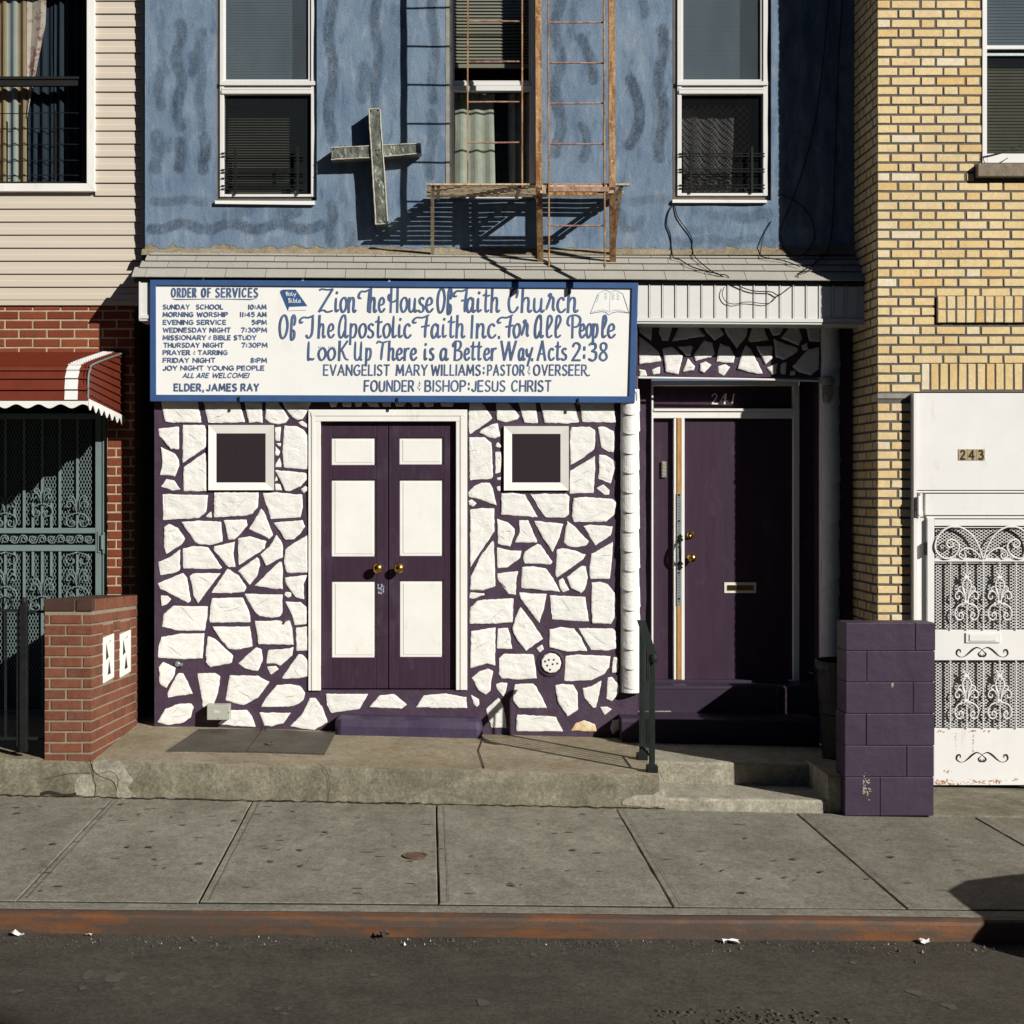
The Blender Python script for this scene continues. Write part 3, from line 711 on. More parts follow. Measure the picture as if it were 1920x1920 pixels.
mb.quad((XS0, Y(12.2), .1), (XS0, Y(DS), .1), (XS0, Y(DS), 3.66), (XS0, Y(12.2), 3.66))
mb.quad((XS1, Y(DS), .1), (XS1, Y(DD)+.02, .1), (XS1, Y(DD)+.02, 3.66), (XS1, Y(DS), 3.66))
mb.quad((XS0, Y(DS), 3.66), (XS1, Y(DS), 3.66), (XS1, Y(12.2), 3.66), (XS0, Y(12.2), 3.66))
mb.quad((PX(250, 12), Y(12.1), 0), (XS0, Y(12.1), 0), (XS0, Y(12.1), 3.9), (PX(250, 12), Y(12.1), 3.9))
SW = mb.build('stone_wall', M['mortar_purple'], CH, recalc=False)
# entry wall beside and above the side door
mb = MB(); ZL = PZ(707, DE)
rough_panel(mb, XS1-.02, 3.02, ZL, 3.7, Y(DE), .05, .006)
rough_panel(mb, 3.02, 3.275, .1, 3.7, Y(DE), .05, .005)
mb.quad((XS1-.02, Y(DE), ZL), (3.02, Y(DE), ZL), (3.02, Y(DD), ZL), (XS1-.02, Y(DD), ZL))
mb.quad((3.02, Y(DD), .1), (3.02, Y(DE), .1), (3.02, Y(DE), ZL), (3.02, Y(DD), ZL))
rough_panel(mb, XS1-.05, PX(1221, DD), .1, ZL, Y(DD)-.012, .05, .005); rough_panel(mb, PX(1498, DD), 3.02, .1, ZL, Y(DD)-.012, .05, .004)
mb.build('entry_wall', M['mortar_purple'], CH, recalc=False)

ZA = (280, 740, 5.647); ZBm = (280, 1060, 5.647); ZC_ = (560, 740, 2.909); ZD = (860, 740, 5.647); ZE = (860, 1060, 5.647); ZF_ = (1160, 460, 4.)
STONES = [(ZA, '''122,60 508,60 555,295 250,300 165,290|570,60 950,60 1015,290 780,300 625,295|1005,60 1195,60 1197,300 1130,290 1050,300|1235,60 1350,60 1480,250 1440,300 1360,318 1270,300 1225,255|1400,60 1720,60 1680,170 1620,260 1570,270 1510,235 1440,145|1575,290 1620,280 1672,310 1672,352 1600,320|95,362 315,338 315,580 225,575 110,440|355,322 585,322 600,380 598,560 352,725|122,552 200,590 280,630 315,700 315,760 268,870 200,850 108,855 130,780 135,700|185,893 260,910 335,1005 250,1018 125,970|360,770 590,612 602,650 605,1020 360,1022|1330,345 1395,338 1385,490 1340,488|1345,515 1390,508 1392,550 1370,552|1335,548 1385,605 1365,645 1335,640|1375,665 1400,740 1398,768 1335,765 1340,730|1430,328 1560,335 1630,370 1675,430 1678,788 1430,772 1410,640 1420,450|1330,798 1640,825 1670,840 1665,900 1600,970 1490,1022 1440,1015 1400,930|1345,862 1365,910 1325,915|1335,940 1385,945 1402,1000 1400,1015 1335,1013|1605,1000 1655,965 1675,985 1672,1015 1635,1045|145,1050 400,1062 622,1062 610,1190 605,1240 530,1305 148,1325|690,1035 1160,1035 1150,1190 1090,1260 1040,1280 685,1300|1198,1045 1340,1035 1620,1060 1622,1200 1600,1300 1290,1315|595,1290 655,1235 662,1300|340,1350 500,1335 760,1345 778,1560 640,1592 530,1585 480,1555|790,1328 1030,1322 1038,1385 940,1500 905,1530 838,1538|1185,1205 1220,1250 1312,1480 1270,1530 1060,1420|1315,1355 1620,1330 1652,1395 1590,1480 1530,1530 1440,1535 1400,1470|155,1400 210,1368 300,1410 380,1525 350,1580 180,1690 155,1600|355,1630 480,1600 620,1615 680,1700 770,1835 740,1848 360,1840|690,1608 800,1580 905,1555 892,1680 912,1825 840,1825 680,1650|945,1520 1060,1500 1240,1550 1220,1630 1130,1690 950,1805 940,1650|1345,1488 1390,1540 1418,1605 1410,1720 1240,1810 1175,1695 1270,1610|1675,1490 1675,1885 1450,1888 1425,1760 1440,1640 1500,1590|325,1640 325,1860 280,1885 120,1910 92,1775 200,1730'''),
(ZBm, '''938,58 1140,-87 1165,-60 1172,0 1140,115 1065,205|1110,218 1380,-40 1400,-35 1412,30 1412,250 1350,255|90,190 355,80 400,130 440,380 410,400 120,250|430,110 470,85 755,82 515,400 470,320|830,35 950,110 1035,240 1000,285 850,295 655,290|1435,130 1670,100 1635,210 1638,360 1550,335 1450,200|1440,280 1500,290 1508,330 1470,340 1430,310|120,318 190,325 232,355 190,410 130,430|250,430 620,435 615,540 590,690 300,690 135,650 152,515|660,350 990,340 1060,500 1072,600 640,605 645,430|1005,300 1410,312 1412,540 1290,555 1160,535 1090,450|1438,385 1600,390 1665,440 1665,620 1540,635 1510,530|1115,590 1490,580 1515,680 1530,840 1150,838 1140,740|665,650 1065,645 1095,855 910,895 840,880 740,770|1550,660 1668,645 1675,900 1560,905 1555,780|130,760 330,725 585,722 565,985 370,995 92,975 105,850|620,750 700,780 890,960 870,1035 650,1078 598,1030 600,900|945,1035 1130,865 1190,890 1203,1000 1150,1120 1010,1090|1260,895 1440,885 1530,865 1510,950 1390,1068 1335,1040 1238,1035|1245,1072 1340,1065 1370,1100 1290,1158|1405,1190 1580,940 1620,945 1670,1000 1690,1170 1590,1195 1420,1200|100,1080 150,1022 280,1085 260,1180 180,1298 112,1260|290,1160 320,1140 360,1145 405,1230 458,1360 200,1398 195,1350|510,1145 700,1138 750,1180 745,1240 720,1370 680,1470 570,1510 540,1300|850,1165 1150,1170 1275,1235 1150,1400 1000,1480 940,1470 810,1430|1180,1500 1260,1370 1350,1270 1480,1255 1600,1280 1650,1350 1630,1430 1530,1490 1400,1500|85,1660 170,1520 300,1470 440,1460 468,1500 440,1610 350,1670 200,1690|730,1680 850,1535 1030,1530 1085,1590 1125,1710 900,1700|1165,1558 1500,1562 1420,1670 1290,1705 1215,1700|1700,1405 1760,1405 1830,1500 1890,1660 1740,1745 1490,1705 1620,1570'''),
(ZC_, '''150,1632 380,1632 330,1715 180,1735 155,1690|385,1705 440,1640 520,1632 590,1690 560,1712|642,1705 680,1640 800,1630 915,1650 918,1710|165,38 215,38 205,66 175,68|235,38 285,38 290,66 240,66|305,38 350,38 340,66 310,66|370,38 430,38 440,66 385,66|455,38 500,38 505,66 460,66|525,38 590,38 570,66 530,66|610,38 660,38 660,66 620,66|680,38 740,38 735,66 690,66|770,38 850,38 840,66 780,66'''),
(ZD, '''115,70 240,70 355,245 340,270 120,418 105,330|395,70 510,70 645,225 620,260 500,295 400,270|630,70 810,70 840,300 690,300 665,190|860,70 1215,70 1275,290 1150,305 905,300|1280,70 1640,70 1660,300 1310,290|345,320 412,298 440,440 375,468 220,410 235,375|395,520 420,500 452,545 440,565 390,555|390,605 445,605 462,680 440,830 385,845|388,870 450,870 440,905 405,910|400,970 440,965 440,1020 415,1015|108,455 270,450 345,510 355,640 362,880 330,890 120,905|100,1040 160,970 250,930 330,935 360,985 400,1175 230,1110 110,1085|105,1120 140,1110 190,1155 150,1185 110,1165|1200,345 1390,340 1440,380 1445,500 1430,580 1300,680 1185,745 1180,400|1470,345 1540,338 1640,390 1650,450 1640,610 1590,605 1510,560|1180,810 1440,650 1445,780 1425,1040 1175,1045|1485,635 1560,640 1640,700 1650,780 1610,940 1480,890|1460,990 1530,950 1595,1010 1590,1060 1550,1062|450,1050 560,1038 700,1060 840,1300 445,1272|760,1050 950,1050 1140,1050 1170,1080 1165,1270 1110,1305 920,1295 870,1230|1212,1095 1350,1085 1630,1105 1665,1140 1650,1270 1560,1345 1220,1348 1200,1290|120,1215 250,1200 378,1205 375,1450 240,1650 120,1830|125,1925 240,1700 360,1545 375,1560 388,2030 250,2072 118,2070|405,1315 520,1350 590,1420 590,1480 545,1608 415,1580|635,1328 735,1330 830,1555 820,1565 595,1565 640,1450|800,1335 1105,1368 1070,1500 995,1668 880,1500|1145,1335 1250,1420 1375,1555 1360,1590 1240,1620 1150,1600 1110,1560|1315,1390 1360,1378 1632,1395 1610,1490 1450,1595|405,1615 520,1645 662,1655 650,1730 520,1825 410,1840|700,1660 830,1580 870,1595 990,1770 970,1800 700,1785 680,1725|1040,1640 1100,1625 1230,1650 1345,1695 1320,1740 1040,1940 1020,1910|1400,1690 1632,1560 1625,1700 1600,1950 1390,1950 1380,1830'''),
(ZE, '''410,85 635,60 610,130 605,310 530,300 415,150|670,20 780,10 920,30 1000,140 1070,280 660,238|1140,130 1300,0 1340,10 1365,130 1340,250 1295,298 1190,240|1060,160 1100,135 1172,262 1110,285 1070,240|1410,180 1490,172 1580,200 1650,290 1648,560 1610,618 1410,615 1405,400|118,290 270,295 275,315 150,355 115,340|120,450 200,370 580,348 575,600 420,615 110,620|640,285 800,300 930,300 905,450 850,612 650,350|965,315 1340,335 1378,595 990,570|655,440 780,600 895,775 715,902 620,800 565,680 600,550|130,700 390,655 385,1060 290,1040 120,1090|415,670 520,660 545,740 565,885 405,880|960,680 1080,652 1220,670 1290,760 1360,905 1150,915 960,870|1268,665 1630,670 1660,700 1665,880 1560,905 1400,890|825,880 885,835 902,890 860,918|430,980 480,935 790,940 828,1195 640,1212 460,1195 425,1150|1130,960 1240,945 1610,960 1590,1080 1540,1150 1400,1215 1120,1225|1640,970 1680,975 1695,1080 1670,1135 1615,1138|140,1190 220,1120 310,1095 368,1120 345,1200 335,1330 290,1365 210,1330|395,1260 450,1238 520,1245 500,1330 470,1390 410,1310|600,1260 780,1248 820,1280 935,1510 640,1510 580,1430 575,1360|1020,1270 1080,1255 1215,1265 1255,1340 1262,1530 1150,1598 1050,1450|1310,1300 1400,1280 1510,1220 1480,1400 1450,1500 1420,1505 1330,1400|1575,1190 1620,1180 1700,1270 1690,1360 1620,1438 1565,1410|130,1370 210,1415 220,1470 190,1500 155,1460|290,1520 420,1400 470,1480 495,1600 505,1720 350,1715 320,1640|615,1580 860,1592 1030,1605 1105,1755 610,1755|1185,1750 1240,1670 1330,1640 1440,1680 1465,1760|1495,1500 1570,1495 1620,1525 1545,1585|1630,1640 1715,1625 1725,1670 1690,1740 1630,1790 1605,1720''')]
LINTEL = (ZF_, '''150,590 250,590 245,715 150,650|310,600 410,590 370,715 330,715 300,660|460,590 530,590 600,625 650,680 400,720|620,590 740,590 790,670 720,715 650,640|790,590 965,590 960,680 885,775 800,650|1010,590 1075,590 1125,710 1000,725 970,715|1110,590 1250,590 1210,670 1160,680|1290,600 1340,590 1375,700 1350,750 1215,695|1400,590 1510,595 1510,725 1430,720|150,680 230,740 300,800 318,870 150,895|330,770 400,760 480,830 445,970 350,950|440,760 555,755 540,830 510,830|640,710 700,730 720,810 690,840 575,870 565,820|760,735 830,755 870,830 860,885 730,875|950,745 985,770 1080,960 1040,965 890,930 910,850|1030,755 1150,755 1150,850 1100,895|1160,700 1340,770 1340,800 1240,860 1180,840|1370,750 1410,732 1420,780 1380,788|1300,910 1420,780 1505,760 1500,930 1440,975 1350,950|480,950 520,845 570,910 560,940|610,890 650,870 695,895 640,960 610,945|745,910 800,890 835,915 790,978 750,960|1110,920 1190,880 1180,960 1150,970|1215,890 1260,875 1250,970 1215,960|250,930 310,910 310,960 260,970|155,930 200,935 212,980 160,980|1290,940 1325,940 1325,975 1285,975''')
rs = random.Random(5)
def stone(mb, poly, D, lift=.0085):
    pts = [Vector((PX(a, D), PZ(b, D))) for a, b in poly]
    if sum(pts[i].x*pts[(i+1) % len(pts)].y-pts[(i+1) % len(pts)].x*pts[i].y for i in range(len(pts))) < 0: pts.reverse()
    # round the corners slightly, then densify with ragged jitter
    rd = []
    m = len(pts)
    for i in range(m):
        a, b, c = pts[i-1], pts[i], pts[(i+1) % m]
        k = min(.006, (a-b).length*.3, (c-b).length*.3)
        rd += [b+(a-b).normalized()*k, b+(a-b+c-b)*.0+((a-b).normalized()+(c-b).normalized())*k*.22, b+(c-b).normalized()*k]
    out = []
    for i in range(len(rd)):
        a, b = rd[i], rd[(i+1) % len(rd)]; L = (b-a).length; n = max(1, int(L/.016))
        for k in range(n): out.append(a+(b-a)*k/n)
    cen = sum(out, Vector((0, 0)))/len(out); size = sum((p-cen).length for p in out)/len(out)
    sd_ = rs.random()*50
    out = [p+Vector((mnoise.noise(Vector((p.x*38, p.y*38, sd_))), mnoise.noise(Vector((p.x*38, p.y*38, sd_+9)))))*.0045 for p in out]
    m = len(out); y = Y(D); tx, tz = rs.uniform(-.02, .02), rs.uniform(-.02, .02)
    lift = lift*rs.uniform(.8, 1.25)*min(1, .45+size*6)
    rings = [(1.0, .006), (1.0, -lift*.55), (max(.6, 1-.006/size), -lift*.85), (max(.45, 1-.018/size), -lift), (.62, -lift), (.3, -lift)]
    o = len(mb.v)
    for q, (s, h) in enumerate(rings):
        for p in out:
            pp = cen+(p-cen)*s; d = pp-cen
            hh = h+((tx*d.x+tz*d.y)+mnoise.noise(Vector((pp.x*14, pp.y*22, sd_)))*.0035 if q >= 2 else 0)
            mb.v.append((pp.x, y+hh, pp.y))
    mb.v.append((cen.x, y-lift, cen.y)); c = len(mb.v)-1; mb.rv = rs.random(); km = mb.mi
    for q in range(len(rings)-1):
        for i in range(m): mb.face((o+q*m+i, o+q*m+(i+1) % m, o+(q+1)*m+(i+1) % m, o+(q+1)*m+i))
    for i in range(m): mb.face((o+5*m+i, o+5*m+(i+1) % m, c))
    if size > .045 and km == 0:      # fissures cast in the stone's face
        for q in range(rs.choice([0, 0, 1, 1, 2])):
            a = rs.choice(out); a = cen+(a-cen)*rs.uniform(.2, .8); an = rs.choice([-.7, -.5, .5, .8, .2])+rs.uniform(-.3, .3); L_ = size*rs.uniform(.3, .9); pts_ = []
            for t in range(7):
                p = a+Vector((math.cos(an), math.sin(an)))*(t/6-.5)*L_*1.4+Vector((rs.uniform(-1, 1), rs.uniform(-1, 1)))*.004
                d = p-cen
                if d.length > size*.74: continue
                pts_.append((p.x, y-lift+(tx*d.x+tz*d.y)+mnoise.noise(Vector((p.x*14, p.y*22, sd_)))*.0035-.0016, p.y))
            if len(pts_) > 2:
                mb.mi = 2
                for u_, (p, q_) in enumerate(zip(pts_, pts_[1:])):
                    wl = .0011+.0014*math.sin((u_+.5)/(len(pts_)-1)*3.14); mb.quad((p[0], p[1], p[2]-wl*.6), (q_[0], q_[1], q_[2]-wl*.6), (q_[0], q_[1], q_[2]+wl*.6), (p[0], p[1], p[2]+wl*.6))
                mb.mi = km
def parse(zm, s): return [[(zm[0]+float(p.split(',')[0])/zm[2], zm[1]+float(p.split(',')[1])/zm[2]) for p in q.split()] for q in s.split('|')]
mb = MB()
for zm, s in STONES:
    for poly in parse(zm, s):
        mb.mi = 1 if (zm is ZE and abs(poly[0][0]-(860+1185/5.647)) < .1 and abs(poly[0][1]-(1060+1750/5.647)) < .1) else 0
        stone(mb, poly, DS)
M['fissure'] = simple('stone_fissure', (.36, .31, .25), .9, .2, 20, 0)
mb.build('facing_stones', [M['stone'], M['stone_yellow'], M['fissure']], SW, recalc=False)
mb = MB()
for poly in parse(*LINTEL): stone(mb, poly, DE, .014)
mb.build('lintel_stones', [M['stone'], M['stone_yellow'], M['fissure']], CH, recalc=False)
# ---- scalloped white corner columns
def scallop(name, xc, wd, D, ztop, zbot, shift):
    mb = MB(); pitch = .1465; z = ztop; r = random.Random(int(D*100)); nu = 10
    while z > zbot-.01:
        zl = max(z-pitch, zbot); q = (zl-zbot)/(ztop-zbot); cx = xc+shift*(1-q)**3+r.uniform(-.004, .004); rows = []
        for k in range(6):
            t = k/5.; row = []
            for i in range(nu+1):
                u = -1+2*i/nu; bow = .030*(1-u*u) if zl > zbot+.001 else 0
                zz = z+.02-(z+.02-zl)*t-bow*t
                row.append((cx+u*wd/2*(1+.05*t)+r.uniform(-.0012, .0012), Y(D)-.012-.045*(1-u*u)**.8-.014*t+(.012 if k == 0 else 0), zz))
            rows.append(row)
        rows.append([(x, y+.012, zz+.002) for x, y, zz in rows[-1]])
        o = len(mb.v)
        for rw in rows: mb.v += rw
        for k in range(len(rows)-1):
            for i in range(nu): mb.face((o+k*(nu+1)+i, o+(k+1)*(nu+1)+i, o+(k+1)*(nu+1)+i+1, o+k*(nu+1)+i+1))
        z -= pitch
    mb.box(xc-wd/2+shift*.2, xc+wd/2, Y(D)-.008, Y(D)+.05, zbot, ztop)
    return mb.build(name, M['stone'], CH, recalc=False)
scallop('corner_column', PX(1180, DS), PX(1197, DS)-PX(1163, DS), DS-.01, PZ(735, DS), PZ(1297, DS), .012)
scallop('corner_column', PX(1556, DE), PX(1573, DE)-PX(1539, DE), DE, 3.6, PZ(1330, DE), 0)

# ---- double church door
def panel_frame(mb, o, i, Do, Di, Db):   # mitred moulding: outer rect o, inner rect i (px), sloped in
    (a, b, c, d), (e, f, g, h) = o, i
    V = [P(a, d, Do), P(b, d, Do), P(b, c, Do), P(a, c, Do), P(e, h, Di), P(f, h, Di), P(f, g, Di), P(e, g, Di)]
    mb.add(V, [(0, 1, 5, 4), (1, 2, 6, 5), (2, 3, 7, 6), (3, 0, 4, 7)])
    W = [P(a, d, Do), P(b, d, Do), P(b, c, Do), P(a, c, Do)]; B = [(x, Y(Db), z) for x, y, z in W]
    mb.add(W+B, [(0, 4, 5, 1), (1, 5, 6, 2), (2, 6, 7, 3), (3, 7, 4, 0)])
mb = MB(); Dc = DS-.022
for a, b in ((578, 584), (584, 590), (590, 601)):
    mb.pbox(a, b, 768+(a-578), 1295, Dc+(.0 if a == 584 else .006), DS+.1)
for a, b in ((855, 863), (863, 869), (869, 876)):
    mb.pbox(a, b, 768+(876-b), 1294, Dc+(.0 if a == 863 else .006), DS+.1)
for a, b in ((768, 773), (773, 780), (780, 790)): mb.pbox(578+(a-768), 876-(a-768), a, b, Dc+(.0 if a == 773 else .005)-.001, DS+.1)
mb.build('door_frame', M['white'], CH, bevel=.003)
Dl = DS+.028
def door_leaf(p0, p1, panels, knob, label=None):
    mb = MB(); L, Rr = p0+.8, p1-.8
    xs_ = [L, panels[0][0], panels[0][1], Rr]
    mb.pbox(L, panels[0][0], 791, 1291, Dl, Dl+.04); mb.pbox(panels[0][1], Rr, 791, 1291, Dl, Dl+.04)
    ys_ = [791]+[v for p in panels for v in p[2:]]+[1291]
    for k in range(0, len(ys_), 2): mb.pbox(panels[0][0], panels[0][1], ys_[k], ys_[k+1], Dl, Dl+.04)
    leaf = mb.build('door_leaf', M['purple_door'], CH, bevel=.004)
    for a, b, c, d in panels:
        m2 = MB(); m2.pbox(a, b, c, d, Dl+.016, Dl+.03); m2.pbox(a+6, b-6, c+5, d-5, Dl+.0132, Dl+.02)
        m2.build('door_panel', M['white'], leaf, bevel=.003)
    m2 = MB(); m2.lathe([(.036, 0), (.036, -.006), (.014, -.012), (.013, -.035), (.028, -.045), (.036, -.062), (.034, -.075), (.022, -.085), (.001, -.088)], P(knob[0], knob[1], Dl), 'y', 24)
    m2.build('knob', M['brass'], leaf, smooth=True)
    return leaf
la = door_leaf(601.5, 728, [(622, 705.5, 820, 872), (622, 705.5, 899, 1043.5), (622.5, 706.5, 1089, 1233)], (708.5, 1065))
lb = door_leaf(728, 854.5, [(749, 832, 820, 871), (749.5, 832.5, 899, 1042.5), (750, 833.5, 1088, 1232)], (748.5, 1065))
for leaf, px in ((la, 600.5), (lb, 855.5)):
    for py in (825, 1033, 1258):
        m2 = MB(); m2.tube([P(px, py-10, Dl-.010), P(px, py+10, Dl-.010)], .005, 8); m2.pbox(px-1.6, px+1.6, py-10, py+10, Dl-.006, Dl)
        m2.build('hinge', M['brass'], leaf)
m2 = MB(); r = random.Random(2)
for k in range(34):
    a, b = 714+r.uniform(-6, 6), 1104+r.uniform(-9, 9); s = r.uniform(.6, 2.4)
    m2.add([P(a+s*math.cos(t*1.26)*r.uniform(.5, 1), b+s*math.sin(t*1.26), Dl-.0012-.00005*k) for t in range(5)], [(0, 1, 2, 3, 4)])
m2.build('paint_chip', simple('chipped_paint', (.35, .37, .45), .7, .3, 60, 0), la)
# ---- small square windows
for o_, i_ in (((390.7, 513, 797, 919), (405.7, 498, 812.6, 904.7)), ((945, 1066.5, 799, 919.5), (960, 1051, 813.5, 904.7))):
    mb = MB(); panel_frame(mb, o_, i_, DS-.024, DS-.012, DS+.01)
    wf = mb.build('window_frame', M['white'], CH, bevel=.002)
    mb = MB(); a, b, c, d = i_; mb.pbox(a-1, b+1, c-1, d+1, DS-.009, DS+.004); mb.build('screen_panel', M['screen'], wf)
# ---- white vent disc
mb = MB(); c = P(1033, 1243, DS); mb.lathe([(.076, .01), (.076, -.016), (.070, -.022), (.001, -.023)], c, 'y', 11)
vd = mb.build('vent_cap', M['white'], CH)
mb = MB(); mb.lathe([(.105, .008), (.105, -.006), (.09, -.012), (.08, .006)], c, 'y', 26); mb.build('mortar_ring', M['mortar_purple'], vd)
for px, py in [(913, 1013), (952, 997), (1005, 996), (1042, 1035), (993, 1042), (935, 1057), (965, 1100)]:
    q = P(860+px/5.647, 1060+py/5.647, DS); mb = MB(); mb.lathe([(.0075, -.02), (.0075, -.0245), (.0005, -.0246)], q, 'y', 10); mb.build('vent_hole', M['dark_plate'], vd)
mb = MB(); q = P(333, 1245, DS); mb.lathe([(.02, .01), (.022, -.012), (.012, -.02), (.001, -.021)], q, 'y', 8); mb.lathe([(.012, .01), (.012, -.02), (.001, -.021)], (q[0]+.03, q[1], q[2]-.004), 'y', 8)
mb.build('pipe_stub', M['galv'], CH)

# ---- side entrance: frame, transom, sidelight, door
mb = MB(); W_ = DD-.05
mb.pbox(1221.5, 1225, 714, 1277, W_, DD+.05); mb.pbox(1225, 1498, 714, 723, W_+.004, DD+.05); mb.pbox(1488, 1499, 723, 1276, W_+.002, DD+.05)
mb.pbox(1225, 1488, 766, 771, W_-.006, DD+.05); mb.pbox(1225, 1488, 771, 784, W_+.008, DD+.05)
mb.pbox(1277.5, 1283.5, 784, 1276, W_, DD+.05); mb.pbox(1263.5, 1270, 784, 1276, W_+.012, DD+.05)
EF = mb.build('entry_frame', [M['white']], CH, bevel=.003)
mb = MB(); mb.pbox(1225, 1488, 723, 766, DD+.012, DD+.05); TR = mb.build('transom_panel', M['purple_door'], CH)
mb = MB(); mb.pbox(1225, 1263.5, 784, 1276, DD+.002, DD+.05); SL = mb.build('sidelight_panel', M['purple_door'], CH)
mb = MB(); mb.pbox(1283.5, 1488, 785, 1275, DD-.004, DD+.05); SDo = mb.build('side_door', M['purple_door'], CH, bevel=.003)
mb = MB(); mb.pbox(1270, 1277.5, 784, 925, W_+.004, DD+.05); mb.build('wood_strip', M['wood'], EF); mb = MB(); mb.pbox(1270, 1277.5, 1135, 1279, W_+.004, DD+.05); mb.build('wood_strip', M['wood'], EF)
mb = MB(); mb.pbox(1269.5, 1277.5, 925, 1135, W_+.002, DD+.05); mb.mi = 1
for k in range(38):
    q = P(1273.5, 928+k*5.4, W_+.002); mb.lathe([(.004 if k % 9 else .008, 0), (.004 if k % 9 else .008, -.0012 if k % 9 else -.004), (.0004, -.0013 if k % 9 else -.005)], q, 'y', 8)
mb.build('strike_plate', [M['galv'], M['black_iron']], EF)
mb = MB(); q = P(1276, 1037, W_)
for py, s in ((1006, 1), (1012, 1.25), (1057, 1.25), (1064, 1)):
    mb.pprism([(1276-4.5*s, py), (1276, py-5*s), (1276+4.5*s, py), (1276, py+5*s)], W_-.006-.001*s, W_)
mb.tube([P(1275.5, py, W_-.004-.04*max(0, math.sin((py-1012)/45*math.pi))**.6) for py in range(1012, 1058, 3)], [.006+.005*math.sin((py-1012)/45*math.pi) for py in range(1012, 1058, 3)], 10)
mb.build('pull_handle', M['black_iron'], EF)
mb = MB(); mb.lathe([(.03, 0), (.03, -.008), (.024, -.02), (.022, -.028), (.010, -.029), (.001, -.026)], P(1294.5, 1003, DD-.004), 'y', 22); mb.build('deadbolt', M['brass'], SDo, smooth=False)
mb = MB(); mb.lathe([(.032, 0), (.032, -.006), (.014, -.012), (.013, -.03), (.026, -.04), (.032, -.054), (.026, -.068), (.001, -.072)], P(1295.5, 1046, DD-.004), 'y', 22); mb.build('knob', M['brass'], SDo, smooth=True)
mb = MB(); mb.pbox(1358, 1418, 1092, 1112, DD-.010, DD-.004); mb.mi = 1; mb.pbox(1364, 1413, 1097, 1107, DD-.016, DD-.010); mb.build('mail_slot', [M['num_white'], M['brass']], SDo, bevel=.002)
mb = MB(); mb.pbox(1241, 1249.5, 865, 895, DD-.018, DD+.002); mb.mi = 1
for k in range(4): mb.pbox(1242.5, 1248, 868+k*6.6, 872+k*6.6, DD-.022, DD-.018)
mb.build('doorbell_panel', [M['galv'], M['num_tile']], SL, bevel=.001)
# threshold and purple steps
mb = MB()
mb.pbox(1226, 1480, 1276, 1281, DD-.11, DD+.05); mb.box(PX(1190, 11.17), 3.02, Y(11.16), Y(DD)+.05, .30, PZ(1287, 11.15))
mb.tube([(PX(1182, 11.15), Y(11.165), PZ(1291, 11.15)), (PX(1457, 11.15), Y(11.165), PZ(1291, 11.15))], .018, 10)
mb.tube([(PX(1182, 11.15), Y(11.168), PZ(1300, 11.15)), (PX(1457, 11.15), Y(11.168), PZ(1300, 11.15))], .010, 8)
mb.tube([P(1458, 1290, 11.12), P(1460, 1297, 11.12), P(1457, 1306, 11.12), P(1459, 1335, 11.12)], [.012, .02, .012, .014], 8)
mb.box(PX(1168, 11.15), PX(1476, 11.15), Y(11.15), Y(11.4), .25, PZ(1289, 11.15))
mb.build('threshold', M['purple'], CH, bevel=.006)
mb = MB(); slab(mb, PX(1166, 10.82), PX(1536, 10.82), Y(10.82), Y(11.3), lambda x: PZ(1347, 10.82)-.012*(x-1.4), lambda x: zp(x)-.02, .02)
mb.build('lower_step', M['purple'], CH, recalc=False)
mb = MB(); mb.pbox(1170, 1258, 1333, 1334.6, 11.144, 11.16); mb.build('paint_edge', M['pale_conc'], CH)
# step below the double door
mb = MB(); slab(mb, PX(628, 10.82), PX(905, 10.82), Y(10.825), Y(11.02), lambda x: PZ(1349, 10.82)-.02*(x+.1), lambda x: zp(x)-.02, .045)
mb.build('door_step', simple('worn_purple_paint', (.050, .036, .072), .55, .25, 7, .5, 30, dirt=((.10, .085, .11), .6, 6, .58)), CH, recalc=False)
# numerals 241 on the transom (slanted serif figures)
def brush(mb, pts, wd, D, dq=0, conv=None):
    conv = conv or (lambda a, b: P(a, b, D))
    n = len(pts); L, Rr = [], []
    for i, p in enumerate(pts):
        a = pts[max(0, i-1)]; b = pts[min(n-1, i+1)]; dx, dy = b[0]-a[0], b[1]-a[1]; l = math.hypot(dx, dy) or 1
        ww = (wd[i] if isinstance(wd, list) else wd)/2; nx_, ny_ = -dy/l*ww, dx/l*ww
        L.append((p[0]+nx_, p[1]+ny_)); Rr.append((p[0]-nx_, p[1]-ny_))
    poly = L+Rr[::-1]; o = len(mb.v)
    for a, b in L+Rr:
        x, y, z = conv(a, b); mb.v.append((x, y-dq-2e-5*((len(mb.v)-o) % n), z))
    for i in range(n-1): mb.face((o+i, o+i+1, o+n+i+1, o+n+i))
mb = MB(); DT = DD+.010
brush(mb, catmull([(1335, 744), (1337, 739.5), (1341, 738.5), (1344, 741), (1343, 746), (1335, 757)], 5), [1.4]*26, DT); brush(mb, [(1334.5, 756.5), (1346, 757)], 2.4, DT, .0002)
brush(mb, [(1360, 738.5), (1351, 752.5), (1365, 752)], 1.8, DT, .0003); brush(mb, [(1361, 738), (1358.5, 758)], 3, DT, .0005)
brush(mb, [(1376, 738), (1373, 757)], 2.6, DT, .0006)
mb.build('house_number', M['num_white'], TR, recalc=False)
# conduit over the door
mb = MB(); mb.tube([P(1197, 708, DE-.02), P(1400, 711, DE-.02), P(1535, 714, DE-.02)], .009, 8); mb.build('conduit', M['white_metal'], CH)
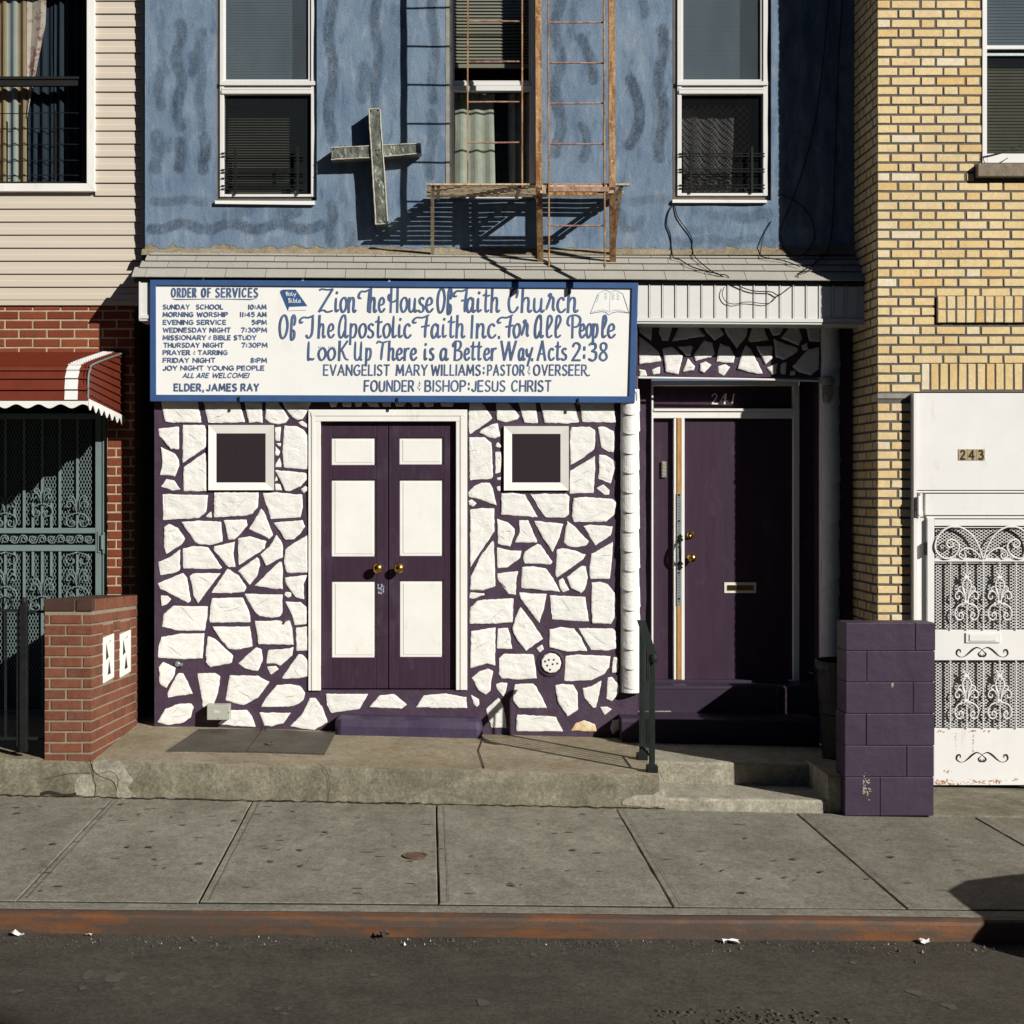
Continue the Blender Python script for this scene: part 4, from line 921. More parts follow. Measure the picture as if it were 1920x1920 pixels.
# ================================================================ UPPER WINDOWS
def blinds(mb, a, b, c, d, D, pitch, tilt=.5, depth=.02, fill=.8):
    y = c
    while y < d:
        za_ = PZ(y, D); x0_, x1_ = PX(a, D), PX(b, D)
        mb.quad((x0_, Y(D)+depth*tilt*.6, za_), (x1_, Y(D)+depth*tilt*.6, za_), (x1_, Y(D), za_-pitch*D/F*fill), (x0_, Y(D), za_-pitch*D/F*fill)); y += pitch
def folds(mb, a, b, c, d, D, n, amp, flare=0, ripple=0):
    nx, nz = n*6, 14; o = len(mb.v)
    for k in range(nz+1):
        t = k/nz
        for i in range(nx+1):
            u = i/nx; px = a+(b-a)*u+flare*t*(u-.5)
            x, y, z = P(px, c+(d-c)*t+ripple*math.sin(u*n*6.28)*(1 if k == nz else 0), D)
            mb.v.append((x, y+amp*math.sin(u*n*6.28)*(.5+.5*t)+mnoise.noise(Vector((u*n, t*3, D)))*amp*.5, z))
    for k in range(nz):
        for i in range(nx): mb.face((o+k*(nx+1)+i, o+k*(nx+1)+i+1, o+(k+1)*(nx+1)+i+1, o+(k+1)*(nx+1)+i))
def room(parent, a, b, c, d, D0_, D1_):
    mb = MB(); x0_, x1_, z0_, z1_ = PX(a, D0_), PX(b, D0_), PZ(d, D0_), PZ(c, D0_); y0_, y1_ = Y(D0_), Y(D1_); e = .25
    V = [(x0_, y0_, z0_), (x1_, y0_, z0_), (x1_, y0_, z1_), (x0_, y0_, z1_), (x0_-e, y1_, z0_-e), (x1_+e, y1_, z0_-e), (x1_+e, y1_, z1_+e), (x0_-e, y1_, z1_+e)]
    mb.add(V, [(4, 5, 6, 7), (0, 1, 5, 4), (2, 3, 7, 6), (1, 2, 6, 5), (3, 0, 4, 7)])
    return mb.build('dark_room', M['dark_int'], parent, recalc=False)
def rectframe(mb, a, b, c, d, w, Df, Db):   # four butted bars; w = (left,right,top,bottom)
    mb.pbox(a, a+w[0], c, d, Df, Db); mb.pbox(b-w[1], b, c, d, Df, Db)
    if w[2]: mb.pbox(a+w[0], b-w[1], c, c+w[2], Df, Db)
    if w[3]: mb.pbox(a+w[0], b-w[1], d-w[3], d, Df, Db)
def sash_window(a, b, bot, brown, screens, topm=None):
    # a,b = outer edges of the white frame
    mb = MB(); Dw = D0+.02
    rectframe(mb, a, b, -66, bot, (8, 9, 8, 5), Dw, D0+.11)
    wn = mb.build('window', M['alu'], CH, bevel=.003)
    mb = MB(); rectframe(mb, a-8 if brown else a-2, b+4, -70, bot+11, (8 if brown else 3, 4, 4, 11), D0+.035, D0+.14); mb.build('casing', M['brown_trim'], wn)
    mb = MB(); mb.hexa([P(a-9, bot+13, D0-.03), P(b-2, bot+15 if b < 700 else bot+13, D0-.03), P(b-2, bot+8, D0-.03), P(a-9, bot+7, D0-.03)]+[(x, Y(D0)+.06, z) for x, y, z in (P(a-9, bot+13, D0), P(b-2, bot+13, D0), P(b-2, bot+8, D0), P(a-9, bot+7, D0))]); mb.build('sill', M['white'], wn)
    mb = MB(); mb.pbox(a, b, 152, 159.5, Dw-.012, Dw+.05); rectframe(mb, a+8, b-9, -58, 152, (3, 5, 4, 3), Dw+.012, Dw+.05)
    up = mb.build('sash', M['alu'], wn, bevel=.002)
    mb = MB(); mb.pbox(a+3, b-9, 164, 168, Dw-.004, Dw+.05); mb.pbox(a+3, b-9, 168.5, 175.5, Dw-.010, Dw+.05); mb.build('sash', M['alu'], wn, bevel=.002)
    for (q, c, d, mt) in ((3, -55, 150, screens[0]), (0, 175, bot-4, screens[1])):
        mb = MB(); x0_, y_, z0_ = P(a+8+q, d, Dw+.03); x1_, y_, z1_ = P(b-9-q, c, Dw+.03)
        mb.quad((x0_, y_, z0_), (x1_, y_, z0_), (x1_, y_, z1_), (x0_, y_, z1_)); mb.build('pane', M[mt], wn, recalc=False)
    room(wn, a+7, b-7, -60, bot-2, D0+.14, D0+2.)
    return wn
def guard(wn, a, b, ys, posts, D):
    mb = MB()
    for py in ys: mb.tube([P(a, py, D), P(b, py, D)], .0045, 6)
    for p, top, bot in posts: mb.pbox(p-2, p+2, top, bot, D-.012, D)
    return mb.build('guard', M['black_iron'], wn)
w1 = sash_window(412, 592, 369, True, ('glass_screen', 'glass_dark'))
mb = MB(); blinds(mb, 420, 581, -58, 155, D0+.16, 5.2, .5, .012, .97); mb.build('blind', M['blind_slate'], w1, recalc=False)
mb = MB(); blinds(mb, 427, 567, 186, 345, D0+.19, 4.8, 1., .04); mb.build('blind', M['blind_olive'], w1, recalc=False)
mb = MB(); mb.pbox(430, 535, 357, 364, D0+.12, D0+.15); mb.pbox(545, 562, 357, 364, D0+.12, D0+.15); mb.build('sill_board', M['blind_olive'], w1)
guard(w1, 415, 576, [287, 293, 318, 323, 334, 348, 354], [(441, 280, 364), (558, 275, 364)], D0+.012)
w3 = sash_window(1270, 1440, 367, True, ('glass_screen', 'glass_mesh'))
mb = MB(); blinds(mb, 1276, 1430, -58, 155, D0+.16, 9., .1, .01, .985); mb.build('blind', M['blind_slate'], w3, recalc=False)
mb = MB(); folds(mb, 1276, 1378, 205, 352, D0+.20, 3, .012, -14); mb.build('curtain', M['curtain_grey'], w3, recalc=False)
mb = MB(); r = random.Random(3)
for k in range(9): mb.tube([P(1277+u*95, 318+k*3.6+5*math.sin(u*4+k)+u*9, D0+.18) for u in lin(0, 1, 8)], .006, 6)
mb.build('bunched_cloth', M['curtain_grey'], w3, smooth=True)
mb = MB(); D = D0+.10
for k in range(-12, 22):
    for s in (1, -1):
        pts = []
        for py in (188, 362):
            pts.append((1276+k*13.2+s*(py-188)*.98+(0 if s > 0 else 170), py))
        (ax, ay), (bx, by) = pts
        t0, t1 = 0., 1.
        lo, hi = 1275, 1422
        if ax == bx: continue
        ta, tb = sorted(((lo-ax)/(bx-ax), (hi-ax)/(bx-ax))); t0, t1 = max(t0, ta), min(t1, tb)
        if t1-t0 < .03: continue
        f = lambda t: P(ax+(bx-ax)*t, ay+(by-ay)*t, D+(.004 if s > 0 else 0))
        mb.tube([f(t0), f(t1)], .0030, 4)
mb.build('lattice_gate', M['lattice_red'], w3)
mb = MB(); mb.pbox(1282, 1385, 355, 361, D0+.12, D0+.15); mb.pbox(1396, 1403, 353, 361, D0+.12, D0+.15); mb.build('sill_board', M['grey_strip'], w3)
guard(w3, 1273, 1434, [288, 293, 317, 322, 347, 353], [(1296, 275, 361), (1410.5, 275, 361)], D0+.012)
# middle window behind the fire escape
mb = MB(); Dw = D0+.02
rectframe(mb, 843, 1004, -66, 372, (6, 8, 8, 5), Dw, D0+.11)
w2 = mb.build('window', M['alu'], CH, bevel=.003)
mb = MB(); mb.pbox(836, 843, -70, 376, D0-.004, D0+.14); mb.build('casing', M['grey_strip'], w2)
mb = MB(); mb.pbox(849, 996, 153, 160, Dw+.01, Dw+.05); rectframe(mb, 849, 996, -58, 153, (3, 4, 4, 2), Dw+.016, Dw+.05); mb.build('sash', M['alu'], w2, bevel=.002)
mb = MB(); mb.pbox(848, 997, 160.5, 170, Dw-.006, Dw+.05); rectframe(mb, 849, 996, 170, 367, (2.5, 3, 0, 4), Dw+.0, Dw+.04); mb.build('sash', M['alu'], w2, bevel=.002)
for c, d in ((-55, 152), (170, 364)):
    mb = MB(); x0_, y_, z0_ = P(851, d, Dw+.03); x1_, y_, z1_ = P(993, c, Dw+.03); mb.quad((x0_, y_, z0_), (x1_, y_, z0_), (x1_, y_, z1_), (x0_, y_, z1_)); mb.build('pane', M['glass'], w2, recalc=False)
room(w2, 846, 999, -60, 370, D0+.14, D0+2.)
mb = MB(); blinds(mb, 851, 992, -58, 120, D0+.15, 6.1, 1., .02); mb.pbox(851, 992, 120, 127, D0+.14, D0+.17); mb.build('blind', M['blind_tan'], w2, recalc=False)
mb = MB(); folds(mb, 848, 925, 176, 352, D0+.16, 3, .009, 8); mb.build('curtain', M['curtain'], w2, recalc=False)
mb = MB(); folds(mb, 922, 956, 176, 352, D0+.21, 2, .012, 0); mb.build('dark_curtain', M['curtain_dark'], w2, recalc=False)
mb = MB(); folds(mb, 952, 1000, 176, 352, D0+.16, 3, .02, -4); mb.build('curtain', M['curtain_grey'], w2, recalc=False)
mb = MB(); folds(mb, 846, 906, 171, 185, D0+.13, 6, .015, 0, 1.5); mb.build('valance', M['curtain'], w2, recalc=False)

# ================================================================ FIRE ESCAPE
Df_, Db_ = 10.72, 11.17; zpl = PZ(343, Df_)
FE = thing('fire_escape', 'rusty iron fire escape with slatted platform and two ladders over the shingled roof', 'fire escape', (PX(990, Df_), Y(Df_), zpl))
def frx(px): return PX(px, Df_)
mb = MB(); xa, xb = frx(800), frx(1180); n_ = 10; r = random.Random(14)
for k in range(n_):
    y = Y(Df_)+.012+k*(Y(Db_)-Y(Df_)-.02)/(n_-1); h = .012 if k == 0 else .009
    a = xa; b = xb
    if k in (2, 3, 4, 5): 
        mb.box(a, frx(1010), y-.015, y+.015, zpl-h-.004, zpl-.004); continue
    mb.box(a+r.uniform(-.004, .004), b+r.uniform(-.004, .004), y-.015, y+.015, zpl-h-.004, zpl-.004)
mb.build('platform', M['rust_slat'], FE)
for px in (812, 822, 975, 1015, 1150, 1166):
    mb = MB(); x = frx(px); mb.box(x-.012, x+.012, Y(Df_)+.02, Y(Db_)+.02, zpl-.034, zpl-.012); mb.build('crossbar', M['rust_slat'], FE)
mb = MB(); mb.box(frx(1012), frx(1150), Y(Df_)-.03, Y(Df_)-.012, zpl-.02-.06, zpl-.02)
mb.build('crossbar', M['rust_slat'], FE)
for px in (811, 1163):
    mb = MB(); x = frx(px); mb.bar((x, Y(Df_)+.02, zpl-.06), (x, Y(11.165), PZ(478, 11.165)), .026, .030); mb.build('brace', M['rust_slat'], FE)
for px, pb in ((1010, 1013), (1147, 1149)):
    mb = MB(); x = frx(px); xb_ = PX(pb, 11.1)
    mb.bar((frx(px-2.5), Y(Df_)-.03, 7.2), (x, Y(Df_)-.03, zpl-.04), .046, .03)
    mb.bar((x, Y(Df_)-.03, zpl-.04), (xb_, Y(11.10), PZ(493, 11.10)), .044, .034)
    mb.build('post', M['rust'], FE)
def ladder(pl, pr, ptop, pbot, D, rungs, kind, name='ladder', lean=0):
    mb = MB()
    for p in (pl, pr): mb.bar((PX(p, D), Y(D), PZ(ptop, D)), (PX(p+lean, D), Y(D), PZ(pbot, D)), .010, .042)
    mb.mi = 1
    for py in rungs: mb.tube([P(pl, py, D), P((pl+pr)/2, py+r.uniform(-.5, .5), D), P(pr, py+r.uniform(-.6, .6), D)], .0065, 8)
    return mb.build(name, [M['rust'], M['rust_rung']], FE)
ladder(877, 979, -350, 352, 10.74, [40+75.7*k for k in range(-5, 4)], 0)
ladder(1026.5, 1131, -350, 500, 10.70, [42, 118, 194, 270, 346, 423]+[42-76*k for k in range(1, 5)], 1, lean=3)
mb = MB(); mb.bar((frx(1030), Y(10.69), PZ(352, 10.69)), (frx(1140), Y(10.69), PZ(352, 10.69)), .01, .02); mb.pbox(1028, 1142, 350, 359, 10.675, 10.69); mb.mi = 1; mb.pbox(1028, 1120, 360, 366, 10.68, 10.70)
mb.build('ladder_plate', [M['rust_rung'], M['rust']], FE)

# ================================================================ CROSS
CRD = 11.07
CR = thing('metal_cross', 'tilted battered sheet metal cross fixed to the blue wall', 'cross', P(708, 400, 11.18))
mb = MB(); mb.pprism([(691, 204.5), (712.5, 203), (727.5, 420), (704, 422)], CRD, 11.19); mb.build('upright', M['cross'], CR, bevel=.006)
mb = MB(); mb.pprism([(620.5, 276), (693, 272), (696, 297), (621, 301)], CRD+.012, 11.185); mb.pprism([(717.5, 271), (789, 268), (790.5, 289), (719.5, 295)], CRD+.012, 11.185); mb.build('crossbar', M['cross'], CR, bevel=.006)
mb = MB(); r = random.Random(6)
for a, b in (((691.5, 206), (704.5, 421)), ((712, 205), (727, 419))): mb.tube([P(a[0]+(b[0]-a[0])*t+r.uniform(-.4, .4), a[1]+(b[1]-a[1])*t, CRD-.001) for t in lin(0, 1, 24)], .0055, 6)
for a, b in (((691, 205), (712, 203.5)), ((705, 420.5), (727, 419))): mb.tube([P(*a, CRD-.001), P(*b, CRD-.001)], .005, 6)
for a, b in (((621, 299), (695, 295.5)), ((720, 293.5), (789, 287.5)), ((621, 277), (692, 273.5)), ((718, 272), (788, 269))): mb.tube([P(a[0]+(b[0]-a[0])*t, a[1]+(b[1]-a[1])*t+r.uniform(-.4, .4), CRD+.011) for t in lin(0, 1, 10)], .005, 6)
mb.build('folded_edge', M['cross_edge'], CR)
for a, b in ((695, 208), (709, 207), (705.5, 281), (711, 281), (708, 290), (709.5, 338), (713, 417), (722, 416), (625, 280), (664, 275), (625, 297), (665, 297)): mb = MB(); mb.lathe([(.006, 0), (.005, -.005), (.001, -.006)], P(a, b, CRD if 690 < a < 730 else CRD+.012), 'y', 8); mb.build('rivet', M['dark_plate'], CR)

# ================================================================ SIGN
GD = 10.925
SG = thing('church_sign', 'long white signboard with blue hand lettering and blue frame', 'sign', P(738, 754, GD))
O4 = [(281, 752.5), (1190.5, 755.5), (1197, 530), (281, 524)]; I4 = [(293, 740), (1179, 743), (1184.5, 541), (292.5, 535)]
mb = MB()
V = [P(a, b, GD) for a, b in O4]+[P(a, b, GD) for a, b in I4]+[P(a, b, GD+.018) for a, b in I4]+[(x, Y(GD)+.045, z) for x, y, z in (P(a, b, GD) for a, b in O4)]
mb.add(V, [(0, 1, 5, 4), (1, 2, 6, 5), (2, 3, 7, 6), (3, 0, 4, 7), (4, 5, 9, 8), (5, 6, 10, 9), (6, 7, 11, 10), (7, 4, 8, 11), (0, 12, 13, 1), (1, 13, 14, 2), (2, 14, 15, 3), (3, 15, 12, 0)])
mb.build('frame', M['blue_frame'], SG, bevel=.004)
mb = MB(); mb.pprism([(285, 749), (1188, 752), (1193, 534), (285, 528)], GD+.014, GD+.04); mb.build('board', M['board'], SG)
for px, py in ((448, 752), (745, 754), (1084, 755)): mb = MB(); mb.pbox(px-1.6, px+1.6, py-8, py+4, GD-.012, GD+.0); mb.build('clip', M['black_iron'], SG)
for px, py in ((381, 520), (568, 521), (730, 523)): mb = MB(); mb.pbox(px-2, px+2, py, py+5, GD+.0, GD+.05); mb.build('hanger', M['alu'], SG)
GL = GD+.0128   # lettering plane, just proud of the board
def parseg(d):
    out = {}
    for k, s in d.items():
        w_, st_ = s.split('|'); L = []
        for q in st_.split(';'):
            sm = q[0] == '~'; cl = q[0] == '@'; q = q.lstrip('~@')
            pts = [tuple(float(v) for v in p.split(',')) for p in q.split()]
            L.append((pts, sm, cl))
        out[k] = (float(w_), L)
    return out
CAPS = parseg({
'A': '.76|0,0 .38,1 .76,0;.14,.33 .62,.33', 'B': '.6|0,0 0,1;~0,1 .42,.97 .52,.77 .42,.56 0,.53;~0,.53 .48,.5 .6,.27 .48,.03 0,0', 'C': '.66|~.64,.80 .5,.97 .28,.98 .06,.75 .02,.42 .12,.1 .36,.0 .66,.2',
'D': '.66|0,0 0,1;~0,1 .35,.97 .6,.78 .66,.5 .6,.2 .35,.03 0,0', 'E': '.52|.52,1 0,1 0,0 .52,0;0,.52 .44,.52', 'F': '.52|.52,1 0,1 0,0;0,.52 .44,.52', 'G': '.7|~.66,.82 .5,.98 .25,.96 .05,.7 .02,.4 .14,.1 .4,0 .62,.1 .7,.25;.7,.25 .7,.45 .44,.45',
'H': '.64|0,0 0,1;.64,0 .64,1;0,.5 .64,.5', 'I': '.04|.02,0 .02,1', 'J': '.46|~.44,1 .44,.35 .38,.07 .22,0 .06,.08 0,.24', 'K': '.6|0,0 0,1;.56,1 0,.44;.2,.58 .6,0', 'L': '.46|0,1 0,0 .46,0', 'M': '.84|0,0 .08,1 .42,.2 .76,1 .84,0',
'N': '.66|0,0 0,1 .66,0 .66,1', 'O': '.76|@.38,1 .1,.86 .0,.5 .1,.14 .38,0 .66,.14 .76,.5 .66,.86', 'P': '.56|0,0 0,1;~0,1 .42,.97 .56,.75 .42,.5 0,.47', 'R': '.6|0,0 0,1;~0,1 .42,.97 .54,.75 .42,.5 0,.47;.26,.47 .6,0',
'r': '1.1|0,0 0,1;~0,1 .42,.97 .54,.75 .42,.5 0,.47;~.26,.47 .5,.15 .75,-.05 1.1,.02', 'S': '.56|~.54,.84 .4,.98 .16,.96 .04,.77 .16,.58 .42,.44 .55,.26 .44,.04 .18,0 0,.16', 'T': '.6|0,1 .6,1;.3,1 .3,0', 'U': '.6|~0,1 0,.3 .09,.06 .3,0 .51,.06 .6,.3 .6,1',
'V': '.68|0,1 .34,0 .68,1', 'W': '.98|0,1 .22,0 .49,.85 .76,0 .98,1', 'Y': '.64|0,1 .32,.48 .64,1;.32,.48 .32,0', 'X': '.6|0,0 .6,1;0,1 .6,0', 'Z': '.56|0,1 .56,1 0,0 .56,0',
':': '.10|.05,.16 .05,.30;.05,.62 .05,.76', '.': '.04|.02,.0 .02,.07', ',': '.08|.08,.06 .0,-.2', '!': '.05|.04,1 .0,.3;-.03,.0 -.01,.07', '&': '.3|~.28,.72 .12,.78 .1,.62 .22,.54;~.22,.54 .0,.48 .0,.3 .14,.22 .28,.32;.15,.78 .16,.95;.14,.22 .14,.06',
'0': '.56|@.28,1 .07,.85 .0,.5 .07,.15 .28,0 .49,.15 .56,.5 .49,.85', '1': '.16|.08,0 .08,1', '2': '.52|~.02,.76 .1,.95 .28,1 .46,.9 .48,.72 .34,.46 .0,.02;0,.02 .52,.02', '3': '.52|~.02,.86 .2,1 .44,.93 .46,.7 .2,.54;~.2,.54 .5,.46 .5,.14 .28,0 .0,.12',
'4': '.6|.44,0 .44,1 0,.32 .6,.32', '5': '.52|.48,1 .08,1 .05,.58;~.05,.58 .3,.66 .5,.5 .5,.2 .28,0 .0,.1', '7': '.5|0,1 .5,1 .16,0', '8': '.5|@.25,1 .06,.9 .08,.66 .25,.53 .44,.36 .48,.14 .25,0 .02,.14 .06,.36 .25,.53 .42,.66 .44,.9'})
SCR = parseg({
'i': '.24|~.06,.62 .05,.2 .1,.02 .24,.12;.09,.82 .1,.86', 'o': '.38|@.2,.63 .06,.5 .03,.25 .14,.0 .3,.1 .36,.35 .31,.57', 'n': '.46|.05,0 .05,.62;~.05,.36 .14,.58 .27,.62 .32,.45 .31,.12 .37,.0 .47,.1', 'h': '.46|.05,0 .06,1;~.05,.36 .14,.58 .27,.62 .32,.45 .31,.12 .37,.0 .47,.1',
'e': '.4|~.05,.28 .28,.36 .31,.52 .2,.63 .07,.5 .03,.22 .13,.02 .26,.02 .4,.17', 'u': '.46|~.04,.62 .04,.15 .13,0 .26,.08 .33,.25;~.33,.62 .32,.15 .37,0 .47,.1', 's': '.34|~.3,.54 .18,.63 .06,.53 .1,.38 .27,.25 .27,.07 .13,0 .0,.1', 'f': '.34|~.26,.55 .3,.85 .22,1.03 .13,.9 .11,.5 .11,.0 .18,-.1 .28,.02 .27,.28 .12,.36',
'a': '.46|~.31,.5 .2,.63 .07,.5 .03,.22 .11,.0 .23,.06 .32,.3;~.33,.62 .32,.15 .37,0 .47,.1', 't': '.32|~.14,1 .13,.2 .18,.01 .32,.1;~-.03,.70 .1,.76 .2,.70 .34,.74', 'r': '.34|.05,0 .05,.6;~.05,.36 .13,.56 .24,.63 .33,.58', 'R': '.40|~.02,.1 .14,.5 .2,.72 .16,.8 .12,.7 .3,.6 .3,.2 .38,.05', 'c': '.36|~.3,.5 .19,.63 .06,.5 .03,.22 .12,.02 .24,.01 .37,.15', 'p': '.40|.05,.62 .05,-.3;~.05,.42 .15,.6 .29,.58 .33,.3 .24,.03 .1,.02',
'b': '.40|.06,1 .06,.05;~.06,.4 .16,.6 .3,.55 .33,.3 .24,.03 .06,.05', 'l': '.26|~.07,1 .06,.2 .11,.01 .26,.12', 'L': '.26|~.05,.3 .22,.75 .17,1 .08,.9 .06,.2 .12,.01 .26,.12', 'y': '.42|~.02,.62 .06,.3 .18,.2 .3,.4;.40,.64 .24,.1 .12,-.3', 'm': '.1|0,0 .1,0',
'Z': '.6|~.0,.94 .12,1 .35,.97 .58,1;.56,.99 .04,.03;~.03,.03 .22,.08 .38,.0 .62,.07', 'T': '.62|~.16,.60 .03,.62 .02,.76 .14,.9 .34,.9 .62,1.02;~.55,.98 .52,.5 .5,0', 'J': '.66|~.16,.72 .03,.68 .02,.82 .16,.93 .4,.92 .66,1.02;~.6,.98 .6,.3 .52,.04 .4,.0 .32,.14',
'H': '.56|.14,0 .14,1;.46,1 .48,0;~.16,.78 .02,.74 .02,.56 .14,.46 .32,.46 .52,.6', 'O': '.52|@.28,1.03 .1,.88 .02,.5 .1,.08 .25,-.03 .42,.15 .5,.55 .42,.9', 'F': '.66|~.16,.70 .03,.68 .02,.80 .16,.92 .4,.92 .68,1.04;~.6,.98 .54,.4 .54,0;.40,.50 .68,.56', 'C': '.6|~.46,.6 .52,.9 .4,1.02 .2,.9 .04,.5 .1,.1 .28,-.02 .48,.08 .58,.25', 'A': '.52|~.35,.8 .3,1.02 .16,.95 .04,.6 .03,.2 .11,.0 .23,.06 .34,.35;~.36,.92 .36,.15 .42,0 .53,.12',
'I': '.12|.05,0 .06,1', 'P': '.62|.24,0 .22,1;~.12,.52 .0,.66 .06,.95 .3,1.03 .52,.95 .58,.75 .46,.52 .24,.48', 'B': '.6|.16,0 .18,1;~.06,.68 .04,.85 .2,1 .44,.98 .48,.75 .36,.56 .18,.52;~.18,.52 .5,.45 .54,.15 .36,0 .14,.0', 'U': '.46|~.03,1 .03,.25 .1,.02 .24,.02 .36,.25;~.38,1 .37,.15 .4,.0 .46,.05', 'W': '.72|.0,1 .16,.02 .34,.95 .46,.02 .66,1', 'K': '.52|.05,0 .05,1;.42,1 .06,.4;~.18,.52 .34,.1 .52,.0', 'S': '.1|0,0 .1,1', 'Q': '.5|~.06,1 .07,.05 .2,.08 .34,.02 .48,.1', 'D': '.58|.0,0 .28,1 .52,0;.1,.33 .44,.33', 'V': '.6|~.0,.88 .1,1 .3,.94 .6,1;~.36,.96 .3,.5 .28,0'})
lay = [0]
LB = MB()
def text(words, glyphs, base, cap, w_, slant=0, contrast=.0, gap=.16, track=None, mb=None, D=None, skew=None):
    mb = mb or LB; D = D or GL
    for s, xa_, xb_ in words:
        tot = sum(glyphs[c][0] for c in s)+gap*(len(s)-1)
        sx_ = (xb_-xa_-w_)/max(.05, (tot*cap))*cap if len(s) > 0 else 1
        if len(s) == 1 and glyphs[s][0] < .1: sx_ = cap
        gp_ = gap*sx_
        if glyphs is CAPS and len(s) > 1:   # clear gaps: brush width plus a little air
            gp_ = w_+cap*.07; sx_ = (xb_-xa_-w_-gp_*(len(s)-1))/sum(glyphs[c][0] for c in s)
        cx = xa_+w_/2
        for c in s:
            gw, st_ = glyphs[c]
            for pts, sm, cl in st_:
                P2 = [(cx+(a*sx_)+slant*b*cap, base-b*cap+(skew(cx) if skew else 0)) for a, b in pts]
                if cl: P2 = catmull(P2, 5, True); P2 = P2+P2[:2]
                elif sm: P2 = catmull(P2, 5)
                lay[0] += 1
                if not sm and not cl:   # straight strokes: one ribbon per segment, extended to square corners
                    for (ax, ay), (bx, by) in zip(P2, P2[1:]):
                        l = math.hypot(bx-ax, by-ay) or 1; ex, ey = (bx-ax)/l*w_*.36, (by-ay)/l*w_*.36; lay[0] += 1
                        k = 1-contrast*(1-abs(by-ay)/l)
                        brush(mb, [(ax-ex, ay-ey), (bx+ex, by+ey)], w_*k*rl.uniform(.93, 1.07), D, .00012*(lay[0] % 22))
                else:
                    wd = []
                    for i in range(len(P2)):
                        a = P2[max(0, i-1)]; b = P2[min(len(P2)-1, i+1)]; l = math.hypot(b[0]-a[0], b[1]-a[1]) or 1
                        k = 1-contrast*(1-abs(b[1]-a[1])/l)
                        if not cl: k *= min(1, .55+.3*min(i, len(P2)-1-i))
                        wd.append(w_*k)
                    brush(mb, P2, wd, D, .00012*(lay[0] % 22))
            cx += gw*sx_+gp_
rl = random.Random(1)
# left column
text([('ORDER', 320, 369), ('OF', 377, 396), ('SERVICES', 403, 484.5)], CAPS, 556.5, 15.6, 3.4, .02, .15)
for base, ws in ((580.4, [('SUNDAY', 305, 356), ('SCHOOL', 367, 419), ('10:AM', 465, 500)]), (594.6, [('MORNING', 305, 363), ('WORSHIP', 369, 428), ('11:45', 449.5, 478), ('AM', 482, 500.5)]), (609.2, [('EVENING', 305, 363), ('SERVICE', 368, 424.5), ('5:PM', 471.5, 500.5)]),
    (623.7, [('WEDNESDAY', 305, 388), ('NIGHT', 393, 433), ('7:30PM', 452, 501)]), (637.9, [('MISSIONARY', 305, 387), ('BIBLE', 400, 433), ('STUDY', 438, 481)]), (652, [('THURSDAY', 306.5, 375), ('NIGHT', 381, 420), ('7:30PM', 453, 502)]),
    (666, [('PRAYER', 305, 357), ('TARRING', 371, 427)]), (680.4, [('FRIDAY', 305, 355), ('NIGHT', 361, 404), ('8:PM', 469.5, 501)]), (694.9, [('JOY', 305, 333), ('NIGHT', 338, 382), ('YOUNG', 388, 439), ('PEOPLE', 444, 496)])):
    text(ws, CAPS, base-1.0, 7.8, 2.15, gap=.22)
text([('&', 391, 397)], CAPS, 637.5, 9, .7); text([('&', 362, 367.5)], CAPS, 666, 9, .7)
text([('ALL', 342, 364), ('ARE', 368, 391), ('WELCOME!', 397, 467)], CAPS, 708, 8.2, 1.9, .25)
text([('ELDER,', 325, 383), ('JAMES', 386, 445), ('RAY', 451, 486)], CAPS, 732.5, 12.2, 3.3, .02)
lay[0] = 5; brush(LB, [(322, 560), (330, 561.5), (400, 560.6), (470, 561.5), (482, 559.5)], [.6, 2.2, .9, 2.2, .6], GL); 
# title
def tl(words, base, cap, w_, **k): text(words, SCR, base, cap, w_, .04, .38, gap=.06, **k)
tl([('Z', 594.5, 626), ('ion', 625, 670), ('T', 669, 697), ('h', 690, 708.5), ('e', 707, 724), ('H', 725, 750), ('ouse', 748, 814.5), ('O', 817, 836), ('f', 834, 849), ('F', 847, 879), ('aith', 872, 939), ('C', 950, 974), ('huRch', 974, 1086)], 585, 43, 4.6)
tl([('O', 521, 541.5), ('f', 540, 556), ('J', 559, 590), ('h', 594, 612), ('e', 612, 629), ('A', 632, 655), ('postolic', 653, 773), ('F', 771, 805), ('aith', 806, 874), ('I', 881, 888), ('nc', 890, 932), ('F', 930, 962), ('oR', 960, 994), ('A', 1000, 1021), ('LL', 1020, 1054), ('P', 1061, 1091), ('eoplL'[:3], 1084, 1124), ('Le', 1125, 1156)], 633, 41, 4.5)
text([('.', 933, 936)], CAPS, 634, 40, 4.2)
tl([('Q', 574, 592), ('oo', 594, 631), ('K', 632, 656), ('U', 662, 681), ('p', 683, 699), ('V', 703, 728), ('here', 725, 784), ('i', 793, 803), ('s', 803, 816), ('a', 823, 843), ('B', 845, 869), ('e', 868, 883), ('tt', 880, 905), ('er', 905, 933), ('W', 937, 971), ('ay', 970, 1000), ('D', 1006, 1026), ('cts', 1026, 1065)], 675, 35, 4.4)
text([('.', 995, 998)], CAPS, 675.5, 35, 4.2); text([('2:38', 1071, 1140)], CAPS, 676, 33, 4.4, .03, .2)
text([('EVANGELIST', 605.5, 731), ('MARY', 742, 802), ('WILLIAMS', 808, 902), (':', 905, 909), ('PASTOR', 913, 984), ('OVERSEEr', 999.5, 1108)], CAPS, 703.3, 19, 3.0, .03, .15)
text([('&', 990, 995.5)], CAPS, 704, 19, .9)
text([('FOUNDER', 682, 777), ('BISHOP', 796, 874), (':', 877, 881), ('JESUS', 883.5, 948), ('CHRIST', 958, 1034)], CAPS, 733.3, 19.5, 3.1, .03, .15)
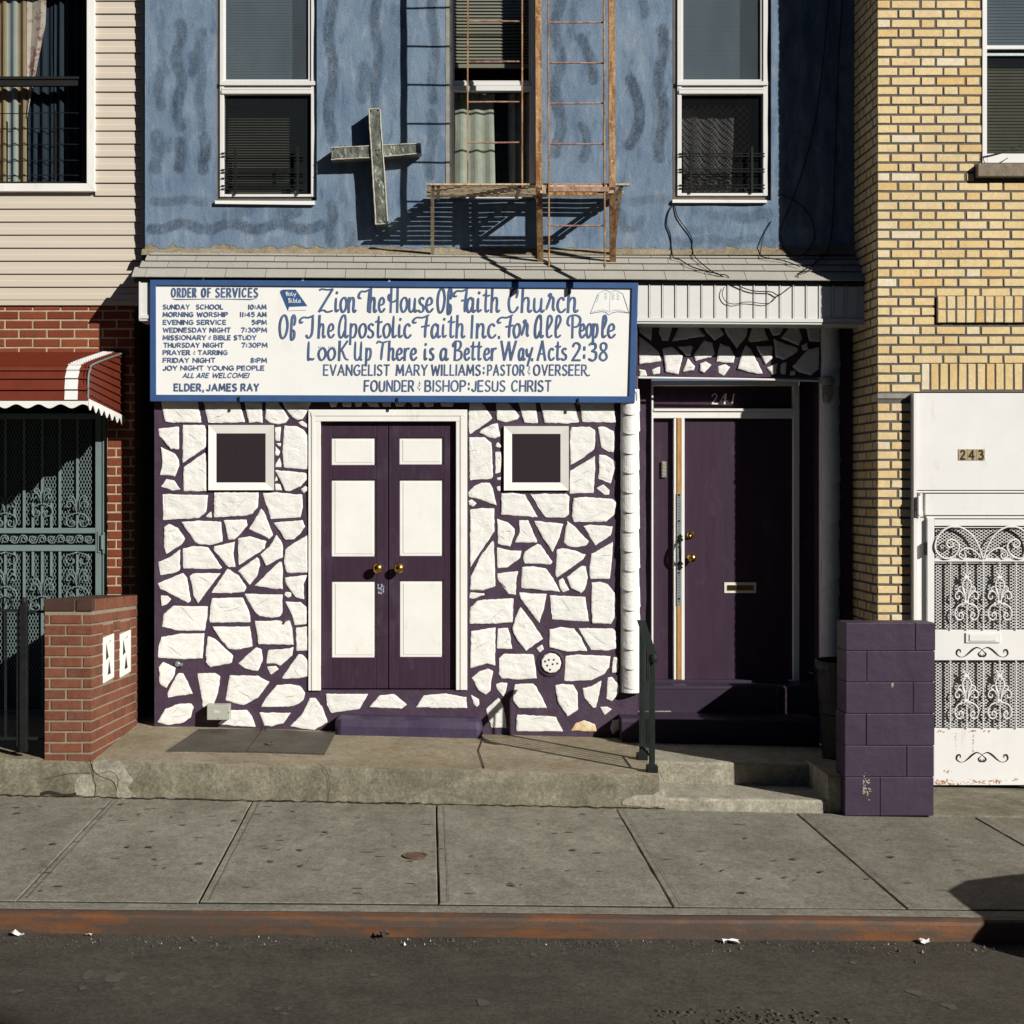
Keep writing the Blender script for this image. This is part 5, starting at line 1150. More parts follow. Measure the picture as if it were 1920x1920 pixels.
text([('&', 783.5, 790)], CAPS, 734, 20, .9)
for i in range(10):   # eyelashes over the two o's
    x = (598 if i < 5 else 617)+(i % 5)*2.6; brush(LB, [(x, 654), (x-.8, 649.5)], .7, GL, .0001)
LB.build('lettering', M['letter'], SG, recalc=False)
mb = MB(); z3 = lambda x, y: (500+x/5.333, 520+y/5.333); r_ = lambda L: [z3(*p) for p in L]
mb.pprism(r_([(165, 122), (290, 122), (405, 283), (228, 290)]), GL-.0006, GL+.001)
mb.pprism(r_([(133, 150), (140, 132), (162, 123), (226, 291), (212, 336)]), GL-.0005, GL+.001)
brush(mb, r_([(212, 336), (300, 331), (395, 329)]), .5, GL, .0003); brush(mb, r_([(226, 293), (405, 287)]), .5, GL, .0002)
cb = mb.build('bible_emblem', M['blue_frame'], SG, recalc=False)
mb = MB(); lay[0] = 0
SC2 = lambda x: 0
text([('H', 535.5, 541), ('oly', 540.5, 556)], SCR, 554.5, 7.6, 1.15, .0, .2, gap=.05, mb=mb, D=GL-.0012); text([('B', 540, 545.5), ('ible', 545.5, 565)], SCR, 567.5, 8, 1.15, .0, .2, gap=.05, mb=mb, D=GL-.0012)
mb.build('emblem_lettering', M['board'], cb, recalc=False)
mb = MB(); z3 = lambda x, y: (840+x/5.189, 520+y/5.189)
for L, wd in (([(1385, 353), (1420, 260), (1460, 160), (1520, 128), (1545, 127), (1580, 148)], .55), ([(1580, 148), (1610, 130), (1650, 133), (1700, 160), (1735, 260), (1762, 348)], .55), ([(1385, 353), (1450, 340), (1500, 333), (1535, 340), (1555, 360), (1570, 364), (1600, 345), (1640, 335), (1700, 338), (1762, 348)], 1.1),
    ([(1400, 340), (1450, 325), (1500, 316), (1540, 324), (1570, 340)], .4), ([(1570, 340), (1600, 322), (1640, 316), (1700, 325), (1755, 344)], .4), ([(1578, 150), (1572, 340)], .3), ([(1700, 160), (1762, 348)], .8), ([(1385, 353), (1460, 160)], .8)):
    brush(mb, [z3(*p) for p in L], wd, GL, .0001*len(mb.f) % .0008)
for k in range(5):
    y = 158+k*14; brush(mb, [z3(1592, y), z3(1612+k % 2*12, y+1)], .5, GL, .0003); brush(mb, [z3(1640, y+1), z3(1668, y+3)], .35, GL, .0003); brush(mb, [z3(1520, y-2), z3(1548, y-6)], .35, GL, .0003); brush(mb, [z3(1456-k*4, y+22), z3(1476-k*4, y+18)], .35, GL, .0003)
mb.build('open_book_emblem', M['letter'], SG, recalc=False)
mb = MB(); mb.tube([P(1195, py, GD+.02) if k % 2 else P(1193.6, py, GD+.02) for k, py in enumerate(range(706, 752, 3))], .0035, 6); mb.build('chain', M['galv'], SG)

# ================================================================ SMALL FIXTURES ON THE CHURCH
LP_ = P(1549, 716, DE)
LM = thing('cage_lamp', 'caged jelly jar wall lamp in the shade beside the side door', 'wall lamp', (PX(1552, 11.1), Y(DE)-.06, PZ(760, 11.1)))
cx, cy = PX(1552, 11.1), Y(11.1)
mb = MB(); mb.box(cx-.035, cx+.02, cy, Y(DE), PZ(716, 11.1), PZ(706, 11.1)); mb.lathe([(.03, PZ(706, 11.1)), (.05, PZ(709, 11.1)), (.052, PZ(719, 11.1)), (.04, PZ(722, 11.1))], (cx, cy, 0), 'z', 18); mb.build('cap', M['grey_strip'], LM)
mb = MB(); mb.lathe([(.034, PZ(722, 11.1)), (.036, PZ(735, 11.1)), (.03, PZ(750, 11.1)), (.012, PZ(756, 11.1))], (cx, cy, 0), 'z', 16); mb.build('glass_jar', M['jar'], LM, smooth=True)
mb = MB()
for k in range(6):
    a = k*1.047+.3; mb.tube([(cx+.043*math.cos(a)*s, cy+.043*math.sin(a)*s, PZ(py, 11.1)) for py, s in ((721, 1), (740, 1), (752, .85), (759, .4))], .003, 5)
for py in (728, 740): mb.tube([(cx+.044*math.cos(k*.524), cy+.044*math.sin(k*.524), PZ(py, 11.1)) for k in range(12)], .003, 5, closed=True)
mb.build('cage', M['grey_strip'], LM)
# loose cables hanging over the roof and fascia
def surfD(py):
    if py < 471: return D0-.012
    if py < 526: return 11.17+(10.895-11.17)*(py-471)/50
    return DF-.022
def cable(pts, r_, label):
    mb = MB(); mb.tube(catmull([P(a, b, surfD(b)) for a, b in pts], 5), r_, 6); o = mb.build('hanging_cable', M['cable'], None); tag(o, label, 'cable', 'loose black cables on the facade'); return o
cable([(1267, 378), (1254, 396), (1250, 420), (1257, 440), (1259, 465), (1263, 483), (1275, 487), (1297, 500), (1330, 510), (1345, 513), (1366, 526)], .0045, 'black cable running from the right window sill straight down onto the shingles')
cable([(1264, 380), (1270, 405), (1285, 427), (1297, 446), (1298, 465), (1305, 484), (1340, 512), (1362, 516), (1375, 531), (1410, 545), (1445, 547), (1460, 553), (1482, 538), (1497, 526), (1497, 514), (1520, 505), (1530, 490), (1545, 475)], .004, 'black cable looping low over the ribbed white fascia')
cable([(1446, 415), (1432, 440), (1426, 475), (1432, 482), (1470, 489), (1500, 500)], .004, 'short black cable crossing the edge of the wall shadow')
cable([(1358, 538), (1354, 552), (1362, 566), (1378, 570), (1402, 566), (1440, 569), (1458, 554)], .003, 'thin dark cable sagging in a shallow bow on the white fascia')
cable([(1557, -40), (1545, 100), (1528, 230), (1505, 320), (1484, 380), (1469, 415), (1464, 440), (1470, 465), (1485, 477), (1503, 479), (1522, 460), (1528, 438), (1518, 405), (1498, 382), (1462, 363)], .004, 'long black cable ending in a round loop on the shaded blue wall')
cable([(1582, -40), (1572, 120), (1566, 300), (1562, 400), (1555, 460), (1540, 486), (1500, 510)], .004, 'thin black cable hanging down beside the yellow brick corner')
# grey box with small lettering at the foot of the stone front
SB = thing('utility_box', 'small grey metal box mounted low on the stone front above the cellar hatch', 'utility box', P(409, 1350, DS))
mb = MB(); mb.pbox(388, 430, 1322, 1350, DS-.105, DS-.01); mb.build('body', M['star_box'], SB, bevel=.004)
mb = MB(); lay[0] = 0
text([('S', 401, 404.6)], CAPS, 1336, 5, .9, mb=mb, D=DS-.1056); text([('t', 404.8, 407), ('a', 407, 410.8), ('r', 411, 413.6)], SCR, 1336, 5, .9, gap=.06, mb=mb, D=DS-.1056); mb.build('lettering', M['board'], SB, recalc=False)
mb = MB()
for a, b in ((409, 1347), (428.5, 1336)): mb.lathe([(.004, 0), (.003, -.003), (.0005, -.004)], P(a, b, DS-.105), 'y', 8)
mb.build('screw', M['dark_plate'], SB)
# ================================================================ BRICKWORK
def bricks(mb, O, U, Nn, L, H, bond='running', ch=.0705, bl=.2, bh=.092, jt=.0165, proud=.005, skips=(), seed=1, z0=0., jit=.0012, startoff=0, vert=False):
    """bricks on the plane O + u*U + v*Z, facing Nn; skips are (u0,u1,v0,v1) left free"""
    U = Vector(U); Nn = Vector(Nn); O = Vector(O); Z = Vector((0, 0, 1)); r = random.Random(seed)
    def put(u0, u1, v0, v1):
        for a, b, c, d in skips:   # clip against free rectangles
            if v1 > c+.012 and v0 < d-.012:
                if u0 >= a-.001 and u1 <= b+.001: return
                if u0 < a < u1 and u1 <= b+.2: u1 = a-.006
                elif u0 < b < u1: u0 = b+.006
        if u1-u0 < .02: return
        mb.mi = 0; mb.rv = min(1, max(0, r.betavariate(2.2, 2.2)+(.3 if r.random() < .03 else 0)))
        pr = proud+r.uniform(-.0015, .0015); b = .003
        j = lambda: r.uniform(-jit, jit)
        c = [(u0+j(), v0+j()), (u1+j(), v0+j()), (u1+j(), v1+j()), (u0+j(), v1+j())]
        ci = [(u0+b, v0+b), (u1-b, v0+b), (u1-b, v1-b), (u0+b, v1-b)]
        vs = [O+U*u+Z*v-Nn*.004 for u, v in c]+[O+U*u+Z*v+Nn*(pr-.0015) for u, v in c]+[O+U*u+Z*v+Nn*pr for u, v in ci]
        mb.add(vs, [(8, 9, 10, 11)]+[(4+k, 4+(k+1) % 4, 8+(k+1) % 4, 8+k) for k in range(4)]+[(k, (k+1) % 4, 4+(k+1) % 4, 4+k) for k in range(4)])
    if vert:
        u = 0; 
        while u < L-.02:
            put(u, min(L, u+ch-jt+r.uniform(-.001, .001)), 0, H); u += ch
        return
    k = 0; v = 0
    while v < H-.01:
        h = min(ch-jt, H-v)
        if bond == 'running':
            u = -(bl+jt)*(.5 if k % 2 else 0)-startoff
            while u < L: put(max(0, u), min(L, u+bl), v, v+h); u += bl+jt
        elif bond == 'header':
            u = -(bh+jt)*(.5 if k % 2 else 0)
            while u < L: put(max(0, u), min(L, u+bh), v, v+h); u += bh+jt
        else:   # flemish
            P_ = bl+bh+2*jt; u = (-(bl-bh)/2-startoff if k % 2 else -bl/2+bh/2-startoff)
            u = -startoff if k % 2 else -startoff-(bl/2+jt+bh/2)
            q = 0
            while u < L:
                l = bl if (q % 2 == 0) else bh
                if u+l > 0: put(max(0, u), min(L, u+l+r.uniform(-.003, .003)), v, v+h)
                u += l+jt; q += 1
        v += ch; k += 1
# ================================================================ LEFT HOUSE (beige siding over red brick)
DB = 11.31
LH = thing('siding_house', 'house with beige siding above red brick and a maroon awning', 'house', (PX(20, DB), Y(DB), 0))
# lap siding
mb = MB(); xs0, xs1 = -7., PX(267, DB); ztop_s, zb_s = 7.0, PZ(563, DB); pitch = 24.35*DB/F; zz = PZ(563, DB)+.002
wx0, wx1, wz0, wz1 = -4.4, PX(180, DB), PZ(361, DB), PZ(-60, DB)
# align a course edge to picture row 516
z = zb_s; off = 0
while z < ztop_s:
    zt_ = z+pitch
    segs = [(xs0, xs1)] if not (zt_ > wz0 and z < wz1) else [(xs0, wx0), (wx1, xs1)]
    for a, b in segs:
        zl = max(z, wz0) if False else z
        pr = [(Y(DB)-.002, zl), (Y(DB)-.026, zl+.002), (Y(DB)-.0225, zl+pitch*.44), (Y(DB)-.0175, zl+pitch*.5), (Y(DB)-.014, zl+pitch*.94), (Y(DB)-.004, zl+pitch*1.0)]
        n = 8; o = len(mb.v)
        for i in range(n+1):
            x = a+(b-a)*i/n; w_ = mnoise.noise(Vector((x*1.3, z*3, 0)))*.0022
            for yy, hh in pr: mb.v.append((x, yy+w_, hh+w_*.6))
        for i in range(n):
            for k in range(5): mb.face((o+i*6+k, o+(i+1)*6+k, o+(i+1)*6+k+1, o+i*6+k+1))
    z = zt_
SD = mb.build('siding', M['siding'], LH, recalc=False)
mb = MB(); mb.box(xs0, wx0, Y(DB), Y(DB)+.2, zb_s, 7.); mb.box(wx1, xs1+.01, Y(DB), Y(DB)+.2, zb_s, 7.); mb.box(wx0, wx1, Y(DB), Y(DB)+.2, zb_s, wz0); mb.box(wx0, wx1, Y(DB), Y(DB)+.2, wz1, 7.)
mb.build('wall', M['siding'], LH)
mb = MB(); mb.box(xs1-.002, PX(271.5, DB), Y(DB)-.03, Y(DB)+.05, PZ(466, DB), 7.); mb.box(xs0, xs1, Y(DB)-.022, Y(DB)+.03, PZ(573, DB), PZ(563, DB)); mb.build('corner_trim', M['siding'], LH, bevel=.002)
# window
mb = MB(); A_, B_, C_, D_ = wx0, wx1, wz0, wz1; fw = PX(180, DB)-PX(165, DB); yf = Y(DB)-.045
mb.prism([(B_-fw, C_+fw), (B_, C_), (B_, D_), (B_-fw, D_-fw)], yf, Y(DB)+.02); mb.prism([(A_, C_), (B_-.001, C_), (B_-fw-.001, C_+fw), (A_+fw, C_+fw)], yf, Y(DB)+.02)
mb.prism([(A_, C_+.001), (A_+fw, C_+fw+.001), (A_+fw, D_-fw), (A_, D_)], yf, Y(DB)+.02); mb.prism([(A_, D_), (A_+fw, D_-fw), (B_-fw, D_-fw), (B_, D_)], yf+.001, Y(DB)+.02)
wn = mb.build('window', M['white'], LH, bevel=.003)
mb = MB(); a, b, c, d = A_+fw, B_-fw, C_+fw, D_-fw; Ds = DB+.05
mb.box(PX(152, DB), b, Y(DB)+.02, Y(DB)+.12, c, d); mb.box(a, PX(152, DB), Y(DB)+.03, Y(DB)+.12, c, c+.03)
mb.box(a, PX(152, DB), Y(DB)+.03, Y(DB)+.07, PZ(146, DB), PZ(141, DB)); mb.box(a, PX(152, DB), Y(DB)+.04, Y(DB)+.08, PZ(158, DB), PZ(147, DB))
mb.build('sash', M['dark_plate'], wn)
mb = MB(); x1_ = PX(152, DB); mb.quad((a, Y(DB)+.06, c), (x1_, Y(DB)+.06, c), (x1_, Y(DB)+.06, d), (a, Y(DB)+.06, d)); mb.build('pane', M['glass'], wn, recalc=False)
mb = MB(); V = [(a, Y(DB)+.13, c), (b, Y(DB)+.13, c), (b, Y(DB)+.13, d), (a, Y(DB)+.13, d), (a, Y(DB)+2, c-.2), (b+.3, Y(DB)+2, c-.2), (b+.3, Y(DB)+2, d+.2), (a, Y(DB)+2, d+.2)]
mb.add(V, [(4, 5, 6, 7), (0, 1, 5, 4), (2, 3, 7, 6), (1, 2, 6, 5), (3, 0, 4, 7)]); mb.build('dark_room', M['dark_int'], wn, recalc=False)
for p0, p1, mt, fl in ((-60, 13, 'curtain_tan', 0), (12, 33, 'curtain_pale', 0), (32, 50, 'curtain_tan', 0)):
    mb = MB(); folds(mb, p0, p1, -55, 342, DB+.16, max(1, int((p1-p0)/18)), .016, fl); mb.build('curtain', M[mt], wn, recalc=False)
mb = MB(); o = len(mb.v)
for k in range(15):
    t = k/14; px0_ = 50+0*t; py = -50+270*t; px1_ = 88-6*t-30*max(0, t-.35)**1.0*1.6
    for i in range(5): u = i/4; x, y, z = P(px0_+(max(px1_, px0_+1)-px0_)*u, py, DB+.15); mb.v.append((x, y+.012*math.sin(u*6), z))
for k in range(14):
    for i in range(4): mb.face((o+k*5+i, o+k*5+i+1, o+(k+1)*5+i+1, o+(k+1)*5+i))
mb.build('flowered_curtain', M['curtain_rose'], wn, recalc=False)
mb = MB(); folds(mb, 52, 102, -55, 342, DB+.19, 3, .015); folds(mb, 102, 165, -55, 342, DB+.17, 4, .02); mb.build('dark_curtain', M['curtain_dark'], wn, recalc=False)
mb = MB()
for py in (213, 242, 272, 302, 330): mb.tube([P(-80, py, DB+.035), P(38, py, DB+.035), P(104, py-2, DB+.035), P(150, py-1, DB+.035)], .004, 5)
for px, t, b_ in ((37, 196, 336), (104, 208, 336)): mb.pbox(px-2, px+2, t, b_, DB+.028, DB+.036)
mb.build('guard', M['black_iron'], wn)
# red brick storey with entrance opening
xg1 = PX(201, DB); zg = PZ(735, DB)
mb = MB(); bx0, bx1, bz0, bz1 = -7., PX(252, DB), 0., PZ(573, DB)
H = bz1-bz0; Lb = bx1-bx0
# bricks are laid downwards from the siding: choose base so that a joint falls on picture row 581
ch = 17.15*DB/F; nb_ = int((PZ(581, DB)-bz0)/ch); base = PZ(581, DB)-nb_*ch
bricks(mb, (bx0, Y(DB), base), (1, 0, 0), (0, -1, 0), Lb, bz1-base, 'running', ch, .2, .09, .015, .006, [(-1, xg1-bx0, -1, zg-base)], 3, startoff=.087+.045)
mb.mi = 1; mb.box(bx0, xg1, Y(DB), Y(DB)+.2, zg, bz1); mb.box(xg1, bx1, Y(DB), Y(DB)+.8, bz0, bz1)
mb.build('brick_wall', M['brick_red'], LH, recalc=False)
# maroon metal awning with scalloped white valance
prof = [(1.0100, 254.5), (.919, 212), (.908, 200), (.903, 185), (.902, 148)]
def ap(q, h): return (None, Y(q*D0), ZC+h*D0/F)
XA = -577*D0/F
AW = thing('awning', 'maroon metal awning with a white stripe and scalloped white valance over the grey gate', 'awning', (XA-.8, Y(DB), ap(*prof[0])[2]))
def seg_pts(n=14):
    pts = []
    c = catmull([(q, h) for q, h in prof], 6)
    return [(Y(q*D0), ZC+h*D0/F) for q, h in c]
pp = seg_pts(); 
# resample into slats
L_ = [0]
for a, b in zip(pp, pp[1:]): L_.append(L_[-1]+math.hypot(b[0]-a[0], b[1]-a[1]))
def at_len(s):
    s = max(0, min(L_[-1]-1e-6, s)); i = bisect.bisect_right(L_, s)-1; t = (s-L_[i])/(L_[i+1]-L_[i]); return (pp[i][0]+(pp[i+1][0]-pp[i][0])*t, pp[i][1]+(pp[i+1][1]-pp[i][1])*t)
XW0, XW1 = PX(124, 10.12), PX(147, 10.12)
ns = 20; xleft = XA-3.0
mbr, mbw = MB(), MB()
for k in range(ns):
    s0, s1 = L_[-1]*k/ns, L_[-1]*(k+1)/ns
    (y0_, z0_), (y1_, z1_) = at_len(s0), at_len(s1); nrm = Vector((-(z0_-z1_), (y0_-y1_))); nrm.normalize()
    if nrm.x > 0: nrm = -nrm
    a = (y0_+nrm.x*.004, z0_+nrm.y*.004); b = (y1_+nrm.x*.018, z1_+nrm.y*.018)
    for m_, x0_, x1_ in ((mbr, xleft, XA+.012), (mbw, XW0-.003, XW1+.003)):
        e = .004 if m_ is mbw else 0
        m_.quad((x0_, a[0]-e, a[1]+e), (x0_, b[0]-e, b[1]+e), (x1_, b[0]-e, b[1]+e), (x1_, a[0]-e, a[1]+e))
        m_.quad((x0_, b[0]-e, b[1]+e), (x0_, y1_-nrm.x*.003, z1_-nrm.y*.003), (x1_, y1_-nrm.x*.003, z1_-nrm.y*.003), (x1_, b[0]-e, b[1]+e))
mbr.build('slats', M['awning_red'], AW, recalc=False); mbw.build('white_stripe', M['white_metal'], AW, recalc=False)
mb = MB(); pts = [(y, z) for y, z in pp]; ybk = Y(1.0112*D0); zb_r = ZC+131*1.0092*D0/F
# end panel made of inclined slats
poly = [(y-.011, z+.012) for y, z in pts[:-1]]+[(pts[-1][0]-.012, pts[-1][1])]+[(ybk, zb_r)]; poly[0] = (ybk, poly[0][1])
o = len(mb.v)
n_ = len(poly)
mb.add([(XA, y, z) for y, z in poly]+[(XA-.02, y, z) for y, z in poly], [tuple(range(n_)), tuple(range(2*n_-1, n_-1, -1))])
mb.build('end_panel', M['awning_red'], AW)
mb = MB()
for k in range(1, 9):   # shadow-gap ribs across the end panel
    zf_ = pts[-1][1]+(pts[3][1]-pts[-1][1])*k/7.2; zb_ = zb_r+(254.5*D0/F+ZC-zb_r)*k/8.2
    yfr = None
    for (y, z), (y2, z2) in zip(pts, pts[1:]):
        if z >= zf_ >= z2: yfr = y+(y2-y)*(z-zf_)/max(1e-6, z-z2)
    if yfr is None or zb_ > pts[0][1]: continue
    mb.tube([(XA+.004, yfr+.01, zf_), (XA+.004, ybk, zb_-.02)], .008, 6)
mb.build('end_rib', M['awning_red'], AW)
mb = MB(); mb.tube([(XA+.008, y-.008, z+.008) for y, z in pts], .007, 8); mb.build('edge_strip', M['grey_gate'], AW)
def valance(mb, pA, pB, n, drop, amp, nrm):
    pA, pB = Vector(pA), Vector(pB); N2 = n*12; o = len(mb.v); nr = Vector(nrm)*.006
    for side in (0, 1):
        for i in range(N2+1):
            t = i/N2; p = pA+(pB-pA)*t+nr*side; h = drop+amp*math.sin(t*n*6.283)
            mb.v.append((p.x, p.y, p.z)); mb.v.append((p.x, p.y, p.z-h))
    m = 2*(N2+1)
    for i in range(N2):
        a = o+2*i; mb.face((a, a+1, a+3, a+2)); mb.face((a+m, a+m+2, a+m+3, a+m+1)); mb.face((a+1, a+m+1, a+m+3, a+3)); mb.face((a, a+2, a+m+2, a+m))
mb = MB(); yfv, zfv = pts[-1]; 
valance(mb, (XA-42*.0403*10.1*10/10.1*1.0/ .403*.403/ .403 if False else XA-12*.1526, yfv-.012, zfv+.012), (XA+.012, yfv-.012, zfv+.012), 12, .052, .014, (0, 1, 0))
valance(mb, (XA+.014, yfv-.012, zfv+.012), (XA+.014, ybk, zb_r+.012), 7, .055, .022, (-1, 0, 0))
mb.build('valance', M['white'], AW, recalc=False)
mb = MB()
for px, py in ((131, 715), (133, 749)):
    mb.lathe([(.009, .02), (.009, -.008), (.001, -.010)], P(px, py, 10.13), 'y', 8)
mb.build('screw', M['rust'], AW)
# recessed entry and grey security gate
GDp = 11.50
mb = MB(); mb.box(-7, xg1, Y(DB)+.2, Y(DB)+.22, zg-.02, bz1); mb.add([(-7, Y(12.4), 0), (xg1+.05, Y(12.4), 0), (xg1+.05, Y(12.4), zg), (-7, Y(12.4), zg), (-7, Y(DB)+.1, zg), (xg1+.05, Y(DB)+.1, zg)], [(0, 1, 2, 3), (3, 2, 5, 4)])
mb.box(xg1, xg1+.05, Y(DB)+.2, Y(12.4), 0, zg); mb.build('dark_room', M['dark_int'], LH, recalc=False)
GT = MB(); Dg = 11.36
def gbar(mb, p0, p1, q0, q1, D=Dg, t=.02): mb.pbox(p0, p1, q0, q1, D, D+t)
for a, b in ((178.5, 190.), (192, 199.5)): gbar(GT, a, b, 770, 1390, Dg-.012 if a < 180 else Dg-.02, .05)
gbar(GT, -150, 178.5, 990, 1000, Dg-.01, .03); gbar(GT, -150, 178.5, 1022, 1033.5, Dg-.01, .03); gbar(GT, -150, 178.5, 775, 785, Dg-.01, .03); gbar(GT, -150, 178.5, 1330, 1390, Dg-.01, .03)
GG = GT.build('security_gate', M['grey_gate'], LH, bevel=.003)
def spiral(cx, cy, r0, r1, a0, turns, n=26): return [(cx+(r0+(r1-r0)*k/n)*math.cos(a0+turns*6.283*k/n), cy+(r0+(r1-r0)*k/n)*math.sin(a0+turns*6.283*k/n)) for k in range(n+1)]
def ptube(mb, pts, r_, D, n=6): mb.tube([P(a, b, D) for a, b in pts], r_, n)
def diamond(mb, a, b, c, d, D, pw, ph, wd, keep=None):
    """expanded metal: zigzag strands of flat ribbon"""
    z = 0; nC = int((b-a)/pw)+1; nR = int((d-c)/ph)+1
    for i in range(nC+1):
        for s in (0, 1):
            for k in range(2*nR):
                xs2 = [a+i*pw+((pw/2 if (k+e) % 2 else 0) if s == 0 else (pw/2 if (k+e) % 2 else pw)) for e in (0, 1)]; y = c+k*ph/2
                if y+ph/2 > d or max(xs2) > b: continue
                brush(mb, [(xs2[0], y), (xs2[1], y+ph/2)], wd, D, .0012*s+.0006*(k % 2))
mb = MB()
for px in (-90, -55, -22, 10, 45, 79, 112, 145): gbar(mb, px-2.2, px+2.2, 785, 990, Dg-.004, .012); gbar(mb, px-2.2, px+2.2, 1033.5, 1330, Dg-.004, .012)
for px in (61.5, 96, -5, 27): gbar(mb, px-2.1, px+2.1, 943, 990, Dg-.003, .012); gbar(mb, px-2.1, px+2.1, 1033.5, 1080, Dg-.003, .012)
mb.build('bars', M['grey_gate'], GG)
mb = MB(); diamond(mb, -150, 174, 785, 990, Dg+.02, 5.8, 12.5, 1.15); diamond(mb, -150, 174, 1000, 1022, Dg+.02, 5.8, 12.5, 1.15); diamond(mb, -150, 174, 1033.5, 1330, Dg+.02, 5.8, 12.5, 1.15)
mb.build('mesh_screen', M['grey_gate'], GG, recalc=False)
rr = .0045
def flourish(px, top, up=1, s=1.):
    mb = MB()
    for sg in (1, -1):
        f = lambda L: [(px+sg*a*s, top+up*b*s) for a, b in L]
        ptube(mb, f(spiral(0, 0, .1, .1, 0, 0, 1)[:1]+catmull([(1, 0), (-0, 0)], 2)[:0]) or f([(3, -26), (6, -20), (8, -10), (4, 8), (3, 20)]), rr, Dg-.014)
        ptube(mb, f([(3, 18)]+catmull([(5, 8), (10, 1), (16, 0), (20, 5), (18, 11), (13, 10), (13, 6)], 4)), rr, Dg-.016)
        ptube(mb, f([(3, 12)]+catmull([(4, -2), (9, -9), (14, -10), (17, -6), (14, -2), (11, -4)], 4)), rr, Dg-.015)
        ptube(mb, f(catmull([(0, 22), (10, 24), (19, 30), (21, 40), (15, 47), (7, 46), (5, 40), (9, 36), (12, 39)], 4)), rr, Dg-.016)
    mb.build('scroll_ornament', M['grey_gate'], GG, smooth=True)
for px in (10, 145): flourish(px, 940); flourish(px, 1078)
for px in (79, -55): flourish(px, 925, 1, .9); flourish(px, 1095, 1, 1.05)
mb = MB()
for px in (10, 145):
    for sg in (1, -1): ptube(mb, [(px, 1036)]+[(px+sg*a, 1036+b) for a, b in catmull([(10, 2), (20, 6), (21, 16), (13, 22), (6, 18), (8, 11)], 4)], rr, Dg-.015)
for k in range(-7, 10):
    cx = 9+k*17.5; ptube(mb, spiral(cx, 1011, 8.5, 2, 0 if k % 2 else 3.14, 1.6), rr, Dg-.004)
mb.build('scroll_band', M['grey_gate'], GG, smooth=True)
mb = MB()
for q in (1000,): mb.pbox(183, 189, 996, 1036, Dg-.02, Dg-.01); mb.tube([P(191, 1003, Dg-.03), P(191, 1030, Dg-.03)], .010, 8); mb.pbox(192.5, 198, 998, 1038, Dg-.028, Dg-.02)
mb.build('hinge', M['grey_gate'], GG)

# ---------------------------------------------------------------- low brick wall with vent blocks
PDf, PDb = 9.62, 11.10; SL_ = -.055
px0, px1 = PX(84, PDf), PX(172, PDf); zt_ = PZ(1149, PDf); zb_ = .20; ztt = PZ(1124, PDf)
BP = thing('brick_pier', 'low red brick wall with two white vent blocks beside the stoop', 'brick wall', ((px0+px1)/2, Y(PDf), zp(px0)))
mb = MB(); chp = (zt_-PZ(1410, PDf))/13.
zb0 = zt_-13*chp-chp*0
vb = [(Y(D_) - Y(PDf)) for D_ in ()]
def uD(px): return (px1*F/(px-VX))-PDf    # depth along the side face under a picture column
v1 = (uD(192), uD(211.5)); v2 = (uD(224), uD(243))
vz = lambda py, px: PZ(py, PDf+uD(px))-SL_*uD(px)
S1 = (v1[0], v1[1], vz(1279, 192)-zb0, vz(1194, 192)-zb0); S2 = (v2[0], v2[1], vz(1268, 224)-zb0, vz(1187, 224)-zb0)
bricks(mb, (px0, Y(PDf), zb0-chp), (1, 0, 0), (0, -1, 0), px1-px0, 14*chp, 'running', chp, .2, .09, .014, .006, [], 5, startoff=.065)
side_skips = [(a-.005, b+.005, c-.005+chp, d+chp*2.02) for a, b, c, d in (S1, S2)]
bricks(mb, (px1, Y(PDf), zb0-chp), (0, 1, SL_), (1, 0, 0), PDb-PDf, 14*chp, 'running', chp, .2, .09, .014, .006, side_skips, 6, startoff=.11)
for a, b, c, d in (S1, S2):
    bricks(mb, (px1, Y(PDf)+a, zb0+d+.008+SL_*a), (0, 1, SL_), (1, 0, 0), b-a, chp*.98, ch=.06, jt=.014, proud=.006, seed=7, vert=True)
bricks(mb, (px1, Y(PDf), zt_+.012), (0, 1, SL_), (1, 0, 0), PDb-PDf, ztt-zt_-.012, ch=.062, jt=.013, proud=.006, seed=8, vert=True)
dz_ = SL_*(PDb-PDf); mb.mi = 1; mb.hexa([(px0, Y(PDf), zb0-.1), (px1, Y(PDf), zb0-.1), (px1, Y(PDf), ztt-.004), (px0, Y(PDf), ztt-.004), (px0, Y(PDb), zb0-.1), (px1, Y(PDb), zb0-.1), (px1, Y(PDb), ztt-.004+dz_), (px0, Y(PDb), ztt-.004+dz_)])
mb.build('brick_wall', M['brick_pier'], BP, recalc=False)
mb = MB(); xm = PX(142, PDf); mb.box(px0-.004, xm-.006, Y(PDf)-.01, Y(PDf)+.1, zt_+.012, ztt); mb.box(xm+.006, px1+.006, Y(PDf)-.012, Y(PDf)+.1, zt_+.012, ztt+.002); y1_ = Y(PDf)+.1; e1_ = SL_*.1; mb.hexa([(px0-.002, y1_, ztt-.006+e1_), (px1+.003, y1_, ztt-.006+e1_), (px1+.003, y1_, ztt+.003+e1_), (px0-.002, y1_, ztt+.003+e1_), (px0-.002, Y(PDb), ztt-.006+dz_), (px1+.003, Y(PDb), ztt-.006+dz_), (px1+.003, Y(PDb), ztt+.003+dz_), (px0-.002, Y(PDb), ztt+.003+dz_)])
mb.build('cap', simple('brown_cap_brick', (.060, .030, .022), .85, .2, 14, .3, 80), BP, bevel=.004)
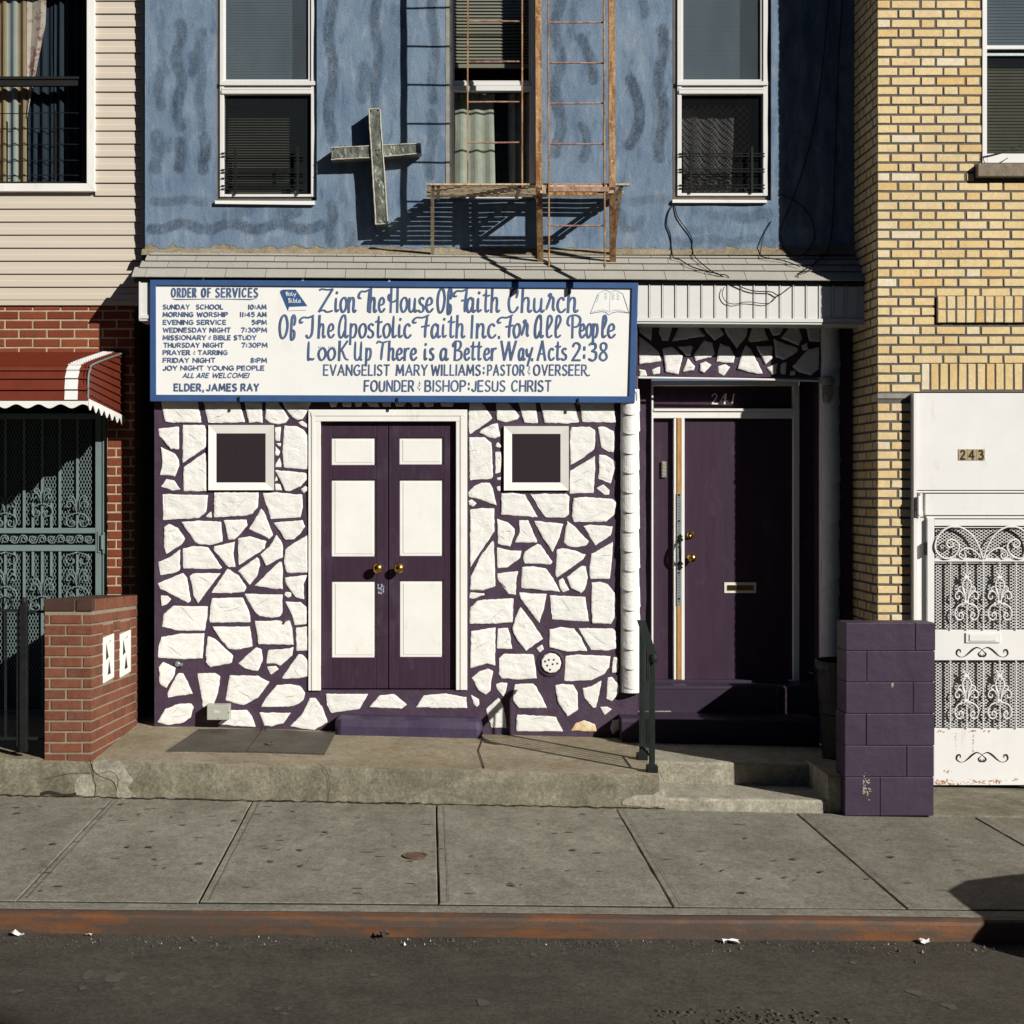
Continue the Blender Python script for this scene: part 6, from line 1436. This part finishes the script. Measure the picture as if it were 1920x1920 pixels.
for a, b, c, d in (S1, S2):
    mb = MB(); y0_, y1_ = Y(PDf)+a, Y(PDf)+b; z0_, z1_ = zb0+c+SL_*(a+b)/2, zb0+d+SL_*(a+b)/2; X = px1+.010
    mb.box(px1-.002, X, y0_, y1_, z0_, z1_)
    vb = mb.build('vent_block', M['stone'], BP, bevel=.003)
    mb = MB(); yc, zc_ = (y0_+y1_)/2, (z0_+z1_)/2; hy, hz = (y1_-y0_)/2, (z1_-z0_)/2
    for pl in ([(-.55, .72), (-.12, .06), (-.62, -.02)], [(.0, -.10), (.30, -.72), (-.28, -.72)], [(-.2, .66), (.35, .8), (.3, .74)]):
        mb.add([(X+.0012, yc+u*hy, zc_+v*hz) for u, v in pl], [(0, 1, 2)])
    mb.build('vent_slot', M['dark_plate'], vb, recalc=False)
# black iron fence beside the pier
FN = thing('iron_fence', 'low black iron fence with ball topped post beside the brick pier', 'fence', (PX(43, 9.68), Y(9.68), zp(-2.6)))
mb = MB(); D = 9.66; mb.pbox(36, 50, 1132, 1411, D, D+.045); mb.lathe([(.001, PZ(1120, D)), (.018, PZ(1122, D)), (.027, PZ(1128, D)), (.02, PZ(1134, D))], (PX(43, D), Y(D)+.022, 0), 'z', 14)
mb.build('post', M['black_iron'], FN, bevel=.004)
mb = MB()
for py in (1147, 1385): mb.pbox(50, 84, py-2.5, py+2.5, D+.01, D+.03)
for py in (1145, 1385): mb.pbox(-420, 36, py-2.5, py+2.5, D+.01, D+.03)
mb.build('rail', M['black_iron'], FN)
mb = MB()
for px in [10-23*k for k in range(0, 18)]: mb.pbox(px-2, px+2, 1147, 1385, D+.012, D+.026)
mb.pbox(31, 35, 1147, 1400, D+.012, D+.026)
mb.build('picket', M['black_iron'], FN)
mb = MB()
for px in (10, -36, -82): ptube(mb, spiral(px, 1132, 12, 12, 0, 1.0), .006, D+.02); ptube(mb, [(px-3, 1140), (px, 1130), (px+3, 1120)], .004, D+.02)
mb.build('ring', M['black_iron'], FN)
# flat steel cellar hatch
HT = thing('cellar_hatch', 'pair of flat diamond plate cellar doors set in the stoop', 'cellar hatch', (PX(470, 10.4), Y(10.4), zp(-1.2)))
def gp(px, py):
    D = 10.4
    for _ in range(8): D = (ZC-zp(PX(px, D))-.012)*F/(py-VY)
    return (PX(px, D), Y(D), zp(PX(px, D))+.012)
for pl in ([(313, 1407), (461, 1408), (491, 1366.5), (372, 1367)], [(462.5, 1408), (608, 1412), (628, 1374), (492.5, 1366.5)]):
    mb = MB(); t = [Vector(gp(*p)) for p in pl]; mb.add([tuple(v) for v in t]+[(v.x, v.y, v.z-.02) for v in t], [(0, 1, 2, 3), (7, 6, 5, 4), (0, 4, 5, 1), (1, 5, 6, 2), (2, 6, 7, 3), (3, 7, 4, 0)])
    lf = mb.build('hatch_leaf', M['cellar'], HT)
mb = MB(); q = gp(505, 1396); mb.tube([(q[0]+.025*math.cos(a), q[1]+.03*math.sin(a), q[2]+.008) for a in lin(0, 6.0, 12)], .006, 6); mb.build('pull_ring', M['rust_plate'], lf)
mb = MB()
for px in (491, 497): q = gp(px, 1369); mb.tube([(q[0], q[1], q[2]), (q[0], q[1]+.01, q[2]+.03)], .004, 6)
mb.build('hasp', M['black_iron'], HT)
# ================================================================ RIGHT HOUSE (yellow brick)
DY = 10.64
YH = thing('yellow_brick_house', 'yellow brick house with white window on the right of the church', 'house', (4.2, Y(DY), 0))
X0 = PX(1645.5, DY); XE = 7.2; ZB = -.15; ZTY = 7.2
wL, wB = PX(1841, DY), PZ(306, DY); wR, wT = PX(2090, DY), PZ(-110, DY)
gL, gT = PX(1713, DY), PZ(735, DY); gR = PX(1985, DY)
sillL, sillR, sT, sB = PX(1828, DY), PX(2102, DY), PZ(309.5, DY), PZ(334, DY)
chy = 17.98*DY/F
nb_ = int((PZ(339, DY)-ZB)/chy); base = PZ(339, DY)-nb_*chy
mb = MB()
rp0 = (PX(1753.5, DY), PZ(606.5, DY), PZ(555.5, DY)); sp0 = (PX(1728, DY), PZ(731.5, DY), PZ(682, DY)); ln = (PX(1712, DY), PZ(748, DY), PZ(735, DY))
u = lambda x: x-X0; v = lambda z: z-base
sk = [(u(wL), u(wR), v(wB), v(wT)), (u(sillL)-.004, u(sillR), v(sB), v(sT)), (u(gL)-.004, u(gR), -1, v(gT)), (u(rp0[0]), 9, v(rp0[1]), v(rp0[2])), (u(sp0[0])-.003, u(gR)+.08, v(sp0[1]), v(sp0[2])), (-1, u(ln[0])+.02, v(ln[1]), v(ln[2]))]
bricks(mb, (X0, Y(DY), base), (1, 0, 0), (0, -1, 0), 2.6, ZTY-base, 'flemish', chy, .2005, .092, .0175, .006, sk, 31, startoff=.2005+.0175-.155+.092+.0175-.110)
bricks(mb, (X0+2.6, Y(DY), base), (1, 0, 0), (0, -1, 0), XE-X0-2.6, ZTY-base, 'flemish', chy, .2005, .092, .0175, .006, [(a-2.6, b-2.6, c, d) for a, b, c, d in sk], 32)
for q in range(2):
    z0_ = rp0[1]+.006+q*(rp0[2]-rp0[1])/2
    bricks(mb, (rp0[0]+.012, Y(DY)-.02, z0_), (1, 0, 0), (0, -1, 0), 1.6, (rp0[2]-rp0[1])/2-.010, ch=17.9*DY/F, jt=.0145, proud=.004, seed=40+q, vert=True)
mb.mi = 1; mb.box(rp0[0]+.006, rp0[0]+1.62, Y(DY)-.021, Y(DY), rp0[1]+.006, rp0[2]-.004)
bricks(mb, (sp0[0], Y(DY), sp0[1]+.004), (1, 0, 0), (0, -1, 0), gR+.06-sp0[0], sp0[2]-sp0[1]-.006, ch=17.4*DY/F, jt=.0145, proud=.006, seed=44, vert=True)
# shaded return wall facing the church
bricks(mb, (X0, Y(DY)+.003, base), (0, 1, 0), (-1, 0, 0), .9, ZTY-base, 'flemish', chy, .2005, .092, .0175, .006, [], 33, startoff=.06)
mb.mi = 1
mb.box(X0, XE, Y(DY), Y(DY)+.25, wT, ZTY); mb.box(X0, wL, Y(DY), Y(DY)+.25, wB, wT); mb.box(wR, XE, Y(DY), Y(DY)+.25, wB, wT); mb.box(X0, XE, Y(DY), Y(DY)+.25, gT, wB); mb.box(X0, gL, Y(DY), Y(DY)+.25, ZB, gT); mb.box(gR, XE, Y(DY), Y(DY)+.25, ZB, gT); mb.box(X0, X0+.2, Y(DY)+.25, Y(DY)+1.1, ZB, ZTY)
mb.build('brick_wall', M['brick_yellow'], YH, recalc=False)
mb = MB(); mb.box(X0-.002, gL+.004, Y(DY)-.008, Y(DY)+.05, PZ(747, DY), PZ(738, DY)); mb.build('steel_lintel', M['grey_strip'], YH)
mb = MB(); mb.box(sillL, sillR, Y(DY)-.06, Y(DY)+.1, sB, sT); mb.build('window_sill', M['stone_sill'], YH, bevel=.006)
mb = MB(); rectf = lambda a, b, c, d, w, y0_, y1_: [mb.box(a, a+w, y0_, y1_, c, d), mb.box(b-w, b, y0_, y1_, c, d), mb.box(a+w, b-w, y0_, y1_, d-w, d), mb.box(a+w, b-w, y0_, y1_, c, c+w*2)]
rectf(wL, wR, wB, wT, .034, Y(DY)-.01, Y(DY)+.1); wn = mb.build('window', M['white_metal'], YH, bevel=.003)
mb = MB(); zmr = PZ(87, DY)
mb.box(wL+.034, wR-.034, Y(DY)+.0, Y(DY)+.06, PZ(92, DY), PZ(85, DY)); rectf(wL+.036, wR-.036, PZ(92, DY), wT-.036, .008, Y(DY)+.02, Y(DY)+.06)
mb.build('sash', M['white_metal'], wn, bevel=.002)
mb = MB(); mb.box(wL+.038, wR-.038, Y(DY)+.03, Y(DY)+.06, PZ(102, DY), PZ(95, DY)); mb.build('sash', M['galv'], wn)
for z0_, z1_, mt in ((PZ(95, DY), wT-.03, 'glass_screen'), (wB+.06, PZ(100, DY), 'glass_dark')):
    mb = MB(); mb.quad((wL+.03, Y(DY)+.05, z0_), (wR-.03, Y(DY)+.05, z0_), (wR-.03, Y(DY)+.05, z1_), (wL+.03, Y(DY)+.05, z1_)); mb.build('pane', M[mt], wn, recalc=False)
mb = MB(); blinds(mb, 1846, 2080, -100, 90, DY+.1, 6, .5, .02, .9); mb.build('blind', M['blind_slate'], wn, recalc=False)
mb = MB(); blinds(mb, 1846, 2080, 102, 290, DY+.12, 6, .5); mb.build('blind', M['blind_olive'], wn, recalc=False)
mb = MB(); V = [(wL+.03, Y(DY)+.12, wB+.03), (wR-.03, Y(DY)+.12, wB+.03), (wR-.03, Y(DY)+.12, wT-.03), (wL+.03, Y(DY)+.12, wT-.03)]; V += [(x, Y(DY)+1.5, z) for x, y, z in V]
mb.add(V, [(4, 5, 6, 7), (0, 1, 5, 4), (2, 3, 7, 6), (1, 2, 6, 5), (3, 0, 4, 7)]); mb.build('dark_room', M['dark_int'], wn, recalc=False)
mb = MB(); mb.tube(catmull([P(1843, 294, DY-.02), P(1870, 288, DY-.02), P(1900, 278, DY-.02), P(1935, 262, DY-.02)], 5), .004, 6); mb.tube(catmull([P(1843, 294, DY-.02), P(1846, 304, DY-.025), P(1855, 309, DY-.025), P(1872, 306, DY-.03), P(1890, 296, DY-.03)], 5), .003, 6)
o = mb.build('window_cable', M['cable']); tag(o, 'black cable looped across the lower frame of the far right white window', 'cable')
# ---------------------------------------------------------------- white security gate, number 243
DW = 10.60
mb = MB()
mb.pbox(1713, 1719, 737, 1477, DW-.03, DW+.12); mb.pbox(1719, 1985, 737, 919, DW-.012, DW+.03); mb.pbox(1719, 1985, 920.5, 924, DW-.008, DW+.03); mb.pbox(1719, 1737, 924, 1477, DW+.012, DW+.06); mb.pbox(1962, 1985, 924, 1477, DW+.012, DW+.06)
mb.pbox(1735, 1964, 926, 966, DW-.016, DW+.03); mb.pbox(1737, 1962, 966, 972, DW-.004, DW+.03)
GW = mb.build('security_gate', M['white_metal'], YH, bevel=.003)
mb = MB(); mb.pbox(1739, 1752, 972, 1472, DW-.02, DW+.02); mb.pbox(1933, 1960, 972, 1472, DW-.02, DW+.02); mb.pbox(1752, 1933, 974, 986, DW-.02, DW+.02)
mb.pbox(1752, 1933, 1047, 1053, DW-.02, DW+.02); mb.pbox(1752, 1933, 1181, 1238, DW-.018, DW+.02); mb.pbox(1752, 1933, 1366, 1472, DW-.018, DW+.02)
mb.pbox(1752, 1933, 1053, 1056.5, DW-.006, DW+.01); mb.pbox(1752, 1933, 987.5, 990, DW-.006, DW+.01)
DO = mb.build('gate_door', M['white_metal'], GW, bevel=.002)
mb = MB()
diamond(mb, 1754, 1932, 990, 1047, DW+.014, 8.6, 5.7, 1.05); diamond(mb, 1754, 1932, 1056, 1181, DW+.014, 8.6, 5.7, 1.05); diamond(mb, 1754, 1932, 1238, 1366, DW+.014, 8.6, 5.7, 1.05)
mb.build('mesh_screen', M['white_metal'], DO, recalc=False)
mb = MB(); mb.pbox(1750, 1935, 986, 1368, DW+.07, DW+.08); mb.build('backing', M['dark_plate'], DO)
DBr = DW-.024
def twist(mb, px, c, d):
    n = int((d-c)/1.6); o = len(mb.v); a0 = 0
    x, y = PX(px, DBr), Y(DBr)
    for k in range(n+1):
        z = PZ(c+(d-c)*k/n, DBr); a = k*.55
        for q in range(4): mb.v.append((x+.0075*math.cos(a+q*1.571), y+.0075*math.sin(a+q*1.571), z))
    for k in range(n):
        for q in range(4): mb.face((o+k*4+q, o+k*4+(q+1) % 4, o+(k+1)*4+(q+1) % 4, o+(k+1)*4+q))
mb = MB()
for px in (1782, 1812.5, 1843.5, 1874.5, 1905):
    twist(mb, px, 1053, 1181); twist(mb, px, 1238, 1366)
mb.build('bars', M['white_metal'], DO, recalc=False)
mb = MB(); z7 = lambda x, y: (1740+x/7.383, 960+y/7.383)
for sg in (1, -1):
    mb = MB(); f = lambda L: [(1843.3+sg*(z7(a, b)[0]-1843.3), z7(a, b)[1]) for a, b in L]
    big = catmull([(755, 640), (700, 470), (600, 310), (440, 210), (280, 215), (150, 320), (95, 470), (140, 580), (250, 645), (370, 600), (430, 490), (395, 410), (310, 380), (255, 430), (290, 490), (345, 470), (335, 425)], 4)
    ptube(mb, f(big), .0068, DBr-.004)
    ptube(mb, f(catmull([(730, 640), (660, 550), (550, 500), (450, 540), (430, 610), (490, 645), (520, 600), (500, 560)], 4)), .0060, DBr); mb.build('scroll_ornament', M['white_metal'], DO)
def cast(px, top):
    mb = MB()
    for sg in (1, -1):
        f = lambda L: [(px+sg*a/7.383, top+b/7.383) for a, b in L]
        ptube(mb, f(catmull([(5, 0), (30, -40), (55, -60)], 4)), .005, DBr-.008)
        ptube(mb, f(catmull([(8, 40), (45, 60), (60, 120), (50, 190), (25, 260), (18, 340)], 4)), .0055, DBr-.008)
        ptube(mb, f(catmull([(20, 240), (45, 170), (80, 140), (115, 160), (110, 195), (90, 185)], 4)), .005, DBr-.006)
        ptube(mb, f(catmull([(22, 310), (55, 240), (95, 205), (140, 220), (160, 270), (140, 310), (105, 300), (105, 265)], 4)), .0055, DBr-.006)
        ptube(mb, f(catmull([(5, 375), (70, 385), (130, 420), (165, 500), (140, 580), (85, 600), (50, 550), (75, 500), (110, 520), (100, 555)], 4)), .0058, DBr-.006)
    mb.pbox(px-4.5, px+4.5, top-1, top+4, DBr-.016, DBr-.004); mb.pbox(px-4.2, px+4.2, top+45, top+50, DBr-.016, DBr-.004); mb.build('scroll_ornament', M['white_metal'], DO)
for px in (1812.5, 1874.5): cast(px, 1081); cast(px, 1266)
def sscroll(cy):
    mb = MB()
    for sg in (1, -1):
        f = lambda L: [(1841.5+sg*a, cy+b) for a, b in L]
        c = catmull([(-3, 4), (-1, 8), (4, 8.5), (7, 4), (4, 0.5), (-2, -5), (-10, -8), (-18, -4), (-27, 4), (-34, 9), (-42, 9.5), (-48, 4), (-46, -3), (-41, -3), (-41, 2)], 4)
        n = len(c); brush(mb, f(c), [1.0+2.6*math.sin(min(1, max(0, k/n))*math.pi*3.0)**2 for k in range(n)], DW-.0185, .0002*(1+sg))
    mb.build('cutout', M['dark_plate'], DO, recalc=False)
sscroll(1222); sscroll(1419)
mb = MB(); mb.pbox(1811, 1876, 1186.5, 1205, DW-.028, DW-.018); mb.pbox(1818, 1869, 1189.5, 1202, DW-.034, DW-.028); mb.build('mail_slot', M['white_metal'], DO, bevel=.002)
mb = MB(); r = random.Random(17)
def ruststain(cx, cy, w_, h_, n):
    for k in range(n):
        x, y = cx+r.gauss(0, w_), cy+r.gauss(0, h_); s = r.uniform(.4, 1.6)
        mb.add([P(x+s*math.cos(t*1.05)*r.uniform(.6, 1.5), y+s*math.sin(t*1.05)*r.uniform(.5, 1.1), DW-.0186-.00003*(len(mb.f) % 25)) for t in range(6)], [tuple(range(6))])
ruststain(1760, 1371, 5, 1.2, 14); ruststain(1826, 1370.5, 4, 1.2, 16); ruststain(1850, 1370, 6, 1, 8); ruststain(1777, 1447, 3, 2.2, 16); ruststain(1768, 1466, 8, 1.8, 40); ruststain(1840, 1466, 22, 2, 60); ruststain(1872, 1465, 8, 1.6, 26); ruststain(1905, 1461, 2, 2, 8); ruststain(1780, 1470, 20, .8, 40)
for px in (1792, 1825):
    for k in range(10): ruststain(px+r.uniform(-.8, .8), 1376+k*3.3, .5, 1, 1)
mb.build('rust_spot', simple('rust_stain', (.42, .19, .06), .9, .5, 50, 0), DO, recalc=False)
mb = MB(); mb.pbox(1725, 1730, 925, 968, DW-.04, DW+.0); mb.tube([P(1722.5, 930, DW-.05), P(1722.5, 966, DW-.05)], .012, 8); mb.pbox(1717, 1731, 958, 969, DW-.045, DW); mb.build('latch', M['white_metal'], GW, bevel=.002)
mb = MB(); mb.pbox(1734.5, 1738.5, 1017, 1041, DW-.03, DW); mb.build('hinge', M['black_iron'], GW)
HN = MB()
for k in range(3): HN.pbox(1797+k*16.8, 1813.2+k*16.8, 842, 863, DW-.016, DW-.010)
hn = HN.build('number_plate', M['num_tile'], GW, bevel=.001)
mb = MB(); lay[0] = 0
text([('2', 1799.5, 1810.5), ('4', 1815.5, 1828), ('3', 1833, 1844.5)], CAPS, 861, 16, 3.2, mb=mb, D=DW-.0164); mb.build('house_number', M['dark_plate'], hn, recalc=False)
mb = MB(); mb.box(gL-.05, gR+.05, Y(DW)+.14, Y(DW)+.5, ZB, gT+.05); mb.build('dark_room', M['dark_int'], YH)
# ================================================================ FREE-STANDING THINGS
# purple painted block pier
PD = 9.52
PP = thing('block_pier', 'purple painted concrete block pier between the steps and the white gate', 'block wall', (PX(1668, PD), Y(PD), zr(3)))
xa, xb = PX(1587, PD), PX(1753.5, PD); zt_, zb_ = PZ(1168, PD), PZ(1530, PD); mb = MB(); r = random.Random(9)
ys = [1168, 1220.5, 1279, 1338, 1398, 1457, 1530]
jx = [[1716], [1625, 1632], [1712], [1624], [1700, 1722], [1650]]
for k in range(6):
    xs_ = [1585+(1 if k < 3 else -1)]+jx[k][:1]+[1754-k*.6]
    for a, b in zip(xs_, xs_[1:]):
        dy = r.uniform(-.002, .002); g = .0013
        mb.box(PX(a, PD)+(g if a > 1600 else 0), PX(b, PD)-(g if b < 1740 else 0), Y(PD)+dy, Y(PD)+.21, PZ(ys[k+1], PD)+g, PZ(ys[k], PD)-(g if k else 0))
n = N('purple_block_paint'); c = n.mix(n.ramp(n.noise(5, 5), .3, .7), (.044, .029, .050), (.058, .038, .066)); c = n.mix(n.ramp(n.noise(24, 5, .7, (1, 1, 2)), .66, .74, 0, .5), c, (.2, .15, .2))
nb = n.bump(n.noise(6, 4, .5), .4, .02); nb = n.bump(n.noise(60, 4, .6), .3, .004, nb)
M['block'] = n.done(c, .5, nb, 0, .3)
mb.box(PX(1588, PD), PX(1750, PD), Y(PD)+.006, Y(PD)+.2, zb_, zt_-.006)
mb.build('blocks', M['block'], PP, bevel=.005)
mb = MB(); mb.box(3.04, 3.268, Y(9.735), Y(10.63), -.1, 1.09); mb.build('hidden_sun_block', M['block'], PP, bevel=.005)  # unseen low wall added behind the pier to keep sun off the step end
mb = MB(); 
for k in range(60):
    a, b = 1618+abs(r.gauss(0, 6)), 1480+r.gauss(0, 13); s = r.uniform(.4, 2.2)
    mb.add([P(a+s*math.cos(t*1.05)*r.uniform(.5, 1.3), b+s*math.sin(t*1.05)*r.uniform(.5, 1.3), PD-.0035-.00003*k) for t in range(6)], [tuple(range(6))])
mb.add([P(1671, 1281, PD-.003), P(1676, 1280, PD-.003), P(1675, 1287, PD-.003), P(1672, 1290, PD-.003)], [(0, 1, 2, 3)])
mb.build('paint_chip', M['pale_conc'], PP, recalc=False)
# handrail at the steps
HR = thing('handrail', 'short dark green iron handrail with balusters at the edge of the stoop', 'handrail', (1.48, Y(9.9), zp(1.48)))
Xh = 1.483; Da, Db2 = 9.70, 10.15
zt0, zt1 = PZ(1226, Da), PZ(1167, Db2)
mb = MB()
for D, z in ((Da, zt0), (Db2, zt1)): mb.box(Xh-.018, Xh+.018, Y(D)-.018, Y(D)+.018, zp(Xh)-.005, z-.01)
mb.build('post', M['green_iron'], HR, bevel=.003)
mb = MB()
for D, z in ((Da, zt0), (Db2, zt1)): mb.box(Xh-.036, Xh+.036, Y(D)-.036, Y(D)+.036, zp(Xh)-.005, zp(Xh)+.045)
mb.build('base_shoe', M['black_iron'], HR, bevel=.003)
mb = MB(); e0 = Vector((Xh, Y(Da)-.05, zt0-.012)); e1 = Vector((Xh, Y(Db2)+.05, zt1+.012)); d = (e1-e0).normalized()
mb.bar(e0, e1, .058, .022); mb.bar(e0-Vector((0, 0, .02)), e1-Vector((0, 0, .02)), .03, .02); mb.lathe([(.001, -.03), (.028, -.026), (.034, 0), (.028, .03), (.001, .034)], (e0.x, e0.y, e0.z-.012), 'z', 14)
mb.build('rail', M['green_iron'], HR, bevel=.004)
mb = MB()
for k in range(1, 5):
    D = Da+(Db2-Da)*k/5; z = zt0+(zt1-zt0)*k/5; mb.box(Xh-.0035, Xh+.0035, Y(D)-.006, Y(D)+.006, zp(Xh)+.09, z-.02)
mb.bar((Xh, Y(Da), zp(Xh)+.09), (Xh, Y(Db2), zp(Xh)+.09), .02, .014)
mb.build('baluster', M['green_iron'], HR)
# black plastic bin in the shade
BN = thing('trash_bin', 'black round trash bin in the shade behind the purple block pier', 'trash bin', (2.945, Y(10.28), .17))
mb = MB(); cx, cy = 2.945, Y(10.28); zt_ = .872; z0_ = .165
mb.lathe([(.17, z0_), (.185, z0_+.25), (.2, z0_+.5), (.205, zt_-.06), (.222, zt_-.055), (.222, zt_-.02), (.225, zt_), (.21, zt_), (.19, zt_-.25), (.001, zt_-.3)], (cx, cy, 0), 'z', 28)
mb.build('bucket', simple('black_plastic', (.012, .014, .014), .5, .1, 8, .05, 40), BN, smooth=False)
mb = MB(); mb.tube([(cx-.225, cy-.05, zt_-.06), (cx-.25, cy-.05, zt_-.09), (cx-.25, cy+.05, zt_-.09), (cx-.225, cy+.05, zt_-.06)], .009, 6)
for z in (z0_+.33, z0_+.42): mb.lathe([(.19, z), (.2, z+.006), (.19, z+.012)], (cx, cy, 0), 'z', 28)
mb.build('handle', M['black_iron'], BN)
# parked car, just beyond the right edge of the photograph; its front throws the rounded shadow
CX, CYc = 3.75, Y(6.40)
CAR = thing('parked_car', 'dark parked car at the kerb whose nose casts the round shadow at right', 'car', (CX+2.2, CYc, zroad(4)))
zg0 = zroad(4)
prof = [(0, .30, .24, .85), (.08, .42, .20, .91), (.28, .57, .18, .95), (.65, .68, .17, .99), (1.1, .72, .17, 1.01), (1.5, .73, .17, 1.01), (3.2, .73, .17, .92), (3.7, .71, .18, .90), (4.0, .66, .24, .84), (4.12, .52, .30, .70)]
mb = MB(); nseg = 20; o = len(mb.v)
for x, hw, z0_, z1_ in prof:
    for k in range(nseg):
        a = 2*math.pi*k/nseg; c, s = math.cos(a), math.sin(a); e = .45
        mb.v.append((CX+x, CYc+hw*math.copysign(abs(c)**e, c), zg0+(z0_+z1_)/2+(z1_-z0_)/2*math.copysign(abs(s)**e, s)))
for i in range(len(prof)-1):
    for k in range(nseg): mb.face((o+i*nseg+k, o+i*nseg+(k+1) % nseg, o+(i+1)*nseg+(k+1) % nseg, o+(i+1)*nseg+k))
mb.face([o+k for k in range(nseg)]); mb.face([o+(len(prof)-1)*nseg+k for k in range(nseg)])
mb.build('body', simple('dark_car_paint', (.02, .025, .035), .25, .05, 3, 0, spec=.6), CAR, smooth=True)
mb = MB(); cab = [(1.35, .64, 1.0), (2.0, .52, 1.36), (3.0, .52, 1.38), (3.7, .60, .88)]; o = len(mb.v)
for x, hw, z in cab:
    for s in (-1, 1): mb.v.append((CX+x, CYc+s*hw, zg0+z))
for s in (-1, 1):
    for x in (1.35, 3.75): mb.v.append((CX+x, CYc+s*.67, zg0+.84))
for i in range(3): mb.face((o+2*i, o+2*i+1, o+2*i+3, o+2*i+2))
mb.face((o, o+2, o+4, o+6)); mb.face((o+1, o+7, o+5, o+3)); mb.face((o, o+6, o+9, o+8)); mb.face((o+1, o+7, o+11, o+10))
mb.build('cabin', simple('car_glass', (.02, .024, .028), .1, .05, 3, 0, spec=.6), CAR, bevel=.03)
for x in (.82, 3.5):
    for s in (-1, 1):
        m2 = MB(); m2.lathe([(.16, -.1), (.28, -.1), (.315, -.06), (.315, .06), (.28, .1), (.16, .1)], (CX+x, CYc+s*.62, zg0+.315), 'y', 28); wh = m2.build('wheel', M['dark_plate'], CAR)
        m2 = MB(); m2.lathe([(.02, -.085), (.15, -.07), (.17, -.095), (.17, .095), (.15, .07), (.02, .085)], (CX+x, CYc+s*.62, zg0+.315), 'y', 20); m2.build('rim', M['galv'], wh)
for s in (-1, 1):
    m2 = MB(); m2.lathe([(.001, -.02), (.08, -.01), (.09, .03)], (CX+.16, CYc+s*.36, zg0+.60), 'z', 14); m2.build('headlight', M['jar'], CAR)
